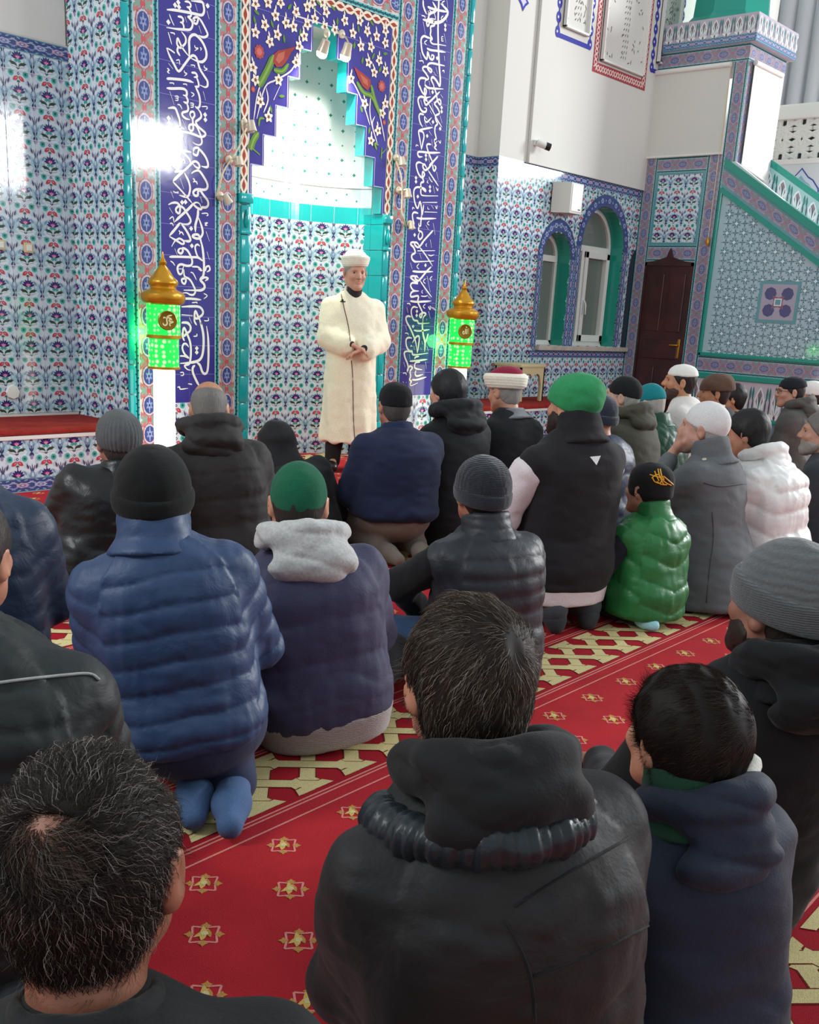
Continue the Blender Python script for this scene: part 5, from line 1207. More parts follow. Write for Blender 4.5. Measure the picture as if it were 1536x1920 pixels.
def fingers(S, wrist, d, up, side, s=1.0, curl=.9, k=.006):
    """palm and five fingers; d palm direction, up back of the hand, side thumb side (unit vectors)"""
    w_, d, up, side = (np.array(v, float) for v in (wrist, d, up, side))
    p = lambda a, b, c: w_+(d*a+side*b+up*c)*s
    for b in (-.027, -.009, .009, .027): S.u(rc(p(.005, b*.7, 0), p(.085, b, 0), .014*s, .012*s), .012*s)
    for b, L, o_ in ((.030, .070, .086), (.010, .078, .090), (-.010, .073, .088), (-.029, .056, .080)):
        q = p(o_, b, 0); a = 0.0; r = .0088*s
        for i, f in enumerate((.45, .32, .24)):
            a += curl*(.55 if i == 0 else .8); nq = q+(d*math.cos(a)-up*math.sin(a))*L*f*s
            S.u(rc(q, nq, r, r*.92), k if i else .008); q = nq; r *= .92
    q = p(.028, .030, -.006); nq = p(.062, .058, -.018); S.u(rc(q, nq, .013*s, .0105*s), .012*s); n2 = p(.092, .060, -.034); S.u(rc(nq, n2, .0105*s, .0085*s), .006)
def polydist(P, pts):
    """distance and running length along a polyline"""
    best = np.full(len(P), 9.0); s_at = np.zeros(len(P)); acc = 0.0
    for a, b in zip(pts[:-1], pts[1:]):
        a, b = np.array(a), np.array(b); ba = b-a; L = np.linalg.norm(ba); h = np.clip((P-a) @ ba/(L*L), 0, 1)
        d = np.linalg.norm(P-a-h[:, None]*ba, axis=1); m = d < best; best[m] = d[m]; s_at[m] = acc+h[m]*L; acc += L
    return best, s_at
IMAM_XY = (5.55, 5.78)
class Fig: pass
def figure(label, top, depth, yaw=None, hyaw=None, hpitch=0.0, hroll=0.0, back=.10, seat=.20, s=1.0, capth=.012, h=.011, hh=.006, pose='kneel', lean_x=0.0, base=None,
           sh=.19, rows=None, arms=None, feet_up=False, group=None, cat='person', wd=1.0, dp=1.0, hump=0.0, hs=None, neck=.04):
    """works out the joints of a seated person from where the crown of the head is seen and how far away it is"""
    f = Fig(); P = at_depth(top[0], top[1], depth); f.s = s
    auto = math.degrees(math.atan2(IMAM_XY[0]-P[0], IMAM_XY[1]-P[1]))
    hy = auto if hyaw is None else hyaw; by = .55*auto if yaw is None else yaw
    f.by = math.radians(by); Rb = Rz(-f.by); f.Rw = Rb
    hc_w = P-np.array([0, 0, .115*s+capth])
    fw = Rb @ np.array([0, 1.0, 0]); rt = Rb @ np.array([1.0, 0, 0])
    bx = P-fw*back-rt*lean_x; f.base = np.array([bx[0], bx[1], 0.0])
    if base is not None: f.base = np.array([base[0], base[1], 0.0])
    f.root = empty('person', f.base, -f.by, label, cat, group)
    loc = lambda p: Rb.T @ (np.array(p, float)-f.base)
    f.hc = loc(hc_w); f.hs = hs or (s*.98 if s > .95 else s*1.08)
    f.Rh = Rz(-math.radians(hy)+f.by) @ Rx(math.radians(hpitch)) @ Ry(math.radians(hroll))
    f.pel = np.array([0, 0, seat])
    nb = f.hc+f.Rh @ np.array([0, -.022*f.hs, -.06*f.hs])+np.array([0, -.03*s, -neck*s]); f.nb = nb
    zax = nb-f.pel; f.L = np.linalg.norm(zax); zax /= f.L; xax = np.array([1.0, 0, 0]); xax -= zax*(xax @ zax); xax /= np.linalg.norm(xax); yax = np.cross(zax, xax)
    f.Rt = np.stack([xax, yax, zax], 1); f.h, f.hh = h, hh; f.pose = pose; L = f.L
    T = lambda x, y, z: f.pel+f.Rt @ np.array([x, y, z]); f.T = T
    f.rows = rows or [(-.16*s, .205, .165, -.02), (0, .215, .175, -.02), (.22*L, .205, .155, -.01-hump*.3), (.5*L, .205, .145, -.015-hump), (.70*L, .2, .14, -.015-hump), (.84*L, .178, .12, -.012-hump*.6), (.93*L, .125, .098, -.006), (1.02*L, .07, .07, .0)]
    f.rows = [(z, a*wd*s, b*dp*s, y) for z, a, b, y in f.rows]
    f.sh = sh*s*wd*.88
    f.arm = {}
    for sx in (-1, 1):
        S_ = T(f.sh*sx, -.01-hump*.5, .77*L)
        if arms and sx in arms: E_, W_ = (np.array(q) for q in arms[sx])
        elif arms and 'world' in arms: E_, W_ = arms['world'][sx]
        else:
            E_ = np.array([(.215*s*wd)*sx, .10*s+.5*(S_[1]), S_[2]-.25*s]); W_ = np.array([.12*s*sx, .32*s, seat+.05*s])
        f.arm[sx] = [S_, E_, W_]
    k = s
    if pose == 'kneel':
        f.leg = {sx: [f.pel+np.array([.09*k*sx, 0, -.02]), np.array([.14*k*sx, .42*k, .085*k]), np.array([.11*k*sx, -.06*k, .075*k]), np.array([.075*k*sx, -.24*k, .045*k])] for sx in (-1, 1)}
        if feet_up: f.leg = {sx: [f.pel+np.array([.09*k*sx, 0, -.02]), np.array([.13*k*sx, .40*k, .085*k]), np.array([.09*k*sx, -.10*k, .10*k]), np.array([.085*k*sx, -.12*k, .03*k])] for sx in (-1, 1)}
    else:
        f.leg = {sx: [f.pel+np.array([.09*k*sx, 0, -.03]), np.array([.33*k*sx, .27*k, .13*k]), np.array([-.08*k*sx, .32*k, .075*k]), np.array([-.22*k*sx, .27*k, .055*k])] for sx in (-1, 1)}
    return f
def child(f, name, V, Q, m, smooth=True, parent=None): return mesh_obj(name, V, Q, m, parent or f.root, smooth, False)
def make_body(f, tone='#b98268', hands=True, eyes=False, bare_feet=False):
    S = SDF(); k = f.s
    S.u(in_frame(loft([(z, a*.82, b*.8, y) for z, a, b, y in f.rows[1:-1]]), f.Rt, f.pel))
    for sx in (-1, 1):
        A = f.arm[sx]; S.u(rc(A[0], A[1], .047*k, .036*k), .02); S.u(rc(A[1], A[2], .036*k, .026*k), .02)
        G = f.leg[sx]; S.u(rc(G[0], G[1], .075*k, .055*k), .03); S.u(rc(G[1], G[2], .052*k, .036*k), .02); S.u(rc(G[2], G[3], .036*k, .026*k), .02)
        d = A[2]-A[1]; d = np.array([d[0]*.3-.02*sx, abs(d[1])*.8+.1, -.10]); d /= np.linalg.norm(d)
        if hasattr(f, 'hand_dir') and sx in f.hand_dir: d = np.array(f.hand_dir[sx], float); d /= np.linalg.norm(d)
        up = np.array([0, 0, 1.0]); up -= d*(up @ d); up /= np.linalg.norm(up); sd = np.cross(d, up)*(1 if sx < 0 else -1)
        if hands: fingers(S, A[2]+d*.01, d, up, sd, k, .45)
    head_prims(S, f.Rh, f.hc, f.hs, True, f.nb-np.array([0, 0, .06*k])-(f.hc+f.Rh @ np.array([0, -.022*f.hs, -.06*f.hs])))
    V, Q = S.mesh(f.hh); V = relax(V, Q, 1, .35)
    f.body = child(f, 'body', V, Q, MM(skin, tone))
    if eyes:
        for sx in (-1, 1):
            c = f.hc+f.Rh @ (np.array([.031*sx, .0775, .008])*f.hs); mb = MB().lathe([(.0005, -.009), (.0065, -.0065), (.0088, 0), (.0065, .0065), (.0005, .009)], c, 14, f.Rh[:, 1])
            o = mesh_obj('eye', mb.v, mb.f, mat('eye_dark', '#2a201c', .15), f.root, True, False)
    return f
def puff(f, V, Q, quilt=None, fold=.004, squilt=None, creases=0.0):
    """quilting seams, folds and creases pressed into a garment"""
    N = vnormals(V, Q); loc = (V-f.pel) @ f.Rt; D = np.zeros(len(V))
    da = np.full(len(V), 9.0); sa = np.zeros(len(V))
    for sx in (-1, 1):
        d, s_ = polydist(V, f.arm[sx]); m = d < da; da[m] = d[m]; sa[m] = s_[m]
    wr = np.interp(loc[:, 2], [r[0] for r in f.rows], [r[1] for r in f.rows])
    tors = np.abs(loc[:, 0]) < wr*.86
    if quilt:
        per, amp, vee = quilt[:3]; ph = (loc[:, 2]+vee*np.abs(loc[:, 0]))/per+.12*vnoise(V, 6)
        D += np.where(tors, amp*(np.abs(np.sin(np.pi*ph))**.42-1), 0)
        if len(quilt) > 3:
            p2 = (loc[:, 2]*.7-loc[:, 0]*1.0)/per; p3 = (loc[:, 2]*.7+loc[:, 0]*1.0)/per
            D += -np.where(tors, amp*(np.abs(np.sin(np.pi*ph))**.42-1), 0)+amp*(np.minimum(np.abs(np.sin(np.pi*p2)), np.abs(np.sin(np.pi*p3)))**.5-1)
        q2 = squilt or (per, amp)
        D += np.where(~tors, q2[1]*(np.abs(np.sin(np.pi*sa/q2[0]))**.55-1), 0)
        D += amp*.28*vnoise(V*np.array([3.2, 3.2, .9]), 14)
    if fold: D += fold*(vnoise(V*np.array([1, 1, 1.6]), 9)+.5*vnoise(V*np.array([1, 1, 2.4]), 19))
    if creases:
        lowz = np.clip((.55*f.L-loc[:, 2])/(.4*f.L), 0, 1); ph = loc[:, 2]*26+2.2*vnoise(V, 5)+1.5*vnoise(V*np.array([1, 1, .5]), 9)
        D += creases*lowz*(np.abs(np.sin(ph))**.7-.6)
    return V+N*D[:, None]
def make_top(f, m, name='jacket', off=0.0, sleeves=True, hem=None, quilt=None, fold=.004, arm_r=(.070, .058, .044), sleeve_mat=None, squilt=None, k=.05, creases=0.0, squ=2.4, extra=None, neck=True):
    S = SDF(); rows = [(z, a+off, b+off, y) for z, a, b, y in f.rows]
    if hem is not None: rows[0] = (hem, rows[0][1], rows[0][2], rows[0][3])
    S.u(in_frame(loft(rows, squ), f.Rt, f.pel))
    s = f.s
    def add_arms(S2, k0):
        for sx in (-1, 1):
            A = f.arm[sx]; S2.u(rc(A[0], A[1], (arm_r[0]+off)*s, (arm_r[1]+off)*s), k0); S2.u(rc(A[1], A[1]*.1+A[2]*.9, (arm_r[1]+off)*s, (arm_r[2]+off)*s), .03)
    if sleeves and not sleeve_mat: add_arms(S, k)
    if not sleeves:
        for sx in (-1, 1): S.u(rc(f.arm[sx][0], f.arm[sx][0]*.86+f.arm[sx][1]*.14, .066*s, .064*s), .05)
    if extra: extra(S)
    V, Q = S.mesh(f.h); V = relax(V, Q, 1, .5); V = puff(f, V, Q, quilt, fold, squilt, creases); V[:, 2] = np.maximum(V[:, 2], .012)
    f.top = child(f, name, V, Q, m)
    if sleeve_mat:
        for sx in (-1, 1):
            S = SDF(); A = f.arm[sx]; S.u(rc(A[0]*.8+A[1]*.2, A[1], (arm_r[0]-.004+off)*s, (arm_r[1]+off)*s), 0); S.u(rc(A[1], A[1]*.1+A[2]*.9, (arm_r[1]+off)*s, (arm_r[2]+off)*s), .03)
            V, Q = S.mesh(f.h); N = vnormals(V, Q); V = V+N*(.005*vnoise(V, 16)+.003*vnoise(V, 33))[:, None]; child(f, 'sleeve', V, Q, sleeve_mat)
    return f
def make_legs(f, m, r=(.105, .085, .062), socks=None, fold=.004, feet=True, hips=True):
    S = SDF(); s = f.s
    if hips: S.u(ell(f.pel+np.array([0, -.01, -.02])*s, np.array([.19, .17, .14])*s), 0)
    for sx in (-1, 1):
        G = f.leg[sx]; S.u(rc(G[0], G[1], r[0]*s, r[1]*s), .04); S.u(rc(G[1], G[2], r[1]*.9*s, r[2]*s), .03)
    V, Q = S.mesh(f.h); N = vnormals(V, Q); V = V+N*(fold*vnoise(V, 11))[:, None]; V[:, 2] = np.maximum(V[:, 2], .012)
    child(f, 'trousers', V, Q, m)
    if feet:
        for sx in (-1, 1):
            S = SDF(); G = f.leg[sx]; d = (G[3]-G[2])/np.linalg.norm(G[3]-G[2])
            S.u(rc(G[2]-d*.02, G[3]*.55+G[2]*.45, .047*s, .043*s), 0); S.u(rc(G[3]*.55+G[2]*.45, G[3], .043*s, .033*s), .03)
            V, Q = S.mesh(.008); N = vnormals(V, Q); V = V+N*(.002*vnoise(V, 20))[:, None]; V[:, 2] = np.maximum(V[:, 2], .004); child(f, 'sock', V, Q, socks or m)
    return f
# ---- headwear and hair, in head axes
def hf(f, p): return in_frame(p, f.Rh, f.hc)
def hcut(f, n, c):
    """half space n.p <= c in head axes (scaled)"""
    n = np.array(n, float); n /= np.linalg.norm(n); nw = f.Rh @ n; o = f.hc
    return lambda x, y, z: (x-o[0])*nw[0]+(y-o[1])*nw[1]+(z-o[2])*nw[2]-c*f.hs
def sc(f, *v): return tuple(np.array(v)*f.hs)
def make_cap(f, kind, m, name='cap', th=1.0, low=.0, tilt=.12, cuff=.05, ribs=0, band=None):
    S = SDF(); hs = f.hs; h = max(.005, f.hh*.9)
    if kind == 'beanie':
        S.u(hf(f, ell(sc(f, 0, -.014, .030), sc(f, .085*th, .105*th, .100*th))), 0); S.cut(hcut(f, (0, tilt, -1), -low))
    elif kind == 'kufi':
        S.u(hf(f, loft([(low*hs, .083*hs*th, .103*hs*th, -.012*hs), (.055*hs, .081*hs*th, .101*hs*th, -.013*hs), (.085*hs, .071*hs*th, .090*hs*th, -.014*hs), (.107*hs, .052*hs*th, .068*hs*th, -.015*hs), (.123*hs, .024*hs*th, .034*hs*th, -.016*hs)], 2.05, .02)), 0); S.cut(hcut(f, (0, tilt, -1), -low))
    elif kind == 'soft':
        S.u(hf(f, ell(sc(f, 0, -.016, .040), sc(f, .092*th, .115*th, .092*th))), 0); S.u(hf(f, ell(sc(f, .0, -.055, .075), sc(f, .075*th, .07*th, .055*th))), .03); S.cut(hcut(f, (0, tilt, -1), -low))
    V, Q = S.mesh(h); V = relax(V, Q, 2, .5); N = vnormals(V, Q); L = (V-f.hc) @ f.Rh/hs
    D = .0012*vnoise(V, 40)
    if ribs:
        an = np.arctan2(L[:, 1]+.014, L[:, 0]); D += .0048*np.abs(np.sin(an*ribs/2))*np.clip((.135-L[:, 2])/.05, 0, 1)
    if kind == 'soft': D += .004*vnoise(V*np.array([1, 1, 1.5]), 22)
    if kind == 'kufi' or (kind == 'beanie' and not ribs): 
        an = np.arctan2(L[:, 1]+.014, L[:, 0]); D -= .0014*np.exp(-(np.sin(an*2)/.05)**2)*(L[:, 2] > .05)
    V = V+N*D[:, None]; c = child(f, name, V, Q, m)
    if cuff and kind == 'beanie':
        S = SDF(); z0 = low*hs; S.u(hf(f, loft([(z0-.004, .086*hs*th, .106*hs*th, -.014*hs), (z0+.012, .091*hs*th, .111*hs*th, -.014*hs), (z0+cuff*hs*.8, .0915*hs*th, .1115*hs*th, -.014*hs), (z0+cuff*hs, .088*hs*th, .108*hs*th, -.014*hs)], 2.0, .006)), 0)
        # follow the brim tilt by shearing
        V, Q = S.mesh(h); Lw = (V-f.hc) @ f.Rh; Lw[:, 2] += tilt*Lw[:, 1]; 
        if ribs:
            an = np.arctan2(Lw[:, 1]+.014, Lw[:, 0]); rr = np.hypot(Lw[:, 0], Lw[:, 1]); g = 1+.012*np.abs(np.sin(an*ribs/2)); Lw[:, 0] *= g; Lw[:, 1] *= g
        V = f.hc+Lw @ f.Rh.T; o = child(f, 'cuff', V, Q, band or m, True, c)
    return c
def hair_shell(f, th=.011, nape=-.085, front=.058, frontz=.07, top=True):
    S = SDF(); t = th/f.hs
    S.u(hf(f, ell(sc(f, 0, -.012, .025), sc(f, .076+t, .096+t, .09+t))), 0)
    S.u(hf(f, ell(sc(f, 0, -.035, -.03), sc(f, .060+t, .058+t, .065+t))), .02)
    n = np.array([0, .78, -.62]); n /= np.linalg.norm(n)
    S.cut(hcut(f, (0, .72, -.69), (front*.72-.69*.035)))            # hairline from temple to above the ear
    S.cut(hcut(f, (0, .35, -1), -nape/1.06 if nape > 0 else abs(nape)/1.06))
    return S
def make_hair(f, color, th=.011, nape=None, front=.058, name='hair', h=None):
    nape = nape or (-.085 if th > .0095 else -.064)
    if th < .0095: th = min(th, .0055)
    V, Q = hair_shell(f, th, nape, front).mesh(h or max(.005, f.hh*.9)); V = relax(V, Q, 1, .4); N = vnormals(V, Q); V = V+N*(.003*vnoise(V*np.array([1.6, 1, .7]), 34))[:, None]
    return child(f, name, V, Q, MM(hair_mat, 'hair', color))
def make_beard(f, color, th=.007, low=-.03):
    S = SDF(); t = th/f.hs
    S.u(hf(f, ell(sc(f, 0, .036, -.03), sc(f, .060+t, .062+t, .082+t))), 0)
    for sx in (-1, 1): S.u(hf(f, rc(sc(f, .050*sx, .005, -.055), sc(f, .016*sx, .075, -.098), (.026+t)*f.hs, (.022+t)*f.hs)), .03*f.hs)
    S.sub(hf(f, ell(sc(f, 0, .12, -.035), sc(f, .03, .05, .028)))); S.cut(hcut(f, (0, -.35, 1), low)); S.cut(hcut(f, (0, -1, 0), -.005))
    V, Q = S.mesh(max(.005, f.hh*.9)); N = vnormals(V, Q); V = V+N*(.002*vnoise(V, 60))[:, None]; return child(f, 'beard', V, Q, MM(hair_mat, 'beard', color))
def make_collar(f, m, r=.075, hgt=.075, th=.0, fwd=.012, name='collar', quilt=None, flare=1.12):
    S = SDF(); s = f.s; nz = f.L
    ax = f.hc-f.nb; ax = ax*.0+np.array([0, .25, 1.0]); ax /= np.linalg.norm(ax); x = np.array([1.0, 0, 0]); y = np.cross(ax, x); R = np.stack([x, y, ax], 1)
    S.u(in_frame(loft([(-.05*s, r*1.28*s*flare, r*1.15*s*flare, -.01), (-.01*s, r*1.1*s, r*1.05*s, -.006), (hgt*s, r*s, r*.98*s, 0)], 2.1, .012), R, f.nb+np.array([0, fwd-.012, -.015*s])), 0)
    S.sub(in_frame(loft([(hgt*s*.4, r*.80*s, r*.78*s, .004), (hgt*s*1.5, r*.90*s, r*.88*s, .004)], 2.1, .004), R, f.nb+np.array([0, fwd-.012, -.015*s])), .008)
    V, Q = S.mesh(f.h*.75); V = relax(V, Q, 1, .5); N = vnormals(V, Q); D = .003*vnoise(V*np.array([1, 1, 1.5]), 26)
    if quilt: D += quilt[1]*(np.abs(np.sin(np.pi*(V[:, 2]-f.nb[2])/quilt[0]))**.5-1)
    V = V+N*D[:, None]; return child(f, name, V, Q, m)
def make_hood(f, m, size=1.0, drop=.0, rimdrop=.05, name='hood', rim=True, rim_mat=None, wide=1.0):
    """a hood lying on the shoulders behind the neck"""
    S = SDF(); s = f.s*size; c = f.nb+np.array([0, -.03, -.005*s])
    ring = []
    for t in np.linspace(-2.25, 2.25, 13):
        ring.append(c+np.array([.098*s*wide*math.sin(t), -.095*s*math.cos(t)+.015, .045*s*math.cos(t*.5)-.01+.015*math.cos(t)]))
    for a, b in zip(ring[:-1], ring[1:]): S.u(rc(a, b, .030*s, .030*s), .02)
    S.u(ell(c+np.array([0, -.088*s, -.038*s-drop]), np.array([.118*wide, .05, .062])*s, Rx(math.radians(24))), .035*s)
    S.u(ell(c+np.array([0.01, -.06*s, -.005]), np.array([.105*wide, .05, .035])*s), .03*s)
    V, Q = S.mesh(f.h*.8); V = relax(V, Q, 1, .4); N = vnormals(V, Q)
    ph = V[:, 2]*34+V[:, 0]*9+1.8*vnoise(V*np.array([1, 1, .6]), 9); D = .008*vnoise(V*np.array([.8, 1, 2.0]), 13)+.004*vnoise(V*np.array([1, 1, 2]), 28)+.011*(np.abs(np.sin(ph))**.6-.7)*np.clip((c[1]+.06-V[:, 1])/.05, 0, 1)
    V = V+N*D[:, None]; o = child(f, name, V, Q, m)
    if rim and rim_mat:
        S = SDF(); 
        rr = [p+np.array([0, -.006, -rimdrop*s]) + (p-c)*np.array([.40, .45, 0]) for p in ring]
        for a, b in zip(rr[:-1], rr[1:]): S.u(rc(a, b, .026*s, .026*s), .012)
        V, Q = S.mesh(f.h*.7); N = vnormals(V, Q); an = np.arctan2(V[:, 0]-c[0], -(V[:, 1]-c[1])); V = V+N*(.005*np.abs(np.sin(an*24+3*vnoise(V, 12)))+.003*vnoise(V, 40))[:, None]
        mesh_obj('hood_rim', V, Q, rim_mat, o, True, False)
    return o
def local_frame_pt(f, x, y, z): return f.T(x, y, z)

from mathutils.bvhtree import BVHTree
def hit(obj, px):
    """where the line of sight through a pixel meets a built part (local point and normal of its root)"""
    root = obj.parent
    while root.parent: root = root.parent
    Mx = Matrix.Translation(root.location) @ root.rotation_euler.to_matrix().to_4x4(); inv = Mx.inverted()
    me = obj.data; t = BVHTree.FromPolygons([v.co.copy() for v in me.vertices], [tuple(p.vertices) for p in me.polygons])
    o = inv @ Vector(EYE); d = (inv.to_3x3() @ Vector(ray(*px))).normalized()
    r = t.ray_cast(o, d)
    return (np.array(r[0]), np.array(r[1])) if r[0] is not None else (None, None)
def trace(obj, pts, w, m, name, parent=None, lift=.002, depth=None):
    """thin cord or stitching laid on the surface of a part"""
    P = []
    for q in smooth_line(np.array(pts, float), 5):
        c, n = hit(obj, q)
        if c is not None: P.append(c+n*lift)
    if len(P) < 2: return None
    b = MB().tube(P, w, 6); return mesh_obj(name, b.v, b.f, m, parent or obj, True, False)
def patch(obj, poly, m, name, lift=.003):
    P = [hit(obj, q) for q in poly]; P = [c+n*lift for c, n in P if c is not None]
    if len(P) < 3: return None
    n = len(P); c = sum(P)/n; V = P+[p-(hit(obj, poly[0])[1])*lift*.8 for p in P]
    return mesh_obj(name, V, [tuple(range(n)), tuple(range(2*n-1, n-1, -1))]+[(i, (i+1) % n, n+(i+1) % n, n+i) for i in range(n)], m, obj, False, False)
def make_sarik(f, top_m, low=.028, th=1.0):
    hs = f.hs; S = SDF()
    S.u(hf(f, loft([(low*hs-.004, .086*hs*th, .106*hs*th, -.012*hs), (low*hs+.02, .098*hs*th, .117*hs*th, -.012*hs), (low*hs+.062, .107*hs*th, .126*hs*th, -.012*hs), (low*hs+.082, .100*hs*th, .119*hs*th, -.012*hs)], 2.0, .016)), 0)
    V, Q = S.mesh(.006); L = (V-f.hc) @ f.Rh; N = vnormals(V, Q); V = V+N*(.0016*np.sin(L[:, 2]*420+3*L[:, 0]/.1))[:, None]; L = (V-f.hc) @ f.Rh; L[:, 2] += .12*L[:, 1]; V = f.hc+L @ f.Rh.T
    o = child(f, 'turban', V, Q, MM(cloth, 'white_muslin', '#ece6d4', .8))
    S = SDF(); S.u(hf(f, ell(sc(f, 0, -.012, .062/hs*hs+low+.012), sc(f, .080*th, .097*th, .050))), 0); V, Q = S.mesh(.006); c = child(f, 'turban_crown', V, Q, top_m); return o
def grow(f, shell, count, whorl, length, width, cols, swirl=.6, lift=.25, curl=0.0, mask=None, name='hair', seed=1, down=.5):
    """strands combed away from the crown whorl, added to the hair shell mesh"""
    me = shell.data; n = len(me.vertices); V = np.empty(n*3); me.vertices.foreach_get('co', V); V = V.reshape(-1, 3)
    Q = np.array([p.vertices[:] for p in me.polygons]); w_ = f.hc+f.Rh @ (np.array(whorl)*f.hs); zup = f.Rh[:, 2]
    def dirf(P, N):
        d = P-w_; r = np.linalg.norm(d, axis=1, keepdims=True)+1e-6; t = np.cross(N, d/r); k = np.exp(-r/.05)
        out = d/r+swirl*t*k-zup*down*np.clip(r/.1-.5, 0, 1); return out
    L = (V-f.hc) @ f.Rh
    VV, FF, CC = strands(V, Q, count, dirf, length, width, np.array([hx(c) for c in cols]), np.random.default_rng(seed), lift, curl, 4, mask)
    base = np.tile(np.array(hx(cols[0]))*.5, (n, 1)); par = shell.parent; bpy.data.objects.remove(shell)
    return mesh_colored(name, [(V, Q, base), (VV, FF, CC)], STRAND, par)
# ------------------------------------------------------------------ the congregation
C = lambda n, c, r=.85: MM(cloth, n, c, r)
PF_ = lambda n, c, r=.42: MM(puffer, n, c, r)
ST_OFF = ' '
# ---- nearest row
f = figure('person in the left foreground with curly greying hair thinning at the crown, right ear showing', (160, 1392), .97, yaw=30, hyaw=46, hpitch=-3, back=.14, seat=.17, capth=.016, h=.009, hh=.0055, wd=1.0, hs=1.03, neck=.055)
make_body(f, '#94604a'); make_legs(f, C('dark_trousers', '#20242a')); make_top(f, C('black_jumper', '#151818'), 'jumper', fold=.006)
make_collar(f, C('black_jumper', '#151818'), .072, .028)
S = hair_shell(f, .006, -.09, .05); S.sub(hf(f, ell(sc(f, -.012, -.098, .058), sc(f, .050, .035, .035))), .01); S.sub(hf(f, ell(sc(f, .050, .040, .085), sc(f, .03, .04, .035))), .008)
V, Q = S.mesh(.005); sh_ = child(f, 'hair', V, Q, STRAND)
S = SDF(); S.u(hf(f, ell(sc(f, 0, -.012, .025), sc(f, .0765, .0965, .0905))), 0); V2, Q2 = S.mesh(.006); L2 = (V2-f.hc) @ f.Rh/f.hs
bald1 = f.hc+f.Rh @ (np.array([-.012, -.10, .058])*f.hs); bald2 = f.hc+f.Rh @ (np.array([.05, .045, .09])*f.hs)
hr = grow(f, sh_, 15000, (.0, -.085, .07), .026, .0004, ['#1c1714', '#261e1a', '#2a221d', '#3a3029', '#8f8880', '#1c1714', '#241c18'], .5, .40, .09, None, 'hair', 3, .6)
def bm_(P):
    q = (P-f.hc) @ f.Rh/f.hs; a = np.exp(-(((q-np.array([-.012, -.10, .058]))/np.array([.058, .05, .045]))**2).sum(1)*.8); b_ = np.exp(-(((q-np.array([.05, .045, .09]))/.045)**2).sum(1)); return np.clip(a+b_*.6, 0, 1)*(q[:, 2] > 0)+1e-9
wv = f.hc+f.Rh @ (np.array([-.02, -.09, .085])*f.hs)
def df_(P, N):
    d = P-wv; d /= np.linalg.norm(d, axis=1, keepdims=True)+1e-6; return d*.6+np.cross(N, d)*.7-f.Rh[:, 2]*.5+f.Rh[:, 0]*.3
VV, FF, CC = strands(V2, Q2, 5200, df_, .030, .00036, np.array([hx(c) for c in ('#1c1714', '#2a211c', '#3a3029', '#7d766e')]), np.random.default_rng(9), .3, .12, 4, bm_)
mesh_colored('thin_hair', [(VV, FF, CC)], STRAND, f.root)

f = figure('person in black hooded jacket, short brown hair greying at the crown, kneeling front and centre', (890, 1112), 1.37, yaw=27, hyaw=34, hpitch=-6, back=.08, seat=.17, capth=.014, h=.008, hh=.0055, wd=1.02, dp=1.08, hump=.025, lean_x=-.055)
f.leg[-1][1] = np.array([-.07, .40, .085]); f.arm[-1][1] = f.arm[-1][1]+np.array([.03, .03, 0])
make_body(f, '#b07a62'); make_legs(f, C('dark_trousers', '#20242a'))
make_top(f, MM(cloth, 'black_jacket', '#161718', .62, 160), quilt=(.17, .006, -.35), fold=.006, creases=.002)
hd = make_hood(f, C('black_jersey', '#0f1012'), .96, drop=-.02, rimdrop=.085, rim_mat=PF_('black_shiny_nylon', '#1d262b', .35))
sh_ = make_hair(f, '#2b231d', .013); grow(f, sh_, 15000, (.028, -.080, .070), .030, .00042, ['#2a211b', '#382d24', '#443729', '#5a4b3d', '#a0968b', '#332920', '#70645a'], .9, .16, .05, None, 'hair', 5, .55)
for px in ((742, 1540), (722, 1598)):
    c = f.root.matrix_local if False else None
    P = Rz(f.by) @ (at_depth(px[0], px[1], 1.38)-f.base); P2 = Rz(f.by) @ (at_depth(px[0]-22, px[1]+14, 1.37)-f.base); P0 = Rz(f.by) @ (at_depth(px[0]+75, px[1]-20, 1.40)-f.base)
    b = MB().tube([P0, P, P2], [.012, .011, .004], 8); mesh_obj('toggle_tab', b.v, b.f, C('black_jersey', '#0f1012'), f.root, True, False)
for L in ([(945, 1725), (985, 1800), (1000, 1860), (1003, 1915)], [(965, 1700), (1060, 1640), (1180, 1570)], [(1000, 1830), (1110, 1790), (1215, 1735)]): trace(f.top, L, .0022, C('seam_black', '#101112'), 'seam', None, .0005)

f = figure('boy in navy jacket with green lined hood, dark hair, kneeling beside the hooded man', (1300, 1272), 1.62, yaw=26, hyaw=22, hpitch=2, back=.03, seat=.14, capth=.012, h=.008, hh=.0055, s=.78, hs=.95, wd=.98, dp=1.1, lean_x=-.05)
make_body(f, '#c08a6e'); make_legs(f, C('navy_trousers', '#232a3a')); make_top(f, C('navy_canvas', '#1c2738', .75), fold=.005, creases=.003)
make_hood(f, C('navy_canvas', '#1c2738', .75), 1.04, drop=.02); make_collar(f, C('green_lining', '#1f4634', .95), .100, .11, name='hood_lining', flare=1.0)
S = SDF(); q = f.nb; S.u(rc(q+[.03, -.07, .035], q+[.085, -.02, .06], .016, .018), 0); V, Q = S.mesh(.006); child(f, 'white_lining', V, Q, C('white_fleece', '#d8d6cc'))
sh_ = make_hair(f, '#1f1a18', .014); grow(f, sh_, 22000, (.045, -.085, .045), .027, .00045, ['#1e1713', '#271e18', '#33271f', '#46382d', '#2c221c'], .8, .09, .05, None, 'hair', 8, .4)

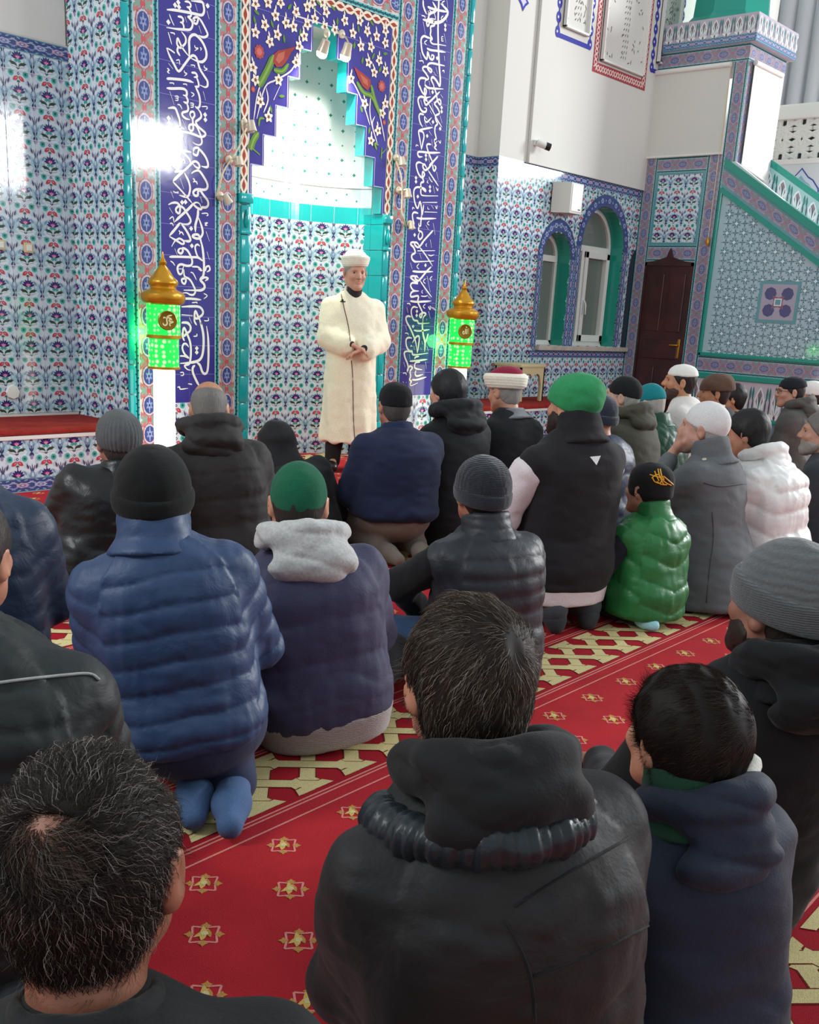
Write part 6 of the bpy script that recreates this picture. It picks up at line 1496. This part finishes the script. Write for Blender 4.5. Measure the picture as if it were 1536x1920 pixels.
f = figure('person in black coat and grey felt beanie at the right edge, nearest row', (1490, 1000), 1.93, yaw=32, hyaw=18, hpitch=4, back=-.10, seat=.18, capth=.03, h=.009, hh=.006, wd=1.08, rows=None)
for sx in (-1, 1): f.leg[sx][2] = np.array([.1*sx, .14, .075]); f.leg[sx][3] = np.array([.09*sx, .06, .06])
make_body(f, '#8f6250', eyes=True); make_legs(f, C('dark_trousers', '#20242a'))
make_top(f, C('black_wool', '#0f1012', .95), 'coat', fold=.006, hem=-.17); make_collar(f, C('black_wool', '#0f1012', .95), .085, .07); make_hood(f, C('black_wool', '#0f1012', .95), .95, name='coat_collar', rim=False)
make_cap(f, 'beanie', MM(knit, 'grey_felt', '#55595a', 20), th=1.12, low=-.005, tilt=.1, cuff=.06, band=MM(knit, 'grey_rib', '#4b4f50', 70)); make_hair(f, '#2a211c', .006); make_beard(f, '#2c211b', .004, -.045)

# ---- people at the left edge
f = figure('person in black quilted jacket with a grey piping line at the left edge', (-85, 905), 1.72, yaw=34, back=.02, seat=.16, h=.009, hh=.008, wd=1.12, dp=1.1, hump=.03)
make_body(f); make_legs(f, C('dark_trousers', '#20242a')); make_top(f, PF_('black_quilt', '#1d2425', .6), quilt=(.06, .009, .05), fold=.004); make_hair(f, '#2b2320')
trace(f.top, [(-40, 1285), (40, 1275), (110, 1268), (165, 1264), (185, 1275)], .0028, C('grey_piping', '#9a9c9c', .5), 'piping')
f = figure('person in dark blue quilted jacket at the left edge, second row', (-92, 715), 2.62, yaw=30, back=.06, seat=.2, h=.011, hh=.009, wd=1.05, dp=1.05)
make_body(f); make_legs(f, C('dark_trousers', '#20242a')); make_top(f, PF_('navy_nylon', '#1f3047', .5), quilt=(.058, .006, .05), fold=.004, hem=-.2); make_hair(f, '#2b2320')

# ---- second row
f = figure('person in blue quilted jacket and black felt cap, kneeling on the carpet border', (287, 825), 2.42, yaw=30, hyaw=42, back=.05, seat=.24, capth=.03, h=.007, hh=.007, wd=.94, lean_x=-.07, neck=.0)
tf = Rz(f.by) @ (on_floor(362, 1560)-f.base); f.leg[-1][3] = tf+np.array([0, 0, .04]); f.leg[-1][2] = tf+np.array([.03, .17, .08])
make_body(f, '#a9705a'); make_legs(f, C('navy_trousers', '#27324e'), socks=C('blue_socks', '#45628a'))
make_top(f, PF_('blue_nylon', '#2d4468', .5), quilt=(.068, .009, .10), fold=.004, hem=-.05, creases=.003)
make_collar(f, PF_('blue_nylon', '#2d4468', .5), .082, .085)
make_cap(f, 'beanie', C('black_felt', '#0d0f0f', .95), th=1.10, low=-.012, tilt=.1, cuff=.045); make_hair(f, '#251d1a', .005)

f = figure('person in purple navy jacket with pale grey hood and dark green skullcap', (562, 862), 2.92, yaw=26, hyaw=42, hpitch=-2, back=.06, seat=.17, capth=.012, h=.010, hh=.007, wd=1.06, dp=1.1, lean_x=-.05, pose='cross', hump=.01)
make_body(f, '#c08a70'); make_legs(f, C('black_trousers', '#191b1f'))
f.rows[0] = (-.12, f.rows[0][1]*1.0, f.rows[0][2], f.rows[0][3])
make_top(f, C('purple_navy', '#3a3a56', .7), quilt=(.125, .008, .12), fold=.003, creases=.004, hem=-.10)
S = SDF(); r0 = [(z, a+.004, b+.004, y) for z, a, b, y in f.rows]; S.u(in_frame(loft([(-.155, r0[0][1]*.90, r0[0][2]*.9, -.02), (-.06, r0[0][1]+.002, r0[0][2]+.002, -.02)], 2.4, .012), f.Rt, f.pel), 0); V, Q = S.mesh(.01); child(f, 'sweatshirt_hem', V, Q, MM(knit, 'grey_marl', '#a39c98', 60))
make_hood(f, MM(cloth, 'pale_grey_marl', '#b9bab8', .95, 120, .5), 1.05, wide=1.0); make_cap(f, 'beanie', C('bottle_green_felt', '#0f5a3f', .95), 'skullcap', .98, low=-.005, tilt=.06, cuff=0); make_hair(f, '#2a2320', .006)

f = figure('person in dark quilted puffer vest and navy beanie, left hand on the knee, cross-legged', (908, 847), 3.45, yaw=16, hyaw=28, back=.06, seat=.17, capth=.028, h=.011, hh=.007, wd=1.0, dp=1.08, pose='cross', hump=.015)
el, wr = at_depth(752, 1095, 3.55), at_depth(768, 1140, 3.72)
R_ = Rz(f.by); f.arm[-1][1] = R_ @ (el-f.base); f.arm[-1][2] = R_ @ (at_depth(790, 1150, 3.75)-f.base)
make_body(f, '#a8705a'); make_legs(f, C('blue_jeans', '#27415f'))
make_top(f, PF_('charcoal_nylon', '#262a31', .5), 'vest', sleeves=False, sleeve_mat=C('black_fleece', '#141518', .95), quilt=(.062, .009, .0), fold=.002, hem=-.16)
make_collar(f, PF_('charcoal_nylon', '#262a31', .5), .082, .06, quilt=(.03, .004)); make_cap(f, 'beanie', MM(knit, 'navy_knit', '#161c28', 60), th=1.08, low=-.02, tilt=.12, cuff=.05, ribs=60); make_hair(f, '#2a2220', .005)

f = figure('person in black vest over white shirt with bright green cap, kneeling upright on grey socks', (1080, 693), 4.1, yaw=18, hyaw=4, back=.02, seat=.30, capth=.035, h=.011, hh=.007, feet_up=True, wd=1.05, lean_x=.0, neck=.02)
f.arm[-1][0] = f.arm[-1][0]+np.array([-.03, 0, -.01]); f.arm[-1][1] = f.arm[-1][1]+np.array([-.055, -.02, 0])
make_body(f, '#b98268', eyes=True); make_legs(f, C('grey_trousers', '#3a3f45'), socks=C('charcoal_socks', '#34393e'))
make_top(f, C('black_vest', '#1b1a1d', .9), 'vest', sleeves=False, sleeve_mat=C('white_shirt', '#d9cfd2', .8), arm_r=(.080, .072, .055), creases=.005, fold=.006, hem=-.12)
S = SDF(); r0 = f.rows[0]; S.u(in_frame(loft([(-.175, r0[1]*.93, r0[2]*.95, -.02), (-.08, r0[1]*.97, r0[2]*.98, -.02)], 2.4, .01), f.Rt, f.pel), 0); V, Q = S.mesh(.01); child(f, 'shirt_hem', V, Q, C('white_shirt', '#d9cfd2', .8))
make_collar(f, C('black_vest', '#1b1a1d', .9), .088, .085); make_cap(f, 'soft', C('green_cotton', '#2a8a55', .9), th=1.1, low=.0, tilt=.35); make_hair(f, '#241d1a', .007); make_beard(f, '#2a1f1a', .007)
patch(f.top, [(1106, 857), (1126, 855), (1118, 872)], C('white_print', '#dfe0e2', .7), 'logo_patch')

f = figure('boy in green quilted vest and black cap with a gold emblem, kneeling', (1222, 870), 4.35, yaw=10, hyaw=8, hpitch=0, back=.05, seat=.16, capth=.015, h=.008, hh=.007, s=.80, hs=.95, wd=1.12, dp=1.15, lean_x=.02)
f.arm[-1][1] = f.arm[-1][1]+np.array([-.05, -.02, 0])
f.leg[1][3] = f.leg[1][2]+np.array([0, -.05, -.02]); f.leg[-1][3] = f.leg[-1][2]+np.array([0, -.10, -.03])
make_body(f, '#c08a70'); make_legs(f, C('black_trousers', '#191b1f'), socks=C('pale_blue_sock', '#9fd4dc'))
make_top(f, PF_('green_nylon', '#27723c', .4), 'vest', sleeves=False, sleeve_mat=C('navy_sleeve', '#161d2a'), quilt=(.105, .012, -.35), fold=.004, hem=-.13)
make_collar(f, PF_('green_nylon', '#27723c', .4), .085, .075); cp = make_cap(f, 'kufi', C('black_cap', '#131416', .9), 'cap', 1.06, low=-.035, tilt=.0); make_hair(f, '#231c19', .006)
GT = mat('gold_thread', '#e0a020', .4)
for L in ([(1219, 890), (1228, 893), (1238, 896), (1248, 905), (1258, 910)], [(1222, 897), (1232, 890), (1240, 896), (1238, 906), (1228, 903), (1224, 896)], [(1234, 880), (1236, 890), (1240, 900), (1244, 908)], [(1228, 884), (1231, 892), (1236, 902)], [(1238, 880), (1240, 890), (1245, 900)], [(1232, 903), (1240, 908), (1250, 909)], [(1244, 893), (1252, 900), (1262, 909)]):
    trace(cp, L, .0028, GT, 'emblem_embroidery')

f = figure('person in long grey coat and white skullcap, hand raised to the chin', (1327, 752), 4.68, yaw=-2, hyaw=-12, hpitch=2, back=.06, seat=.26, capth=.012, h=.012, hh=.007, wd=1.02, dp=1.1)
L = f.L; f.rows = [(-.25, .30, .30, -.06), (-.1, .25, .25, -.05), (.05, .225, .19, -.02), (.3*L, .215, .16, -.015), (.55*L, .21, .15, -.015), (.74*L, .205, .14, -.015), (.87*L, .165, .115, -.012), (.95*L, .105, .09, -.005), (1.04*L, .07, .07, 0)]
c = f.hc+f.Rh @ np.array([-.02, .12, -.13]); f.arm[-1] = [f.arm[-1][0], np.array([-.20, .24, f.arm[-1][0][2]-.20]), c]; f.hand_dir = {-1: f.Rh @ np.array([.1, -.25, 1.0])}
make_body(f, '#b98a76', eyes=True); make_legs(f, C('dark_trousers', '#20242a')); make_top(f, C('grey_wool', '#5f6366', .9), 'coat', fold=.008, hem=-.25, creases=.0)
make_collar(f, C('grey_wool', '#5f6366', .9), .088, .08, flare=1.2); make_cap(f, 'beanie', C('white_knit_cotton', '#d6d6d6', .9), 'skullcap', 1.02, low=.004, tilt=.30, cuff=0); make_hair(f, '#9a9894', .007); make_beard(f, '#9a8175', .002, -.052)
trace(f.top, [(1320, 905), (1350, 912), (1385, 908), (1415, 905)], .003, C('grey_seam', '#4c5053'), 'yoke_seam', None, .0008); trace(f.top, [(1336, 960), (1338, 1010), (1332, 1060), (1325, 1130)], .003, C('grey_seam', '#4c5053'), 'back_seam', None, .0008)
q, n_ = hit(f.top, (1321, 862))
if q is not None: b = MB().lathe([(.0, .002), (.010, .003), (.011, .0), (.009, -.002)], q+n_*.002, 12, n_); mesh_obj('button', b.v, b.f, mat('bone_button', '#c9c0b0', .4), f.root, True, False)

f = figure('person in white puffer jacket with black hair, behind the grey coat', (1408, 765), 5.0, yaw=-5, hyaw=-10, hpitch=-12, back=.16, seat=.2, capth=.012, h=.011, hh=.008, wd=1.16, dp=1.2, hump=.04)
make_body(f, '#b98268', eyes=True); make_legs(f, C('dark_trousers', '#20242a')); make_top(f, PF_('white_nylon', '#e6e6e3', .45), quilt=(.10, .014, .05), fold=.005, hem=-.17)
make_hood(f, PF_('white_nylon', '#e6e6e3', .45), .95, name='puffer_collar', wide=.95); make_hair(f, '#141213', .013)
f = figure('person with a grey beard in dark jacket, cut by the right edge', (1548, 768), 5.5, yaw=-5, hyaw=-22, back=.1, seat=.2, h=.013, hh=.008, wd=1.02)
make_body(f, '#b58670', eyes=True); make_legs(f, C('dark_trousers', '#20242a')); make_top(f, C('slate_jacket', '#33383f', .8)); make_hair(f, '#6b6763', .01); make_beard(f, '#8f8880', .005, -.055)

# ---- third row
f = figure('person in black leather jacket and ribbed grey knit cap, left of the green lantern', (222, 765), 4.1, yaw=26, hyaw=24, back=.04, seat=.2, capth=.02, h=.011, hh=.0055, wd=1.0, lean_x=.09)
make_body(f, '#9a6a56'); make_legs(f, C('dark_trousers', '#20242a')); make_top(f, MM(cloth, 'black_leather', '#1b1d1e', .34, 220, .15, .0, .15), fold=.007, creases=.004); make_collar(f, MM(cloth, 'black_leather', '#1b1d1e', .34, 220, .15, .0, .15), .08, .045)
make_cap(f, 'beanie', C('grey_knit', '#565a5c', .95), th=1.06, low=-.02, tilt=.06, cuff=0, ribs=38); make_hair(f, '#3a3634', .006)
f = figure('person with bald grey head bowed, in charcoal hooded puffer before the white post', (392, 714), 4.45, yaw=30, hyaw=38, hpitch=-22, back=.10, seat=.2, capth=.004, h=.011, hh=.007, wd=1.06, dp=1.08, hump=.02, lean_x=-.05)
make_body(f, '#b5805f'); make_legs(f, C('dark_trousers', '#20242a')); make_top(f, C('charcoal_down', '#262323', .7), quilt=(.115, .007, .04), fold=.004, hem=-.18); make_hood(f, C('charcoal_down', '#262323', .7), 1.1)
S = hair_shell(f, .005, -.085, .03); S.sub(hf(f, ell(sc(f, 0, .0, .10), sc(f, .075, .10, .07))), .02); V, Q = S.mesh(.007); child(f, 'hair', V, Q, MM(hair_mat, 'grey_hair', '#6f6b66'))
f = figure('person in plain black hooded jacket with hood up and head bowed', (520, 784), 5.2, yaw=32, hyaw=38, hpitch=-35, back=.14, seat=.16, capth=.03, h=.012, hh=.009, wd=1.12, dp=1.05, hump=.03, lean_x=-.08)
make_body(f); make_legs(f, C('dark_trousers', '#20242a')); make_top(f, C('black_softshell', '#161719', .8), fold=.006, hem=-.15)
S = SDF(); S.u(hf(f, ell(sc(f, 0, -.02, .01), sc(f, .105, .125, .125))), 0); S.u(rc(f.nb+[-.07, -.02, -.03], f.nb+[.07, -.02, -.03], .085, .085), .06); S.cut(hcut(f, (0, 1, .1), .075)); V, Q = S.mesh(.010); V = relax(V, Q, 2); N = vnormals(V, Q); V = V+N*(.006*vnoise(V*np.array([1, 1, 2]), 14))[:, None]; child(f, 'hood', V, Q, C('black_softshell', '#161719', .8))
f = figure('person in plain navy pullover and black skullcap, beige trousers, in front of the imam', (742, 713), 5.2, yaw=22, hyaw=26, back=.06, seat=.24, capth=.012, h=.011, hh=.007, wd=1.08, dp=1.1, hump=.02)
make_body(f, '#b07a64'); make_legs(f, C('beige_trousers', '#7d7268'), socks=C('beige_trousers', '#7d7268')); make_top(f, C('navy_fleece', '#1a2440', .9), 'pullover', fold=.007, creases=.003, hem=-.03); make_collar(f, C('navy_fleece', '#1c2846', .9), .078, .035)
make_cap(f, 'kufi', C('black_felt2', '#121316', .95), 'skullcap', 1.04, low=-.005, tilt=-.05); make_hair(f, '#4b4845', .009)
f = figure('person with short black hair in black hooded jacket below the right lantern', (842, 690), 5.5, yaw=10, hyaw=4, hpitch=-4, back=.08, seat=.2, capth=.016, h=.011, hh=.007, wd=1.0, lean_x=-.03)
make_body(f, '#c08d74', eyes=True); make_legs(f, C('dark_trousers', '#20242a')); make_top(f, C('black_parka', '#1b1d20', .8), fold=.006); make_hood(f, C('black_parka', '#1b1d20', .8), 1.12); make_hair(f, '#17171a', .017)
f = figure('person in white turban with a maroon top and black robe with grey embroidered collar', (950, 694), 5.8, yaw=8, hyaw=6, hpitch=-10, back=.06, seat=.2, capth=.004, h=.011, hh=.007, wd=1.0)
make_body(f, '#c08d74', eyes=True); make_legs(f, C('dark_trousers', '#20242a')); make_top(f, C('black_robe', '#1a1c20', .85), 'robe', fold=.006); make_collar(f, MM(knit, 'grey_embroidery', '#777a80', 110), .074, .02, name='embroidered_collar', flare=1.35)
make_sarik(f, C('maroon_felt', '#8a1f3c', .95), low=.02, th=1.12); make_hair(f, '#8a8580', .006)
f = figure('person in navy puffer and navy beanie, mostly hidden behind the green cap', (1127, 736), 5.7, yaw=0, back=.08, seat=.2, capth=.02, h=.013, hh=.009)
make_body(f); make_legs(f, C('dark_trousers', '#20242a')); make_top(f, PF_('navy_puffer', '#26344a', .5), quilt=(.12, .008, 0)); make_cap(f, 'beanie', MM(knit, 'navy_knit2', '#1c2434', 60), th=1.05, low=-.02); 
f = figure('person in olive jacket and black skullcap, in front of the dark door', (1172, 703), 6.05, yaw=0, hyaw=-18, hpitch=2, back=.08, seat=.2, capth=.014, h=.012, hh=.0075, wd=1.06, hump=.02)
make_body(f, '#c49a84', eyes=True); make_legs(f, C('dark_trousers', '#20242a')); make_top(f, C('olive_canvas', '#47473a', .85), fold=.006, hem=-.18); make_hood(f, C('olive_canvas', '#47473a', .85), 1.0); make_cap(f, 'beanie', C('black_knit', '#151617', .95), 'skullcap', 1.0, low=.012, tilt=.12, cuff=0); make_hair(f, '#9a9690', .005)
f = figure('person in green diamond-quilted vest, blue sleeves and teal cap', (1222, 718), 6.5, yaw=4, hyaw=-6, hpitch=-15, back=.12, seat=.2, capth=.014, h=.011, hh=.008, hump=.025, wd=1.02)
make_body(f, '#c49a84'); make_legs(f, C('dark_trousers', '#20242a')); make_top(f, PF_('dark_green_quilt', '#1f4a38', .5), 'vest', sleeves=False, sleeve_mat=C('blue_shirt', '#41608c', .85), quilt=(.07, .008, 0, 'diamond'), hem=-.18); make_collar(f, PF_('dark_green_quilt', '#1f4a38', .5), .085, .05)
make_cap(f, 'beanie', C('teal_knit', '#147b82', .95), 'skullcap', .99, low=.015, tilt=.05, cuff=0); make_hair(f, '#a8a39c', .004)
f = figure('person with dark beard in white cap and white shirt, seen in profile by the door', (1280, 681), 6.9, yaw=-12, hyaw=-34, hpitch=2, back=.06, seat=.24, capth=.010, h=.012, hh=.006, wd=1.0)
make_body(f, '#b5805f', eyes=True); make_legs(f, C('dark_trousers', '#20242a')); make_top(f, C('white_thobe', '#d9d5d0', .85), 'shirt', fold=.006); make_cap(f, 'kufi', C('white_cotton', '#e4e2dc', .9), 'skullcap', 1.05, low=.035, tilt=-.12); make_hair(f, '#1d1715', .008); make_beard(f, '#46332a', .003, -.052)
f = figure('person in brown wool hat and dark jacket beside the pulpit', (1345, 701), 7.2, yaw=-10, hyaw=-34, back=.08, seat=.2, capth=.02, h=.013, hh=.008)
make_body(f, '#b5805f', eyes=True); make_legs(f, C('dark_trousers', '#20242a')); make_top(f, C('dark_jacket', '#202328', .85)); make_cap(f, 'soft', C('brown_wool', '#5a4538', .95), 'hat', 1.1, low=.02, tilt=-.05); make_hair(f, '#2a211c', .006)
f = figure('person with bare dark hair in black coat behind the brown hat', (1376, 716), 7.95, yaw=-10, hyaw=-30, back=.08, seat=.2, capth=.014, h=.013, hh=.009)
make_body(f, '#b5805f'); make_legs(f, C('dark_trousers', '#20242a')); make_top(f, C('black_coat', '#1c1d21', .85)); make_hair(f, '#191616', .013)
f = figure('person wearing glasses, black cap and grey hooded parka at the right', (1488, 704), 8.0, yaw=-12, hyaw=-36, hpitch=-3, back=.06, seat=.24, capth=.012, h=.013, hh=.0065, wd=1.05)
make_body(f, '#c09078', eyes=True); make_legs(f, C('dark_trousers', '#20242a')); make_top(f, C('grey_parka', '#54524f', .8), quilt=(.13, .005, 0), fold=.006, hem=-.2); make_hood(f, C('grey_parka', '#54524f', .8), 1.05); make_cap(f, 'kufi', C('navy_black_knit', '#1a1d26', .95), 'cap', 1.07, low=.02, tilt=-.2); make_hair(f, '#2a2220', .006)
b = MB()
for sx in (-1, 1):
    c = np.array([.033*sx, .108, .010]); b.tube([f.hc+f.Rh @ ((c+np.array([.024*math.cos(a), -.004*abs(math.cos(a)), .018*math.sin(a)]))*f.hs) for a in np.linspace(0, 6.283, 17)], .0022, 6, False)
    b.tube([f.hc+f.Rh @ (np.array(q)*f.hs) for q in ((.057*sx, .106, .012), (.078*sx, .08, .012), (.085*sx, -.005, .008))], .0022, 6)
b.tube([f.hc+f.Rh @ (np.array(q)*f.hs) for q in ((-.01, .112, .012), (.01, .112, .012))], .0022, 6)
mesh_obj('glasses', b.v, b.f, M['black_plastic'], f.root, True, False)
f = figure('person in white cap almost hidden behind the grey parka hood', (1524, 712), 8.5, yaw=-12, hyaw=-30, back=.08, seat=.2, capth=.012, h=.015, hh=.009)
make_body(f); make_legs(f, C('dark_trousers', '#20242a')); make_top(f, C('dark_jacket', '#202328', .85)); make_cap(f, 'kufi', C('white_cotton', '#e4e2dc', .9), 'skullcap', 1.05, low=.0); make_hair(f, '#2a2220', .006)

# ------------------------------------------------------------------ the imam, standing before the niche
f = Fig(); f.s = .93; f.hs = 1.02; s = f.s; f.h, f.hh = .009, .0055
b_ = on_floor(650, 881); f.base = np.array([b_[0], b_[1], 0.0]); f.by = math.radians(212); f.root = empty('person', f.base, -f.by, 'person in long cream robe and white turban standing before the niche, hands clasped', 'person')
f.Rt = np.eye(3); f.pel = np.array([0, 0, .85]); f.hc = np.array([0, .035, 1.505]); f.Rh = Rz(math.radians(4)) @ Rx(math.radians(-6)); f.nb = np.array([0, -.01, 1.36]); f.L = .51
f.rows = [(-.62, .225, .19, .0), (-.3, .205, .175, .0), (0, .195, .17, .01), (.2, .195, .165, .02), (.36, .205, .14, .005), (.44, .185, .115, -.005), (.49, .12, .09, -.01), (.53, .068, .066, -.008)]
f.arm = {-1: [np.array([-.185, -.01, 1.27]), np.array([-.215, .05, 1.02]), np.array([-.045, .245, .955])], 1: [np.array([.185, -.01, 1.27]), np.array([.205, .06, 1.03]), np.array([.055, .235, .985])]}
f.leg = {sx: [np.array([.085*sx, 0, .80]), np.array([.09*sx, .01, .45]), np.array([.095*sx+.02, -.02, .09]), np.array([.115*sx+.02, .11, .04])] for sx in (-1, 1)}
f.hand_dir = {-1: (.75, .10, -.25), 1: (-.75, .15, -.30)}
make_body(f, '#c4907a', eyes=True)
S = SDF()
for sx in (-1, 1): S.u(rc(f.leg[sx][0], f.leg[sx][1], .095, .08), 0); S.u(rc(f.leg[sx][1], f.leg[sx][2]+[0, 0, -.01], .08, .065), .02)
V, Q = S.mesh(.01); N = vnormals(V, Q); V = V+N*(.006*vnoise(V*np.array([1, 1, .6]), 14))[:, None]; child(f, 'trousers', V, Q, C('black_trousers', '#1a1a1c'))
for sx in (-1, 1):
    S = SDF(); S.u(rc(f.leg[sx][2]+[0, -.03, -.04], f.leg[sx][3]+[.01*sx, .02, 0], .045, .038), 0); S.u(rc(f.leg[sx][2]+[0, -.02, -.0], f.leg[sx][2]+[0, 0, -.05], .05, .045), .02); V, Q = S.mesh(.007); V[:, 2] = np.maximum(V[:, 2], .004); child(f, 'shoe', V, Q, mat('black_leather_shoe', '#151415', .35))
ROBE = MM(cloth, 'cream_robe', '#efe6cb', .75, 200, .15, .2, .1)
S = SDF(); S.u(in_frame(loft(f.rows, 2.2, .02), f.Rt, f.pel), 0)
for sx in (-1, 1):
    A = f.arm[sx]; S.u(rc(A[0]+[0, 0, -.02], A[1], .070, .078), .05); e = A[1]*.22+A[2]*.78; S.u(rc(A[1], e, .078, .070), .03); S.u(rc(A[1]+[0, 0, -.03], e+[0, .0, -.045], .06, .055), .04)
V, Q = S.mesh(.009); V = relax(V, Q, 1); N = vnormals(V, Q); loc = V-f.pel; an = np.arctan2(loc[:, 0], loc[:, 1]); dn = np.clip((.05-loc[:, 2])/.6, 0, 1)
D = .010*dn*np.sin(an*9+3*vnoise(V*np.array([1, 1, .3]), 6))+.007*vnoise(V*np.array([1.2, 1.2, .7]), 10)+.004*vnoise(V, 22); V = V+N*D[:, None]; f.top = child(f, 'robe', V, Q, ROBE)
for sx in (-1, 1):
    A = f.arm[sx]; S = SDF(); S.u(rc(A[1]*.25+A[2]*.75, A[1]*.05+A[2]*.95, .043, .036), 0); V, Q = S.mesh(.007); child(f, 'shirt_cuff', V, Q, C('black_shirt', '#2a2528', .85))
S = SDF(); S.u(rc(f.nb+[0, .03, -.06], f.nb+[0, .045, .028], .066, .058), 0); V, Q = S.mesh(.008); child(f, 'shirt_collar', V, Q, C('black_shirt', '#2a2528', .85))
make_collar(f, ROBE, .076, .035, name='robe_collar')
make_sarik(f, C('white_felt', '#ece6d6', .9), low=.045, th=1.0); make_hair(f, '#8a8480', .004)
trace(f.top, [(640, 552), (646, 580), (653, 610), (657, 640)], .0035, C('brown_placket', '#6b5432'), 'placket', None, .001)
trace(f.top, [(659, 676), (661, 700), (662, 740), (663, 790), (666, 835)], .0035, C('brown_placket', '#6b5432'), 'placket', None, .001)
q, n_ = hit(f.top, (643, 566))
if q is not None: b = MB().lathe([(.003, 0), (.009, .006), (.009, .02), (.004, .026)], q+n_*.004, 12, n_).box(q+n_*.004-[.02, .004, .004], q+n_*.004+[.02, .004, .004]); mesh_obj('lapel_microphone', b.v, b.f, M['black_plastic'], f.root, True, False)
